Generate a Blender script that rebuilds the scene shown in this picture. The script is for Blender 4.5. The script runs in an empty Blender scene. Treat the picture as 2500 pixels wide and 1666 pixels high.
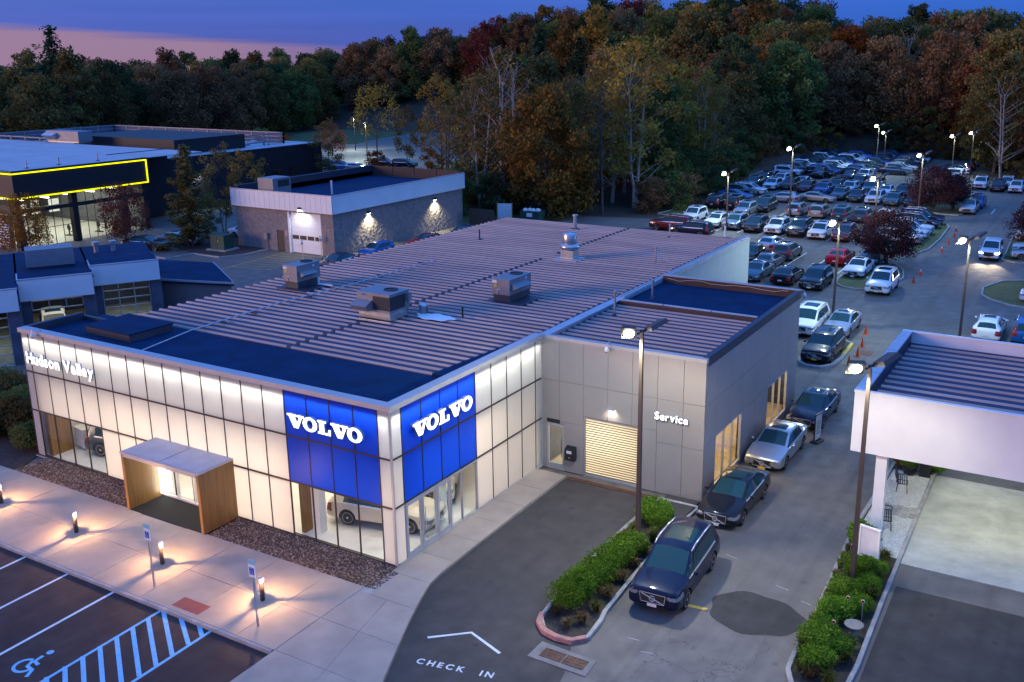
import bpy, bmesh, math, random
import numpy as np
from mathutils import Vector, Matrix
R = math.radians
sc = bpy.context.scene
col = sc.collection
rnd = random.Random(7)

# ---------------------------------------------------------------- camera
YAW, PITCH, ROLL = -0.5249, 0.2646, -0.0063
cam_d = bpy.data.cameras.new("camera")
cam = bpy.data.objects.new("camera", cam_d)
col.objects.link(cam)
_f = Vector((math.sin(YAW)*math.cos(PITCH), math.cos(YAW)*math.cos(PITCH), -math.sin(PITCH)))
_r = Vector((math.cos(YAW), -math.sin(YAW), 0.0))
_u = _r.cross(_f)
_r2 = math.cos(ROLL)*_r + math.sin(ROLL)*_u
_u2 = -math.sin(ROLL)*_r + math.cos(ROLL)*_u
_m = Matrix((_r2, _u2, -_f)).transposed().to_4x4()
_m.translation = Vector((21.663, -25.960, 18.832))
cam.matrix_world = _m
cam_d.sensor_width = 36.0
cam_d.lens = 2374.16/2500*36.0
cam_d.shift_x = -83.4/2500
cam_d.shift_y = -51.3/2500
cam_d.clip_start = 0.5
cam_d.clip_end = 3000
sc.camera = cam

# ---------------------------------------------------------------- world, dusk sky
SUN_AZ, SUN_EL = R(-138), R(6)      # afterglow behind the camera's left shoulder (azimuth from +Y towards +X)
world = bpy.data.worlds.new("World")
sc.world = world
world.use_nodes = True
wt = world.node_tree
for n in list(wt.nodes):
    wt.nodes.remove(n)
def WN(t, **k):
    n = wt.nodes.new(t)
    for a, b in k.items():
        setattr(n, a, b)
    return n
def wl(a, b):
    wt.links.new(a, b)
def wmath(op, a, b=None, c=None, clamp=False):
    n = WN("ShaderNodeMath", operation=op, use_clamp=clamp)
    for i, v in enumerate((a, b, c)):
        if v is None:
            continue
        if isinstance(v, (int, float)):
            n.inputs[i].default_value = v
        else:
            wl(v, n.inputs[i])
    return n.outputs[0]
def wmix(f, a, b):
    n = WN("ShaderNodeMix", data_type="RGBA")
    if isinstance(f, (int, float)):
        n.inputs[0].default_value = f
    else:
        wl(f, n.inputs[0])
    for i, v in ((6, a), (7, b)):
        if isinstance(v, tuple):
            n.inputs[i].default_value = v + (1,)
        else:
            wl(v, n.inputs[i])
    return n.outputs[2]
tc = WN("ShaderNodeTexCoord")
sep = WN("ShaderNodeSeparateXYZ")
wl(tc.outputs["Generated"], sep.inputs[0])
wx, wy, wz = sep.outputs
elev = wmath("ARCSINE", wz)
azim = wmath("ARCTAN2", wx, wy)
mp = WN("ShaderNodeMapping")
mp.inputs["Scale"].default_value = (1.6, 1.6, 75)
wl(tc.outputs["Generated"], mp.inputs[0])
nz = WN("ShaderNodeTexNoise")
nz.inputs["Scale"].default_value = 1.6
nz.inputs["Detail"].default_value = 5
wl(mp.outputs[0], nz.inputs["Vector"])
streak = nz.outputs["Fac"]
# a long cloud bank with a clear pink strip under it towards the afterglow
edge = wmath("MULTIPLY_ADD", azim, -0.060, -0.0340)
edge = wmath("MULTIPLY_ADD", wmath("SUBTRACT", streak, 0.5), 0.012, edge)
edge = wmath("MINIMUM", wmath("MAXIMUM", edge, -0.02), 0.10)
under = wmath("SUBTRACT", edge, elev)
clear = wmath("MULTIPLY_ADD", under, 150.0, 0.5, clamp=True)
clear = wmath("MULTIPLY", clear, wmath("MULTIPLY_ADD", azim, -4.2, -2.55, clamp=True))
pink = wmix(wmath("MULTIPLY", elev, 22.0, clamp=True), (0.29, 0.18, 0.29), (0.28, 0.185, 0.31))
# cloud bank and the open sky above it: lilac low down and towards the afterglow, clear blue away from it
low = wmath("MULTIPLY", elev, 26.0, clamp=True)
side = wmath("MULTIPLY_ADD", azim, 1.5, 1.25, clamp=True)
up_c = wmix(side, (0.046, 0.077, 0.34), (0.014, 0.084, 0.43))
lo_c = wmix(side, (0.10, 0.085, 0.28), (0.030, 0.080, 0.42))
cloud = wmix(low, lo_c, up_c)
cloud = wmix(wmath("MULTIPLY", wmath("SUBTRACT", streak, 0.40), 3.2, clamp=True), cloud, wmix(side, (0.062, 0.092, 0.40), (0.022, 0.090, 0.48)))
zen = wmath("POWER", wmath("MAXIMUM", wz, 0.0), 0.7)
cloud = wmix(wmath("MULTIPLY", wmath("SUBTRACT", wz, 0.08), 3.5, clamp=True), cloud, (0.055, 0.20, 0.85))
cloud = wmix(zen, cloud, (0.13, 0.42, 1.32))
base = wmix(clear, cloud, pink)
# broad warm afterglow round the sun's azimuth
dot = wmath("ADD", wmath("MULTIPLY", wx, math.sin(SUN_AZ)), wmath("MULTIPLY", wy, math.cos(SUN_AZ)))
glow = wmath("POWER", wmath("MAXIMUM", dot, 0.0), 2.5)
glow = wmath("MULTIPLY", glow, wmath("SUBTRACT", 1.0, wmath("MULTIPLY", wz, 1.6, clamp=True)))
base = wmix(wmath("MULTIPLY", glow, 0.85), base, (0.74, 0.43, 0.37))
nish = WN("ShaderNodeTexSky", sky_type="NISHITA", sun_disc=False)
nish.sun_elevation = R(1.0)
nish.sun_rotation = SUN_AZ
nish.air_density = 1.4
nish.ozone_density = 3.0
addc = WN("ShaderNodeMix", data_type="RGBA", blend_type="ADD")
addc.inputs[0].default_value = 0.015
wl(base, addc.inputs[6]); wl(nish.outputs[0], addc.inputs[7])
bg = WN("ShaderNodeBackground")
bg.inputs["Strength"].default_value = 0.95
wl(addc.outputs[2], bg.inputs[0])
wo = WN("ShaderNodeOutputWorld")
wl(bg.outputs[0], wo.inputs[0])

# ---------------------------------------------------------------- low soft afterglow sun
sun_d = bpy.data.lights.new("sun", "SUN")
sun_d.energy = 1.7
sun_d.angle = R(24)
sun_d.color = (1.0, 0.60, 0.40)
sun = bpy.data.objects.new("sun", sun_d)
col.objects.link(sun)
_to = Vector((math.sin(SUN_AZ)*math.cos(SUN_EL), math.cos(SUN_AZ)*math.cos(SUN_EL), math.sin(SUN_EL)))
sun.rotation_euler = (-_to).to_track_quat("-Z", "Y").to_euler()

# ---------------------------------------------------------------- colour management and render
vs = sc.view_settings
vs.view_transform = "Standard"
vs.look = "None"
vs.exposure = 0.25
vs.gamma = 1.0
vs.use_curve_mapping = False
sc.render.engine = "CYCLES"
cy = sc.cycles
cy.use_denoising = True
cy.max_bounces = 7
cy.diffuse_bounces = 3
cy.glossy_bounces = 3
cy.transmission_bounces = 4
cy.transparent_max_bounces = 12
cy.sample_clamp_indirect = 4.0
cy.caustics_reflective = False
cy.caustics_refractive = False
cy.use_light_tree = True

# ================================================================ helpers
def tag(o, label=None, cat=None, group=None, kind=None):
    if label: o["label"] = label
    if cat: o["category"] = cat
    if group: o["group"] = group
    if kind: o["kind"] = kind
    return o
def link(name, me, mat=None, parent=None, loc=None, rz=0.0):
    o = bpy.data.objects.new(name, me)
    col.objects.link(o)
    if parent is not None: o.parent = parent
    if loc is not None: o.location = loc
    if rz: o.rotation_euler = (0, 0, rz)
    if mat is not None and me is not None and len(me.materials) == 0:
        me.materials.append(mat)
    return o
def thing(name, label, cat, loc=(0, 0, 0), rz=0.0, group=None):
    o = bpy.data.objects.new(name, None)
    o.empty_display_size = 0.2
    col.objects.link(o)
    o.location = loc
    o.rotation_euler = (0, 0, rz)
    return tag(o, label, cat, group)
def copy_tree(o, parent=None):
    c = o.copy()
    col.objects.link(c)
    c.parent = parent
    for ch in o.children:
        copy_tree(ch, c)
    return c
class MB:
    def __init__(s):
        s.v, s.f = [], []
    def add(s, vs_, fs):
        n = len(s.v)
        s.v += [tuple(p) for p in vs_]
        s.f += [tuple(i+n for i in f) for f in fs]
        return s
    def box(s, x0, y0, z0, x1, y1, z1):
        return s.add([(x0,y0,z0),(x1,y0,z0),(x1,y1,z0),(x0,y1,z0),(x0,y0,z1),(x1,y0,z1),(x1,y1,z1),(x0,y1,z1)],
            [(0,3,2,1),(4,5,6,7),(0,1,5,4),(1,2,6,5),(2,3,7,6),(3,0,4,7)])
    def cbox(s, c, sx, sy, sz, rz=0.0, rx=0.0):
        m = Matrix.Translation(c) @ Matrix.Rotation(rz, 4, "Z") @ Matrix.Rotation(rx, 4, "X")
        t = MB().box(-sx/2, -sy/2, -sz/2, sx/2, sy/2, sz/2)
        return s.add([m @ Vector(p) for p in t.v], t.f)
    def bar(s, a, b, w, h, up=(0, 0, 1)):
        a, b = Vector(a), Vector(b)
        d = (b-a).normalized(); u = Vector(up)
        if abs(d.dot(u)) > .99: u = Vector((1, 0, 0))
        sd = d.cross(u).normalized(); u2 = sd.cross(d)
        vs_ = []
        for p in (a, b):
            for i, j in ((-1,-1),(1,-1),(1,1),(-1,1)):
                vs_.append(p + sd*(i*w/2) + u2*(j*h/2))
        return s.add(vs_, [(3,2,1,0),(4,5,6,7),(0,1,5,4),(1,2,6,5),(2,3,7,6),(3,0,4,7)])
    def tube(s, a, b, r0, r1=None, n=8, cap=True):
        r1 = r0 if r1 is None else r1
        a, b = Vector(a), Vector(b)
        d = (b-a).normalized(); u = Vector((0,0,1)) if abs(d.z) < .95 else Vector((1,0,0))
        e1 = d.cross(u).normalized(); e2 = d.cross(e1)
        vs_ = []
        for p, r in ((a, r0), (b, r1)):
            for i in range(n):
                t = 2*math.pi*i/n
                vs_.append(p + e1*(r*math.cos(t)) + e2*(r*math.sin(t)))
        fs = [(i, (i+1)%n, n+(i+1)%n, n+i) for i in range(n)]
        if cap: fs += [tuple(range(n-1,-1,-1)), tuple(range(n, 2*n))]
        return s.add(vs_, fs)
    def lathe(s, prof, n=16, c=(0,0,0), axis="z"):
        vs_, fs = [], []
        for r, z in prof:
            for i in range(n):
                t = 2*math.pi*i/n
                p = (r*math.cos(t), r*math.sin(t), z)
                if axis == "y": p = (p[0], p[2], p[1])
                vs_.append((p[0]+c[0], p[1]+c[1], p[2]+c[2]))
        m = len(prof)
        for k in range(m-1):
            for i in range(n):
                q = (k*n+i, k*n+(i+1)%n, (k+1)*n+(i+1)%n, (k+1)*n+i)
                fs.append(q if axis == "z" else q[::-1])
        if prof[0][0] > 1e-4: fs.append(tuple(range(n-1,-1,-1)) if axis == "z" else tuple(range(n)))
        if prof[-1][0] > 1e-4: fs.append(tuple(range((m-1)*n, m*n)) if axis == "z" else tuple(range(m*n-1,(m-1)*n-1,-1)))
        return s.add(vs_, fs)
    def prism(s, poly, z0, z1):
        a = sum(poly[i][0]*poly[(i+1)%len(poly)][1]-poly[(i+1)%len(poly)][0]*poly[i][1] for i in range(len(poly)))
        if a < 0: poly = poly[::-1]
        n = len(poly)
        return s.add([(x,y,z0) for x,y in poly]+[(x,y,z1) for x,y in poly],
            [tuple(range(n-1,-1,-1)), tuple(range(n,2*n))]+[(i,(i+1)%n,n+(i+1)%n,n+i) for i in range(n)])
    def sheet(s, poly, z):
        a = sum(poly[i][0]*poly[(i+1)%len(poly)][1]-poly[(i+1)%len(poly)][0]*poly[i][1] for i in range(len(poly)))
        if a < 0: poly = poly[::-1]
        return s.add([(x,y,z) for x,y in poly], [tuple(range(len(poly)))])
    def strip(s, pts, w, z):
        out = []
        P = [Vector((x, y)) for x, y in pts]
        for i, p in enumerate(P):
            d = (P[min(i+1, len(P)-1)] - P[max(i-1, 0)]).normalized()
            nrm = Vector((-d.y, d.x))*w/2
            out.append((p+nrm, p-nrm))
        for i in range(len(P)-1):
            a, b = out[i], out[i+1]
            s.add([(a[0].x,a[0].y,z),(a[1].x,a[1].y,z),(b[1].x,b[1].y,z),(b[0].x,b[0].y,z)], [(0,1,2,3)])
        return s
    def wall(s, pts, w, z0, z1):
        """vertical-sided ribbon (kerb) along a polyline"""
        P = [Vector((x, y)) for x, y in pts]
        L_, R_ = [], []
        for i, p in enumerate(P):
            d = (P[min(i+1, len(P)-1)] - P[max(i-1, 0)]).normalized()
            nrm = Vector((-d.y, d.x))*w/2
            L_.append(p+nrm); R_.append(p-nrm)
        n = len(P); b = 0.02
        vs_ = []
        for p, q in zip(L_, R_):
            i_ = (q-p).normalized()*b
            vs_ += [(p.x,p.y,z0),(p.x,p.y,z1-b),(p.x+i_.x,p.y+i_.y,z1),(q.x-i_.x,q.y-i_.y,z1),(q.x,q.y,z1-b),(q.x,q.y,z0)]
        fs = []
        for i in range(n-1):
            for k in range(5):
                fs.append((i*6+k, i*6+k+1, (i+1)*6+k+1, (i+1)*6+k))
        fs += [tuple(range(5,-1,-1)), tuple((n-1)*6+k for k in range(6))]
        return s.add(vs_, fs)
    def mesh(s, name, smooth=False, tri=False):
        me = bpy.data.meshes.new(name)
        me.from_pydata(s.v, [], s.f)
        if tri or any(len(f) > 4 for f in s.f):
            bm = bmesh.new(); bm.from_mesh(me)
            bmesh.ops.triangulate(bm, faces=[f for f in bm.faces if len(f.verts) > 4])
            bm.to_mesh(me); bm.free()
        if smooth:
            me.polygons.foreach_set("use_smooth", [True]*len(me.polygons))
        me.update()
        return me
    def build(s, name, mat, parent=None, smooth=False, loc=None, rz=0.0, bevel=0.0):
        o = link(name, s.mesh(name, smooth), mat, parent, loc, rz)
        if bevel:
            b = o.modifiers.new("bevel", "BEVEL"); b.width = bevel; b.segments = 2; b.limit_method = "ANGLE"
        return o

# ================================================================ materials
def new_mat(name):
    m = bpy.data.materials.new(name); m.use_nodes = True
    nt = m.node_tree
    return m, nt, nt.nodes["Principled BSDF"], nt.nodes["Material Output"]
def N(nt, t, ins=None, **k):
    n = nt.nodes.new(t)
    for a, b in k.items(): setattr(n, a, b)
    for a, b in (ins or {}).items():
        if hasattr(b, "is_output") or b.__class__.__name__.startswith("NodeSocket"): nt.links.new(b, n.inputs[a])
        else: n.inputs[a].default_value = b
    return n
def pos(nt):
    return N(nt, "ShaderNodeNewGeometry").outputs["Position"]
def mixc(nt, f, a, b, mode="MIX"):
    n = N(nt, "ShaderNodeMix", data_type="RGBA", blend_type=mode)
    for i, v in ((0, f), (6, a), (7, b)):
        if isinstance(v, tuple): n.inputs[i].default_value = v if len(v) == 4 else v+(1,)
        elif isinstance(v, (int, float)): n.inputs[i].default_value = v
        else: nt.links.new(v, n.inputs[i])
    return n.outputs[2]
def rng(nt, v, a, b, c=0.0, d=1.0):
    n = N(nt, "ShaderNodeMapRange", {0: v, 1: a, 2: b, 3: c, 4: d})
    return n.outputs[0]
def mat(name, c, rough=.6, metal=0.0, var=.12, scale=1.5, bump=0.0, bscale=20.0, coat=0.0, spec=.5, emit=None, es=0.0, c2=None, stretch=None):
    m, nt, b, o = new_mat(name)
    v = pos(nt)
    if stretch:
        mpn = N(nt, "ShaderNodeMapping", {"Vector": v, "Scale": stretch}); v = mpn.outputs[0]
    c2 = c2 or tuple(min(1, x*(1+var)) for x in c)
    c1 = tuple(x*(1-var) for x in c)
    n1 = N(nt, "ShaderNodeTexNoise", {"Vector": v, "Scale": scale, "Detail": 5.0, "Roughness": .6})
    nt.links.new(mixc(nt, rng(nt, n1.outputs["Fac"], .3, .7), c1, c2), b.inputs["Base Color"])
    b.inputs["Roughness"].default_value = rough
    b.inputs["Metallic"].default_value = metal
    b.inputs["Specular IOR Level"].default_value = spec
    if coat:
        b.inputs["Coat Weight"].default_value = coat; b.inputs["Coat Roughness"].default_value = .04
    if bump:
        n2 = N(nt, "ShaderNodeTexNoise", {"Vector": v, "Scale": bscale, "Detail": 4.0})
        bp = N(nt, "ShaderNodeBump", {"Height": n2.outputs["Fac"], "Strength": bump, "Distance": .02})
        nt.links.new(bp.outputs[0], b.inputs["Normal"])
    if emit:
        b.inputs["Emission Color"].default_value = emit+(1,); b.inputs["Emission Strength"].default_value = es
    return m
def asphalt(name, c, crack=0.5, stain=.35):
    m, nt, b, o = new_mat(name)
    v = pos(nt)
    big = N(nt, "ShaderNodeTexNoise", {"Vector": v, "Scale": .13, "Detail": 6.0, "Roughness": .65}).outputs["Fac"]
    mid = N(nt, "ShaderNodeTexNoise", {"Vector": v, "Scale": 1.1, "Detail": 5.0}).outputs["Fac"]
    fin = N(nt, "ShaderNodeTexNoise", {"Vector": v, "Scale": 55.0, "Detail": 2.0}).outputs["Fac"]
    k = mixc(nt, rng(nt, big, .3, .7), tuple(x*(1-stain) for x in c), tuple(x*(1+stain) for x in c))
    k = mixc(nt, rng(nt, mid, .35, .75), k, tuple(x*.72 for x in c))
    k = mixc(nt, rng(nt, fin, .3, .75, 0, .35), k, tuple(min(1, x*1.8) for x in c))
    tr = N(nt, "ShaderNodeMapping", {"Vector": v, "Scale": (1.5, .05, 1.0)})
    trk = N(nt, "ShaderNodeTexNoise", {"Vector": tr.outputs[0], "Scale": .9, "Detail": 4.0}).outputs["Fac"]
    k = mixc(nt, rng(nt, trk, .48, .72, 0, .55), k, tuple(x*.62 for x in c))
    spt = N(nt, "ShaderNodeTexVoronoi", {"Vector": v, "Scale": .8, "Randomness": 1.0}).outputs["Distance"]
    k = mixc(nt, rng(nt, spt, .04, .13, .55, 0), k, tuple(x*.45 for x in c))
    if crack:
        wob = N(nt, "ShaderNodeTexNoise", {"Vector": v, "Scale": 1.6, "Detail": 6.0})
        vv = N(nt, "ShaderNodeVectorMath", {0: v}, operation="ADD")
        sc_ = N(nt, "ShaderNodeVectorMath", {0: wob.outputs["Color"], 3: 1.4}, operation="SCALE")
        nt.links.new(sc_.outputs[0], vv.inputs[1])
        vo = N(nt, "ShaderNodeTexVoronoi", {"Vector": vv.outputs[0], "Scale": .42}, feature="DISTANCE_TO_EDGE")
        gate = rng(nt, N(nt, "ShaderNodeTexNoise", {"Vector": v, "Scale": .12, "Detail": 3.0}).outputs["Fac"], .45, .62)
        ln = rng(nt, vo.outputs["Distance"], 0.001, 0.010, 1.0, 0.0)
        lm_ = N(nt, "ShaderNodeMath", {0: ln, 1: gate}, operation="MULTIPLY")
        lm2 = N(nt, "ShaderNodeMath", {0: lm_.outputs[0], 1: crack}, operation="MULTIPLY")
        k = mixc(nt, lm2.outputs[0], k, tuple(x*.35 for x in c))
    nt.links.new(k, b.inputs["Base Color"])
    nt.links.new(rng(nt, mid, .3, .7, .72, .9), b.inputs["Roughness"])
    b.inputs["Specular IOR Level"].default_value = .35
    bp = N(nt, "ShaderNodeBump", {"Height": fin, "Strength": .35, "Distance": .01})
    nt.links.new(bp.outputs[0], b.inputs["Normal"])
    return m
def leafmat(name, c, c2, trans=.3, hue=.35):
    m, nt, b, o = new_mat(name)
    oi = N(nt, "ShaderNodeObjectInfo")
    isl = N(nt, "ShaderNodeNewGeometry").outputs["Random Per Island"]
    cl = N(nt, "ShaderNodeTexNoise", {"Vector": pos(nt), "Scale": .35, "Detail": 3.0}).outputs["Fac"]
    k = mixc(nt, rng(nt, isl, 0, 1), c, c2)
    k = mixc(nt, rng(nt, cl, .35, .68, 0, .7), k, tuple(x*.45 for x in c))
    dk = N(nt, "ShaderNodeMath", {0: oi.outputs["Random"], 1: .55, 2: .70}, operation="MULTIPLY_ADD")
    hs = N(nt, "ShaderNodeHueSaturation", {"Color": k, "Saturation": 1.0})
    nt.links.new(dk.outputs[0], hs.inputs["Value"])
    nt.links.new(rng(nt, oi.outputs["Random"], 0, 1, .5-.04*hue, .5+.04*hue), hs.inputs["Hue"])
    d = N(nt, "ShaderNodeBsdfDiffuse", {"Color": hs.outputs[0]})
    t = N(nt, "ShaderNodeBsdfTranslucent", {"Color": hs.outputs[0]})
    mx = N(nt, "ShaderNodeMixShader", {0: trans, 1: d.outputs[0], 2: t.outputs[0]})
    nt.links.new(mx.outputs[0], o.inputs[0])
    return m
def frosted(name, c, tr=.72):
    m, nt, b, o = new_mat(name)
    no = N(nt, "ShaderNodeTexNoise", {"Vector": pos(nt), "Scale": .8, "Detail": 3.0}).outputs["Fac"]
    k = mixc(nt, rng(nt, no, .3, .7), tuple(x*.95 for x in c), c)
    t = N(nt, "ShaderNodeBsdfTranslucent", {"Color": k})
    d = N(nt, "ShaderNodeBsdfDiffuse", {"Color": k})
    g = N(nt, "ShaderNodeBsdfGlossy", {"Roughness": .35, "Color": (.8, .8, .8, 1)})
    m1 = N(nt, "ShaderNodeMixShader", {0: tr, 1: d.outputs[0], 2: t.outputs[0]})
    fr = N(nt, "ShaderNodeFresnel", {"IOR": 1.3})
    m2 = N(nt, "ShaderNodeMixShader", {0: fr.outputs[0], 1: m1.outputs[0], 2: g.outputs[0]})
    nt.links.new(m2.outputs[0], o.inputs[0])
    return m
def glass(name, tint=(.9, .95, .95), ior=1.45, rough=.02):
    m, nt, b, o = new_mat(name)
    t = N(nt, "ShaderNodeBsdfTransparent", {"Color": tint+(1,)})
    g = N(nt, "ShaderNodeBsdfGlossy", {"Roughness": rough})
    lw = N(nt, "ShaderNodeLayerWeight", {"Blend": .5})
    pw = N(nt, "ShaderNodeMath", {0: lw.outputs["Facing"], 1: 4.0}, operation="POWER")
    fr = N(nt, "ShaderNodeMath", {0: pw.outputs[0], 1: .6, 2: .035}, operation="MULTIPLY_ADD")
    mx = N(nt, "ShaderNodeMixShader", {0: fr.outputs[0], 1: t.outputs[0], 2: g.outputs[0]})
    nt.links.new(mx.outputs[0], o.inputs[0])
    return m
def emis(name, c, s):
    m, nt, b, o = new_mat(name)
    e = N(nt, "ShaderNodeEmission", {"Color": c+(1,), "Strength": s})
    nt.links.new(e.outputs[0], o.inputs[0])
    return m
def wood(name, c, c2):
    m, nt, b, o = new_mat(name)
    v = pos(nt)
    mpn = N(nt, "ShaderNodeMapping", {"Vector": v, "Scale": (9, 9, .35)})
    n1 = N(nt, "ShaderNodeTexNoise", {"Vector": mpn.outputs[0], "Scale": 1.4, "Detail": 6.0, "Roughness": .7}).outputs["Fac"]
    nt.links.new(mixc(nt, rng(nt, n1, .3, .7), c, c2), b.inputs["Base Color"])
    b.inputs["Roughness"].default_value = .45
    return m
def islands(name, cols, rough=.8, scale=2.0):
    """pebbles or chips: one of a few colours per piece"""
    m, nt, b, o = new_mat(name)
    isl = N(nt, "ShaderNodeNewGeometry").outputs["Random Per Island"]
    cr = N(nt, "ShaderNodeValToRGB", {0: isl})
    cr.color_ramp.interpolation = "CONSTANT"
    el = cr.color_ramp.elements
    el[0].color = cols[0]+(1,); el[1].position = 1/len(cols); el[1].color = cols[1]+(1,)
    for i, c in enumerate(cols[2:], 2):
        e = el.new(i/len(cols)); e.color = c+(1,)
    nt.links.new(cr.outputs[0], b.inputs["Base Color"])
    b.inputs["Roughness"].default_value = rough
    return m

MT = {}
MT["lot"] = asphalt("lot_asphalt", (.148, .130, .114), .7)
MT["drive"] = asphalt("new_asphalt", (.062, .055, .050), .0, .2)
MT["patch"] = asphalt("patch_asphalt", (.045, .040, .037), .0, .15)
MT["park"] = asphalt("parking_asphalt", (.050, .030, .028), .0, .25)
MT["pad"] = mat("pad_concrete", (.42, .41, .36), .85, var=.22, scale=.9, bump=.15, bscale=40)
MT["concrete"] = mat("walk_concrete", (.37, .305, .245), .85, var=.13, scale=.8, bump=.2, bscale=60)
MT["kerb"] = mat("kerb_concrete", (.34, .32, .30), .9, var=.25, scale=2, bump=.3, bscale=30)
MT["kerb_red"] = mat("kerb_red_paint", (.42, .20, .16), .85, var=.3, scale=3, bump=.3)
MT["grass"] = mat("lawn", (.070, .125, .022), .95, var=.4, scale=.7, bump=.6, bscale=18, c2=(.12, .11, .035))
MT["litter"] = mat("woodland_floor", (.050, .036, .022), .95, var=.4, scale=.4, bump=.6, bscale=6)
MT["mulch"] = mat("mulch", (.055, .032, .024), .95, var=.4, scale=5, bump=.8, bscale=25)
MT["soil"] = mat("soil", (.040, .032, .024), .95, var=.4, scale=5, bump=.8, bscale=25)
MT["paint"] = mat("road_paint", (.72, .72, .70), .7, var=.12, scale=6)
MT["paint_dull"] = mat("worn_paint", (.33,.33,.32), .8, var=.3, scale=8)
MT["paint_blue"] = mat("road_paint_blue", (.22, .52, .72), .7, var=.12, scale=6)
MT["paint_yellow"] = mat("road_paint_yellow", (.60, .42, .06), .7, var=.3, scale=6)
MT["tactile"] = mat("tactile_red", (.30, .075, .06), .8, var=.15, scale=4)
MT["gravel"] = islands("river_gravel", [(.095,.050,.032),(.16,.095,.06),(.23,.155,.10),(.06,.038,.028),(.36,.27,.20),(.13,.072,.045)])
MT["white_gravel"] = islands("white_gravel", [(.62,.62,.58),(.72,.71,.68),(.50,.50,.46),(.66,.64,.58)])
MT["frost"] = frosted("frosted_panel", (.86, .86, .84))
MT["frost_blue"] = frosted("frosted_blue_panel", (.006, .075, .78), .6)
MT["glass"] = glass("clear_glass")
MT["mullion"] = mat("dark_mullion", (.030, .022, .022), .5, var=.1)
MT["alu"] = mat("aluminium_trim", (.46, .45, .46), .45, .3, var=.06)
MT["greypanel"] = mat("grey_cladding", (.37, .335, .315), .42, .25, var=.05, scale=.6)
MT["seam"] = mat("joint_shadow_gap", (.03, .03, .03), .8)
MT["white"] = mat("white_paint", (.76, .76, .75), .5, var=.05, scale=.7)
MT["white_int"] = mat("white_interior", (.80, .78, .74), .6, var=.03)
MT["floor_int"] = mat("pale_floor_tiles", (.78, .74, .69), .25, var=.06, scale=1.5)
MT["membrane"] = mat("roof_membrane", (.001, .026, .075), .85, spec=.15, var=.25, scale=.8, bump=.1, bscale=8)
MT["roof_shaded"] = mat("coated_metal_shaded", (.062, .050, .095), .65, .0, spec=.25, var=.12, scale=.5, bump=.05)  # roof pans: blue dusk shade put into the metal's colour
MT["rib_sunlit"] = mat("coated_metal_sunlit", (.45, .345, .29), .6, .0, var=.22, scale=.5, spec=.3, stretch=(.25,1.5,1))  # same metal on the ribs, warm afterglow put into its colour
MT["flash"] = mat("grey_flashing", (.50, .52, .56), .4, .4, var=.1)
MT["darkflash"] = mat("dark_flashing", (.035, .04, .06), .5, var=.2)
MT["hvac"] = mat("hvac_grey", (.24, .235, .25), .5, .2, var=.1)
MT["hvac_dark"] = mat("hvac_coil", (.030, .030, .035), .7, var=.2, scale=8)
MT["galv"] = mat("galvanised", (.55, .56, .57), .3, .8, var=.15, scale=3)
MT["wood"] = wood("warm_wood", (.17, .085, .022), (.33, .17, .05))
MT["mat_dark"] = mat("entrance_mat", (.012, .012, .012), .95)
MT["black"] = mat("black_plastic", (.012, .012, .013), .5, var=.1)
MT["led"] = emis("sign_led", (1.0, .98, 1.0), 2.6)
MT["led_side"] = mat("sign_return", (.55, .55, .60), .4)
MT["shedwall"] = mat("pale_teal_wall", (.36, .41, .41), .6, var=.06)
MT["dull_concrete"] = mat("dull_concrete", (.19,.175,.16), .9, var=.25, scale=2, bump=.3)
MT["block"] = mat("split_face_block", (.25, .215, .20), .9, var=.25, scale=3, bump=.9, bscale=9)
MT["block_dark"] = mat("dark_block", (.10, .10, .13), .9, var=.3, scale=1.2, bump=.4, bscale=6)
MT["tan"] = mat("tan_siding", (.20, .165, .16), .8, var=.08)
MT["blackwall"] = mat("black_cladding", (.010, .010, .014), .6, var=.2)
MT["blackwarm"] = mat("brown_black_cladding", (.050, .038, .036), .6, var=.15)
MT["whiteroof"] = mat("white_membrane_roof", (.42, .41, .42), .6, var=.15, scale=.25)
MT["yellow_neon"] = emis("yellow_led_line", (.95, .95, .0), 1.6)
MT["lamp_pole"] = mat("bronze_pole", (.085, .065, .055), .5, .2, var=.1)
MT["lamp_lens"] = emis("lamp_lens", (.90, 1.0, .94), 40.0)
MT["warm_lens"] = emis("warm_lens", (1.0, .82, .62), 30.0)
MT["cone"] = mat("cone_orange", (.70, .085, .015), .5, var=.1)
MT["cone_white"] = mat("cone_band", (.75, .75, .72), .4)
MT["bark"] = mat("bark", (.085, .065, .050), .9, var=.3, scale=3, bump=.4)
MT["bark_pale"] = mat("pale_bark", (.40, .33, .27), .9, var=.25, scale=3, bump=.3)
MT["greenbox"] = mat("transformer_green", (.012, .075, .055), .55, var=.12)
MT["sign_blue"] = mat("sign_blue", (.02, .09, .42), .5)
MT["rust"] = mat("rusty_iron", (.16, .065, .035), .85, var=.4, scale=4)
MT["bench"] = mat("bench_steel", (.030, .035, .05), .5, .4)
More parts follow.
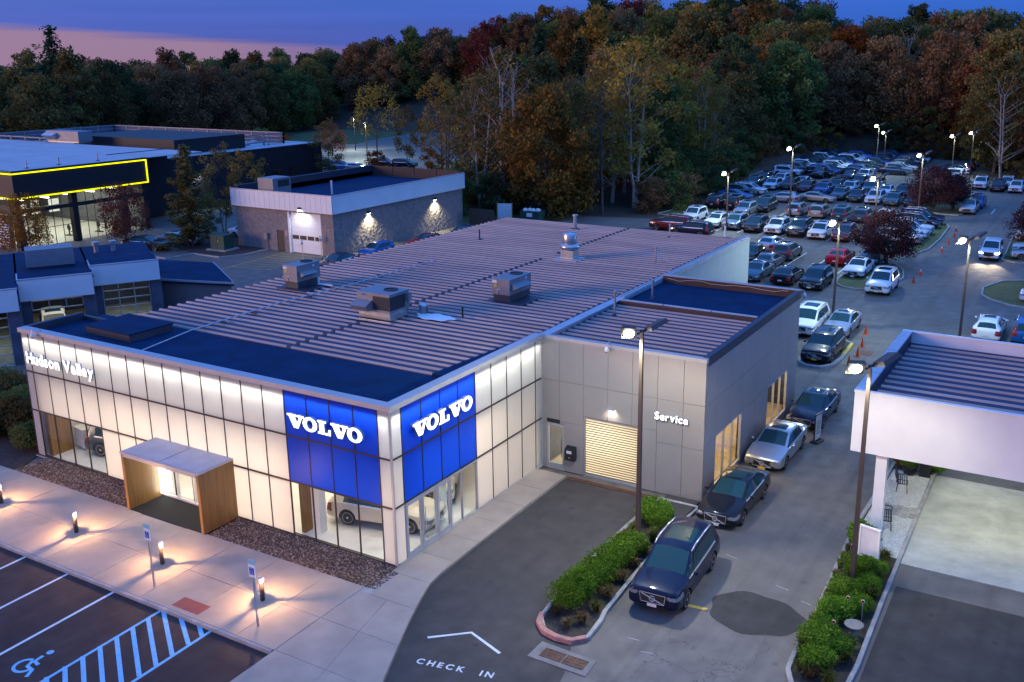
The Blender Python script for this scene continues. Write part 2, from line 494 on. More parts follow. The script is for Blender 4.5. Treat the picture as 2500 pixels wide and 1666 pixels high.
# ================================================================ ground, paving
def hill(x, y):
    """gentle rise of the wooded ground behind the rear lot"""
    d = max(0.0, y-172, 0.0)
    q = min(1.0, max(0.0, (-42-x)/22.0))
    y0 = 128 + 52*q
    a = min(1.0, max(0.0, (y-y0-0.12*min(40, abs(x+20))*(1-q))/(95.0-63.0*q)))
    t = a*a*(3-2*a)
    w = min(1.0, max(0.0, (x+235)/80.0))
    inside = (-30 < x < 60 and y < 172)
    if inside:
        t *= min(1.0, max(0.0, (y-168)/10.0)) if x < 3 else min(1.0, max(0.0, (y-140)/14.0))
    return (8.5 + 3.0*q*min(1.0, max(0.0, (x+140)/30.0)))*t*w
def terrain():
    xs = [-700, -520, -380] + list(range(-300, 201, 6)) + [260, 400]
    ys = [-300, -180] + list(range(-96, 361, 6)) + [420, 560, 760]
    v = [(x, y, -0.06 + hill(x, y)) for y in ys for x in xs]
    n = len(xs)
    f = [(j*n+i, j*n+i+1, (j+1)*n+i+1, (j+1)*n+i) for j in range(len(ys)-1) for i in range(n-1)]
    o = MB().add(v, f).build("ground", MT["litter"], smooth=True)
    return tag(o, kind="structure")
ground = terrain()
def struct(name, mb, m, parent=None, **k):
    o = mb.build(name, m, parent, **k)
    if parent is None: tag(o, kind="structure")
    return o
lot = struct("asphalt_lot", MB().sheet([(-150,-60),(70,-60),(70,130),(11.5,129),(3,140),(0.5,166),(-25,171),(-31,145),(-28,121),(-23.5,94),
    (-25,80.6),(-34.5,78),(-36.7,72),(-44,68),(-58,67.5),(-79,67.2),(-79,52),(-150,52)], 0.0), MT["lot"])
far_lot = struct("far_car_park", MB().sheet([(-131.3,140.9),(-124.6,142),(-129.9,157.2),(-134.6,183.6),(-100,191),(-56,178),(-46,140),(-52,112),(-62,100),(-79,86),(-100,96),(-118,112)], 0.0), MT["lot"])
# lawn beside the far car park
lawn = struct("lawn", MB().sheet([(-131.5,141),(-125,142.4),(-130.3,157.4),(-135,184),(-150,204),(-172,196),(-160,160),(-142,132)], -0.03), MT["grass"])
lawn2 = struct("lawn", MB().sheet([(-79.5,67.3),(-66,67.3),(-66,72),(-78.6,86),(-84,84)], 0.03), MT["grass"])
lawn3 = struct("lawn", MB().sheet([(-41.5,67.2),(-34.6,70.5),(-33.5,79),(-44,84),(-52,78),(-50,68.3)], 0.012), MT["grass"])
tip = struct("kerb", MB().wall([(-131.2,140.8),(-124.8,142.1),(-130,157.2),(-134.7,183.6),(-128,189.5)], .2, -.03, .14), MT["kerb"])
parking = struct("front_parking", MB().sheet([(-60,-40),(-0.12,-40),(-0.12,-6.30),(-60,-6.30)], 0.004), MT["park"])
driveway = struct("driveway", MB().sheet([(1.60,10.6),(1.64,6.5),(1.69,2.75),(1.77,.29),(1.89,-.53),(2.34,-1.79),(2.95,-3.31),(4.10,-5.87),(5.3,-8.5),(7.5,-14),(11,-14),(9.4,-6),(8.7,-2.6),(8.2,-1.2),
    (7.4,-1.0),(6.5,-.4),(6.2,1),(6.15,10.6)], 0.004), MT["drive"])
# darker round patch in the lane
pp = []
for i in range(40):
    t = 2*math.pi*i/40
    r = 1 + .05*math.sin(3*t+1) + .04*math.sin(7*t)
    pp.append((12.85+1.66*r*math.cos(t), 3.70+1.32*r*math.sin(t)))
struct("asphalt_patch", MB().sheet(pp, 0.008), MT["patch"])
struct("asphalt_patch", MB().sheet([(16.75,8.0),(24,8.1),(34,-14),(17.2,-14),(16.85,2.5)], 0.006), MT["patch"])

# concrete walk in front of the showroom: slabs with open joints over a bed
slab_base = struct("sidewalk", MB().prism([(-31,-6.28),(-.1,-6.28),(-.05,-12.5),(6.4,-12.5),(4.02,-5.87),(2.88,-3.31),(2.27,-1.79),(1.82,-.53),(1.70,.29),(1.62,2.75),(1.58,10.42),(.05,10.42),(.05,-1.75),(-31,-1.75)], -.02, .112), MT["kerb"])
def slab(poly, z0=.05, z1=.13, g=.008, m=None):
    cx = sum(p[0] for p in poly)/len(poly); cy_ = sum(p[1] for p in poly)/len(poly)
    q = []
    n = len(poly)
    for x, y in poly:
        d = math.hypot(x-cx, y-cy_)
        q.append((x-(x-cx)/d*g*1.4, y-(y-cy_)/d*g*1.4))
    o = MB().prism(q, z0, z1 + rnd.uniform(-.002, .002)).build("slab", m or MT["concrete"], slab_base)
    return o
xs = [-31,-28.4,-25.7,-23.1,-20.5,-17.8,-15.1,-12.3,-9.5,-6.72,-4.3,-1.85,-.1]
for a, b in zip(xs, xs[1:]):
    slab([(a,-6.3),(b,-6.3),(b,-4.1),(a,-4.1)])
    slab([(a,-4.1),(b,-4.1),(b,-1.78),(a,-1.78)] if a > -9.6 or b < -12 else [(a,-4.1),(b,-4.1),(b,-1.9),(a,-1.9)])
def edge_x(y):
    pts = [(-12.5,6.45),(-8.3,5.15),(-5.87,4.08),(-3.31,2.93),(-1.79,2.32),(-.53,1.87),(.29,1.75),(2.75,1.68),(6.5,1.63),(10.42,1.60)]
    for (y0,x0),(y1,x1) in zip(pts, pts[1:]):
        if y0 <= y <= y1: return x0+(x1-x0)*(y-y0)/(y1-y0)
    return 1.6
ys = [-12.4,-10.6,-8.45,-6.27,-4.1,-2.07]
for a, b in zip(ys, ys[1:]):
    x0 = -.05
    for k in range(2):
        l0, l1 = (x0+(edge_x(a)-x0)*k/2), (x0+(edge_x(b)-x0)*k/2)
        r0, r1 = (x0+(edge_x(a)-x0)*(k+1)/2), (x0+(edge_x(b)-x0)*(k+1)/2)
        if k == 1:
            mid = (a+b)/2
            slab([(l0,a),(r0,a),(edge_x(mid),mid),(r1,b),(l1,b)])
        else:
            slab([(l0,a),(r0,a),(r1,b),(l1,b)])
ys = [-2.07,-.4,1.35,3.1,4.9,6.7,8.55,10.42]
for a, b in zip(ys, ys[1:]):
    mid = (a+b)/2
    l = .42 if b <= 0 else .06
    slab([(l,a),(edge_x(a),a),(edge_x(mid),mid),(edge_x(b),b),(l,b)])
struct("kerb", MB().wall([(-31,-6.36),(-.16,-6.36)], .14, -.02, .126), MT["kerb"])
# tactile ramp tile set in the walk
tt = struct("tactile_tile", MB().prism([(-5.28,-6.1),(-3.95,-6.1),(-3.95,-5.5),(-5.28,-5.5)], .10, .136), MT["tactile"])
dm = MB()
for i in range(19):
    for j in range(9):
        dm.lathe([(.016,0),(.012,.006)], 6, (-5.22+i*.067, -6.04+j*.06, .136))
dm.build("dome_grid", MT["tactile"], tt)["kind"] = "stuff"

# gravel beds along the glass front
def pebbles(name, polyf, box_, n, size, m, parent=None, z=0.13, seed=1):
    r = np.random.RandomState(seed)
    x0, y0, x1, y1 = box_
    P = np.stack([r.uniform(x0, x1, n), r.uniform(y0, y1, n)], 1)
    keep = np.array([polyf(p[0], p[1]) for p in P])
    P = P[keep]; n = len(P)
    octa = np.array([(1,0,0),(0,1,0),(-1,0,0),(0,-1,0),(0,0,1)], float)
    F = np.array([(0,1,4),(1,2,4),(2,3,4),(3,0,4)])
    s = size*r.uniform(.5, 1.3, (n,1,1)); ang = r.uniform(0, 2*math.pi, n)
    asp = r.uniform(.55, 1.0, n); hz = r.uniform(.4, .9, n)
    V = np.repeat(octa[None], n, 0)*np.stack([np.ones(n), asp, hz], 1)[:, None, :]*s
    V[:, :, :] += r.normal(0, size*.12, V.shape)
    c, sn = np.cos(ang)[:, None], np.sin(ang)[:, None]
    X = V[:,:,0]*c-V[:,:,1]*sn + P[:,0:1]; Y = V[:,:,0]*sn+V[:,:,1]*c + P[:,1:2]
    Z = V[:,:,2] + z
    VV = np.stack([X, Y, Z], 2).reshape(-1, 3)
    FF = (F[None]+ (np.arange(n)*5)[:, None, None]).reshape(-1, 3)
    me = bpy.data.meshes.new(name)
    me.from_pydata(VV.tolist(), [], FF.tolist())
    return link(name, me, m, parent)
bed1 = struct("gravel_bed", MB().prism([(-21.3,-1.75),(-13.2,-1.75),(-13.2,-.02),(-21.6,-.02)], 0, .09), MT["soil"])
bed2 = struct("gravel_bed", MB().prism([(-8.4,-1.75),(.40,-1.75),(.38,-.02),(-8.4,-.02)], 0, .09), MT["soil"])
o = pebbles("river_gravel", lambda x, y: True, (-21.5,-1.72,-13.25,-.06), 7500, .055, MT["gravel"], None, .10, 2)
tag(o, "brown river pebbles filling the bed left of the timber entrance", "gravel", kind="stuff")
o = pebbles("river_gravel", lambda x, y: True, (-8.35,-1.72,.36,-.06), 8200, .055, MT["gravel"], None, .10, 3)
tag(o, "brown river pebbles filling the bed under the corner showroom window", "gravel", kind="stuff")

# markings of the front parking
zt = .009
def line(name, a, b, w, m, parent, z=zt):
    return MB().strip([a, b], w, z).build(name, m, parent)
for x in (-13.33, -10.68, -8.02):
    line("parking_line", (x,-6.3), (x+.15,-12.5), .12, MT["paint"], parking)
for x in (-18.6, -16.0):
    line("parking_line", (x,-6.3), (x+.1,-12), .12, MT["paint"], parking)
line("bay_border", (-5.48,-6.3), (-5.33,-12.4), .12, MT["paint_blue"], parking)
line("bay_border", (-2.93,-6.3), (-2.80,-12.4), .12, MT["paint_blue"], parking)
for i in range(8):
    y = -6.33-i*.635
    line("hatch_bar", (-5.45+.0,y), (-2.92,y-1.70), .15, MT["paint_blue"], parking, zt+.003)
line("hatch_bar", (-4.60,-6.3), (-2.96,-7.34), .15, MT["paint_blue"], parking, zt+.003)
line("hatch_bar", (-3.68,-6.3), (-2.96,-6.78), .15, MT["paint_blue"], parking, zt+.003)
# wheelchair mark
wc = MB()
cx, cy0 = -6.62, -10.75
arc = [(cx+.33*math.cos(t), cy0+.33*math.sin(t)) for t in [R(100+i*14) for i in range(19)]]
wc.strip(arc, .11, zt)
wc.strip([(cx-.02,cy0+.30),(cx+.10,cy0+.02),(cx+.42,cy0-.02),(cx+.60,cy0-.34)], .13, zt+.001)
wc.strip([(cx+.02,cy0+.62),(cx+.06,cy0+.30),(cx+.34,cy0+.24)], .13, zt+.002)
wc.add([(cx+.04+.12*math.cos(t), cy0+.86+.12*math.sin(t), zt) for t in [2*math.pi*i/16 for i in range(16)]], [tuple(range(16))])
wc.build("wheelchair_mark", MT["paint_blue"], parking)

# check-in lane markings
MB().strip([(3.74,-3.10),(4.86,-2.13),(6.34,-2.66)], .11, .010).build("arrow_chevron", MT["paint"], driveway)
def text_mesh(body, size, extrude=0.0, offset=0.0):
    cu = bpy.data.curves.new("letters", "FONT")
    cu.body = body; cu.size = size; cu.extrude = extrude; cu.offset = offset
    cu.resolution_u = 3
    ob = bpy.data.objects.new("letters", cu); col.objects.link(ob)
    dg = bpy.context.evaluated_depsgraph_get()
    me = bpy.data.meshes.new_from_object(ob.evaluated_get(dg))
    bpy.data.objects.remove(ob); bpy.data.curves.remove(cu)
    me.materials.clear()
    return me
def bbox(me):
    a = np.empty(len(me.vertices)*3); me.vertices.foreach_get("co", a); a = a.reshape(-1, 3)
    return a.min(0), a.max(0)
a0 = R(12)
adv = 0.0
for ch in "CHECK IN":
    if ch == " ":
        adv += .42; continue
    me = text_mesh(ch, .38, 0, .012)
    lo, hi = bbox(me)
    o = link("stencil_letter", me, MT["paint"], driveway, (4.24+math.cos(a0)*adv, -4.44+math.sin(a0)*adv, .010))
    o.rotation_euler = (0, 0, a0)
    adv += (hi[0]-lo[0]) + .115

# planted islands and kerbs
def island(name, poly, zs, m, kerb=.16, kz=.15, km=None, close=True):
    base = struct(name, MB().prism(poly, -.02, zs), m)
    pts = poly + ([poly[0]] if close else [])
    MB().wall(pts, kerb, -.03, kz).build("kerb", km or MT["kerb"], base)
    return base
isl_a = [(6.30,10.35),(6.18,7.4),(6.20,4.6),(6.24,2.2),(6.36,.8),(6.52,-.3),(6.95,-.85),(7.55,-1.03),(8.15,-.98),(8.48,-.55),(8.40,.6),(8.28,1.1),(8.16,3.2),(8.07,5.3),(8.08,9.0),(8.15,10.35)]
island("planting_island", isl_a, .09, MT["soil"])
struct("mulch_bed", MB().prism([(6.45,8.9),(7.95,8.9),(7.98,10.9),(6.48,10.9)], 0, .115), MT["drive"])
MB().wall([(6.44,-.05),(6.60,-.55),(7.0,-.92),(7.55,-1.06),(8.1,-1.0),(8.45,-.62)], .22, -.03, .158).build("painted_kerb", MT["kerb_red"], bpy.data.objects["planting_island"])
isl_b = [(14.55,20.5),(14.50,18.7),(14.40,11.3),(14.52,8.5),(14.74,4.2),(14.74,1.9),(14.80,1.0),(15.1,.35),(15.7,.1),(16.3,.3),(16.62,1.0),(16.66,2.3),(16.54,6.6),(16.49,9.8),(16.33,19.8),(16.3,20.5)]
island("planting_island", isl_b, .08, MT["soil"])
wg = struct("white_gravel_bed", MB().prism([(14.62,18.6),(16.25,18.8),(16.40,9.95),(15.0,10.1),(14.55,11.4)], 0, .095), MT["white_gravel"])
o = pebbles("white_gravel", lambda x, y: 14.58 < x-(y-11)*.02 < 16.36-(y-10)*.012 and not (13.55 < y < 14.75), (14.55,10.2,16.4,18.7), 9000, .038, MT["white_gravel"], None, .098, 5)
tag(o, "white stone chippings under the canopy edge", "gravel", kind="stuff")
pv = thing("paver_path", "short path of grey paving stones crossing the white gravel", "path", (0,0,0))
for i in range(6):
    for j in range(3):
        x = 14.66+i*.285; y = 13.62+j*.36 + (.1 if i % 2 else 0)
        MB().box(x, y, .06, x+.265, y+.33, .112+rnd.uniform(-.004,.004)).build("paving_stone", MT["kerb"], pv)
pad = struct("concrete_pad", MB().prism([(16.45,19.0),(16.52,9.75),(34,9.85),(34,19.1)], -.02, .03), MT["pad"])
def grassy(poly, name="grass_island", km=None):
    return island(name, poly, .10, MT["grass"], .16, .14, km)
grassy([(2.3,57.9),(2.6,56.2),(3.3,55.2),(4.5,54.8),(5.4,55.3),(6.9,58.0),(7.2,61),(6.6,64.2),(5.5,66.6),(4.2,66.6),(3.2,64.5),(2.4,60.5)])
grassy([(5.4,72.8),(6.3,73.2),(6.9,75.5),(7.0,82),(6.7,90.5),(6.1,92.4),(5.2,92.2),(4.9,85),(4.9,76)])
grassy([(13.7,60.3),(13.9,57.6),(14.7,56.2),(16.2,54.9),(19,54.3),(25,54.2),(25,66),(17,65.2),(14.8,63.6)])
grassy([(13.8,73.4),(13.8,77.7),(13.5,87.5),(13.9,92),(16.5,92),(17.2,80),(16.8,73.0),(15,72.6)])
grassy([(.8,107.2),(1.6,103.2),(2.6,101.0),(4.4,99.6),(6.4,99.6),(6.8,101),(5.6,110.4),(3.5,112.5),(1.6,111)])
grassy([(-17.8,84.0),(2.4,83.2),(2.6,86.2),(-17.6,88.0)])
grassy([(-26,84),(-22.5,83),(-20,89),(-21.5,92.5),(-25,93)], "grass_verge")
isl_c = island("concrete_island", [(5.9,33.6),(6.1,32.9),(6.6,32.4),(7.5,32.4),(8.05,33.2),(8.2,35),(8.05,38.5),(7.5,39),(6.2,39)], .10, MT["patch"], .22, .15)
MB().wall([(8.15,35.6),(8.08,38.4)], .225, .0, .156).build("yellow_kerb_paint", MT["paint_yellow"], isl_c)
MB().strip([(10.4,3.02),(11.3,3.14)], .16, .010).build("yellow_line", MT["paint_yellow"], lot)
for a, b in (((12.0,-2.0),(12.35,-1.9)),((13.6,-.9),(14.0,-.8)),((10.3,-.3),(10.7,-.2)),((9.6,.2),(10.0,.25)),((10.5,7.2),(11.0,7.1)),((14.0,5.3),(14.4,5.2)),((12.9,5.9),(13.4,5.8))):
    MB().strip([a, b], .035, .005).build("worn_line", MT["paint_dull"], lot)
# storm drain in the drive
dr = struct("drain_apron", MB().prism([(7.22,-1.42),(9.30,-1.50),(9.36,-2.40),(7.20,-2.36)], -.02, .03), MT["dull_concrete"])
for k in range(2):
    x0 = 7.52+k*.82
    MB().box(x0, -2.16, .0, x0+.78, -1.68, .034).build("drain_recess", MT["black"], dr)
    fr = MB()
    for i in range(9):
        fr.box(x0+.02+i*.085, -2.15, .036, x0+.055+i*.085, -1.69, .052)
    for j in range(4):
        fr.box(x0, -2.16+j*.15, .037, x0+.78, -2.13+j*.15, .049)
    fr.build("drain_grate", MT["rust"], dr)
td = struct("trench_drain", MB().box(1.70, 10.30, 0, 6.45, 10.62, .010), MT["black"])
for i in range(16):
    x0 = 1.72+i*.295
    g = MB()
    for j in range(7):
        g.box(x0+.01+j*.04, 10.32, .012, x0+.032+j*.04, 10.60, .022)
    g.box(x0, 10.31, .011, x0+.285, 10.335, .021); g.box(x0, 10.585, .011, x0+.285, 10.61, .021); g.box(x0, 10.45, .011, x0+.285, 10.47, .021)
    g.build("trench_grate", MT["rust"], td)
struct("manhole", MB().box(8.9, 36.6, .0, 9.7, 37.6, .012), MT["rust"])
# rear-lot bay lines
for i in range(11):
    x = -22.9+i*2.46
    line("bay_line", (x,76.0), (x+.05,80.6), .1, MT["paint"], lot, .005)
    line("bay_line", (x+3,88.6), (x+3,93.0), .1, MT["paint"], lot, .005)
    line("bay_line", (x+8,103.0), (x+8,107.5), .1, MT["paint"], lot, .005)
for i in range(5):
    line("bay_line", (-5.8+i*2.5,58.5), (-5.8+i*2.5,68.5), .1, MT["paint"], lot, .005)
for i in range(4):
    line("bay_line", (4.3+i*2.45,125), (4.3+i*2.45,129.5), .1, MT["paint_yellow"], lot, .005)
# hatched loading bay by the garage
line("bay_line", (-48.6,35.4), (-49.2,44.3), .1, MT["paint_yellow"], lot, .005)
for i in range(9):
    line("bay_line", (-49.1+.05*i,44.2-i*.95), (-44.2,44.6-i*.95+.3), .08, MT["paint_yellow"], lot, .008)
mb_ = struct("mulch_bed", MB().prism([(-51.7,44.4),(-51.7,40.9),(-52.9,39),(-56.5,39),(-62,41),(-66,47),(-60,50),(-56,45.2)], -.02, .09), MT["mulch"])
MB().wall([(-51.7,44.4),(-51.65,40.9),(-52.8,38.95),(-56.5,39),(-57,36),(-63,36),(-68,44)], .18, -.03, .14).build("kerb", MT["kerb"], mb_)
# ================================================================ the dealership
DB = thing("dealership_building", "long car dealership with backlit glass front, blue corner panels and ribbed metal roof", "building", (0,0,0))
ZA, ZB, ZH, ZF = 2.49, 4.46, 6.38, 6.58
FX = [-22.23]+[-21.645+1.17*i for i in range(19)]+[0.0]
FY = [0.0]+[.611+1.2219*j for j in range(9)]+[10.997]
def area_light(name, loc, sx, sy, power, color, rot=(0,0,0), parent=None, spread=180):
    d = bpy.data.lights.new(name, "AREA"); d.shape = "RECTANGLE"; d.size = sx; d.size_y = sy
    d.energy = power; d.color = color; d.spread = R(spread)
    o = bpy.data.objects.new(name, d); col.objects.link(o); o.location = loc; o.rotation_euler = rot
    if parent is not None: o.parent = parent
    return o
def spot(name, loc, power, color, angle=150, blend=.6, rot=(0,0,0), parent=None, radius=.12):
    d = bpy.data.lights.new(name, "SPOT"); d.energy = power; d.color = color
    d.spot_size = R(angle); d.spot_blend = blend; d.shadow_soft_size = radius
    o = bpy.data.objects.new(name, d); col.objects.link(o); o.location = loc; o.rotation_euler = rot
    if parent is not None: o.parent = parent
    return o
# --- curtain walls
cwF = MB(); cwS = MB()
mw = .026
def vbarF(x, z0, z1, w=mw): cwF.box(x-w*.8, -.030, z0, x+w*.8, .030, z1)
def vbarS(y, z0, z1, w=mw): cwS.box(-.030, y-w*.8, z0, .030, y+w*.8, z1)
CWF_CLEAR = {0,1,2,3,14,15,16,17}
for i, x in enumerate(FX):
    vbarF(x if 0 < i < len(FX)-1 else x+(.03 if i == 0 else -.03), .16, ZH)
for y in FY[1:-1]:
    vbarS(y, ZA, ZH)
for y in FY[5:-1]: vbarS(y, .16, ZA)
for z in (ZA, ZB):
    for a, b in zip(FX, FX[1:]): cwF.box(a+mw, -.032, z-.035, b-mw, .08, z+.035)
    for a, b in zip(FY, FY[1:]): cwS.box(-.08, a+mw, z-.035, .032, b-mw, z+.035)
cwF.box(-22.23, -.05, .10, 0, .1, .16)
cwF_o = cwF.build("front_curtain_wall", MT["mullion"], DB)
cwS_o = cwS.build("side_curtain_wall", MT["mullion"], DB)
tr = MB()
tr.box(-22.3, -.09, ZH, .10, .35, ZF).box(-.35, .35, ZH, .10, 11.0, ZF)        # fascia
tr.box(-22.3, -.10, .06, .06, .12, .105).box(-.12, .12, .06, .07, 11.0, .155)     # base trim
tr.box(-.035, -.055, .155, .045, .02, ZH)                                          # corner post
tr.box(-.02, 10.93, .155, .06, 10.995, ZH)
tr.build("aluminium_trim", MT["alu"], DB)
def panelF(a, b, z0, z1, m, name="frosted_panel"):
    MB().add([(a,-.012,z0),(b,-.012,z0),(b,-.012,z1),(a,-.012,z1),(a,.03,z0),(b,.03,z0),(b,.03,z1),(a,.03,z1)],
        [(0,1,2,3),(1,5,6,2),(4,0,3,7),(3,2,6,7),(4,5,1,0)]).build(name, m, cwF_o)
def panelS(a, b, z0, z1, m, name="frosted_panel"):
    MB().add([(.012,a,z0),(.012,b,z0),(.012,b,z1),(.012,a,z1),(-.03,a,z0),(-.03,b,z0),(-.03,b,z1),(-.03,a,z1)],
        [(0,1,2,3),(1,5,6,2),(4,0,3,7),(3,2,6,7),(4,5,1,0)]).build(name, m, cwS_o)
def paneF(a, b, z0, z1):
    MB().box(a, -.008, z0, b, .004, z1).build("clear_pane", MT["glass"], cwF_o)
for i, (a, b) in enumerate(zip(FX, FX[1:])):
    a2, b2 = a+mw, b-mw
    c = i-1
    blue = 14 <= c <= 17
    panelF(a2, b2, ZB+.035, ZH, MT["frost_blue"] if blue else MT["frost"], "blue_panel" if blue else "frosted_panel")
    panelF(a2, b2, ZA+.035, ZB-.035, MT["frost_blue"] if blue else MT["frost"], "blue_panel" if blue else "frosted_panel")
    if c in CWF_CLEAR: paneF(a2, b2, .16, ZA-.035)
    elif not (7 <= c <= 10): panelF(a2, b2, .16, ZA-.035, MT["frost"])
for j, (a, b) in enumerate(zip(FY, FY[1:])):
    a2, b2 = a+mw, b-mw
    c = j-1
    blue = 0 <= c <= 3
    panelS(a2, b2, ZB+.035, ZH, MT["frost_blue"] if blue else MT["frost"], "blue_panel" if blue else "frosted_panel")
    panelS(a2, b2, ZA+.035, ZB-.035, MT["frost_blue"] if blue else MT["frost"], "blue_panel" if blue else "frosted_panel")
    if not blue: panelS(a2, b2, .16, ZA-.035, MT["frost"])
# --- glazed side doors
fr = MB()
y0, y1 = FY[1]+.02, FY[5]-.02
fr.box(-.06, y0, ZA-.10, .05, y1, ZA-.03)
fr.box(-.06, y0, .10, .05, y1, .16)
for y, w in ((y0,.05),(1.62,.05),(2.62,.05),(3.52,.07),(4.36,.03),(y1-.05,.05)):
    fr.box(-.055, y, .16, .052, y+w, ZA-.10)
for a, b in ((y0+.05,1.62),(1.67,2.62),(2.67,3.52)):
    fr.box(-.04, a+.002, .162, .040, b-.002, .36); fr.box(-.04, a+.002, ZA-.20, .040, b-.002, ZA-.102)
    fr.box(-.04, a+.002, .36, .040, a+.09, ZA-.20); fr.box(-.04, b-.09, .36, .040, b-.002, ZA-.20)
dfr = fr.build("door_frame", MT["alu"], DB)
for a, b in ((y0+.05,1.62),(1.67,2.62),(2.67,3.52),(3.59,4.36),(4.39,y1-.05)):
    lo = .36 if b < 3.6 else .16
    MB().box(-.006, a+.002, lo, .006, b-.002, ZA-.10).build("clear_pane", MT["glass"], dfr)
for y in (1.56, 1.76):
    MB().tube((.10,y,.75),(.10,y,1.9),.018,n=6).tube((.04,y,.85),(.10,y,.85),.012,n=6).tube((.04,y,1.8),(.10,y,1.8),.012,n=6).build("door_handle", MT["galv"], dfr)
# --- showroom interior and light cavities
it = MB()
it.box(-22.15, .10, .0, -.10, 10.9, .12)
it.build("showroom_floor", MT["floor_int"], DB)
it = MB()
it.box(-22.15, 10.5, .12, -.10, 10.9, 4.44).box(-22.15, .12, .12, -22.0, 10.5, 4.44)
it.box(-22.15, .55, 4.44, -.55, 10.9, 4.55)
it.build("showroom_wall", MT["white_int"], DB)
cv = MB()
cv.box(-22.15, .55, 4.55, -.55, .62, 6.2).box(-.62, .62, 4.55, -.55, 10.9, 6.2)
cv.box(-22.2, .0, 6.2, -.0, .62, 6.36).box(-.62, .62, 6.2, -.0, 10.95, 6.36)
cv.build("light_cavity", MT["white_int"], DB)
for (x0, x1, y0_, y1_) in ((-21.62,-21.35,.2,1.3),(-5.15,-4.95,.3,.8)):
    MB().box(x0, y0_, .12, x1, y1_, 4.44).build("timber_fin", MT["wood"], DB)
for (x, y) in ((-4.55,.75),(-1.3,4.6),(-1.3,9.0),(-16,6)):
    MB().box(x-.2, y-.2, .12, x+.2, y+.2, 4.44).build("column", MT["white_int"], DB)
LF = MB()
for k in range(5):
    LF.box(-20.8+k*4.3, 1.6, 4.40, -18.2+k*4.3, 1.75, 4.438)
LF.build("ceiling_light", emis("ceiling_led", (1.0,.90,.78), 6.0), DB)
WARM = (1.0, .80, .62)
for k in range(4):
    area_light("showroom_light", (-19.6+k*5.5, 4.2, 4.36), 5.0, 5.5, 240, WARM, parent=DB)
for k in range(4):
    area_light("cove_light", (-19.4+k*5.53, .22, 6.15), 5.4, .10, 40, (1.0,.96,.84), parent=DB)
for k in range(2):
    area_light("cove_light", (-.22, 2.9+k*5.3, 6.15), .10, 5.1, 40, (1.0,.97,.86), parent=DB)
# --- opaque carcass of the long shed
bd = MB()
bd.box(-20.2, 10.95, 0, -.05, 40.2, 6.15).box(-20.2, 4.0, 0, -22.1+1.8, 10.95, 6.15)
bd.box(-22.2, .12, .12, -22.15, 3.2, 6.3).box(-22.15, 3.1, 0, -20.2, 3.2, 6.15)
bd.build("shed_wall", MT["block_dark"], DB)
MB().box(-.048, 25.0, 0, .05, 40.3, 6.42).build("rear_side_wall", MT["shedwall"], DB)
mem = MB()
mem.box(-22.15, .36, 6.165, -.36, 4.45, 6.22)
mem.build("roof_membrane", MT["membrane"], DB)
pf = MB()
pf.box(-22.28, .35, 6.22, -22.02, 3.25, 6.60).box(-22.28, 3.25, 6.22, -20.2, 3.45, 6.42)
pf.box(-22.02, .36, 6.22, -.36, .52, 6.44).box(-.52, .52, 6.22, -.36, 10.98, 6.50)
pf.build("parapet_flashing", MT["darkflash"], DB)
MB().prism([(-1.35,4.42),(-.50,4.42),(-.50,11.0),(-.72,11.0)], 6.20, 6.352).build("edge_membrane", MT["membrane"], DB)
rm = MB().box(-20.25, 4.45, 6.16, -.54, 40.3, 6.235).box(-.54, 11.0, 6.16, -.2, 40.3, 6.235).build("metal_roof", MT["roof_shaded"], DB)
def rib_mesh(L):
    b, t, h = .080, .042, .075
    return MB().add([(0,-b,0),(L,-b,0),(L,-t,h),(0,-t,h),(0,t,h),(L,t,h),(L,b,0),(0,b,0)],
        [(0,1,2,3),(3,2,5,4),(4,5,6,7),(0,3,4,7),(1,6,5,2)]).mesh("rib")
rib = rib_mesh(19.6); rib.materials.append(MT["rib_sunlit"])
n = 0
y = 4.62
while y < 40.2:
    o = link("roof_rib", rib, None, rm, (-20.3+rnd.uniform(-.05,.05), y, 6.235))
    y += .588
# edge flashing along the wing and rear wall
ef = MB()
ef.box(-.40, 11.15, 6.23, .12, 19.6, 6.40).box(-.16, 11.2, 6.40, .20, 19.5, 6.47)
ef.box(-.36, 19.6, 6.23, .10, 40.3, 6.40)
ef.build("edge_flashing", MT["flash"], DB)
ef = MB()
for (a, b) in ((19.7,25),(25.1,31),(31.2,40.2)):
    ef.box(-.30, a, 6.40, -.18, b, 6.455).box(-.10, a, 6.40, .06, b, 6.47)
ef.build("coping", MT["alu"], DB)
# --- service wing
def clad(parent, plane, u0, u1, z0, z1, m=None):
    g = .008
    if plane == "y":
        MB().box(u0+g, 10.96, z0+g, u1-g, 11.02, z1-g).build("cladding_panel", m or MT["greypanel"], parent)
    else:
        MB().box(7.98, u0+g, z0+g, 8.04, u1-g, z1-g).build("cladding_panel", m or MT["greypanel"], parent)
wb = MB()
wb.box(.06, 11.025, 2.95, 7.97, 11.15, 6.40).box(.06, 11.025, .0, .27, 11.15, 2.95).box(1.19, 11.025, 0, 2.20, 11.15, 2.95).box(5.12, 11.025, 0, 7.97, 11.15, 2.95)
wb.box(.27, 11.025, 2.33, 1.19, 11.15, 2.95)
wb.box(7.85, 11.15, 2.66, 7.97, 24.95, 6.40).box(7.85, 11.15, 0, 7.97, 12.36, 2.66).box(7.85, 15.84, 0, 7.97, 19.78, 2.66).box(7.85, 23.22, 0, 7.97, 24.95, 2.66)
wb.box(7.85, 12.36, 0, 7.97, 15.84, .22).box(7.85, 19.78, 0, 7.97, 23.22, .32)
wb.box(.06, 24.85, 0, 7.85, 24.95, 6.40)
wing_o = wb.build("service_wing_wall", MT["seam"], DB)
UX = [.02,.98,2.22,3.44,4.64,5.84,7.05,8.04]
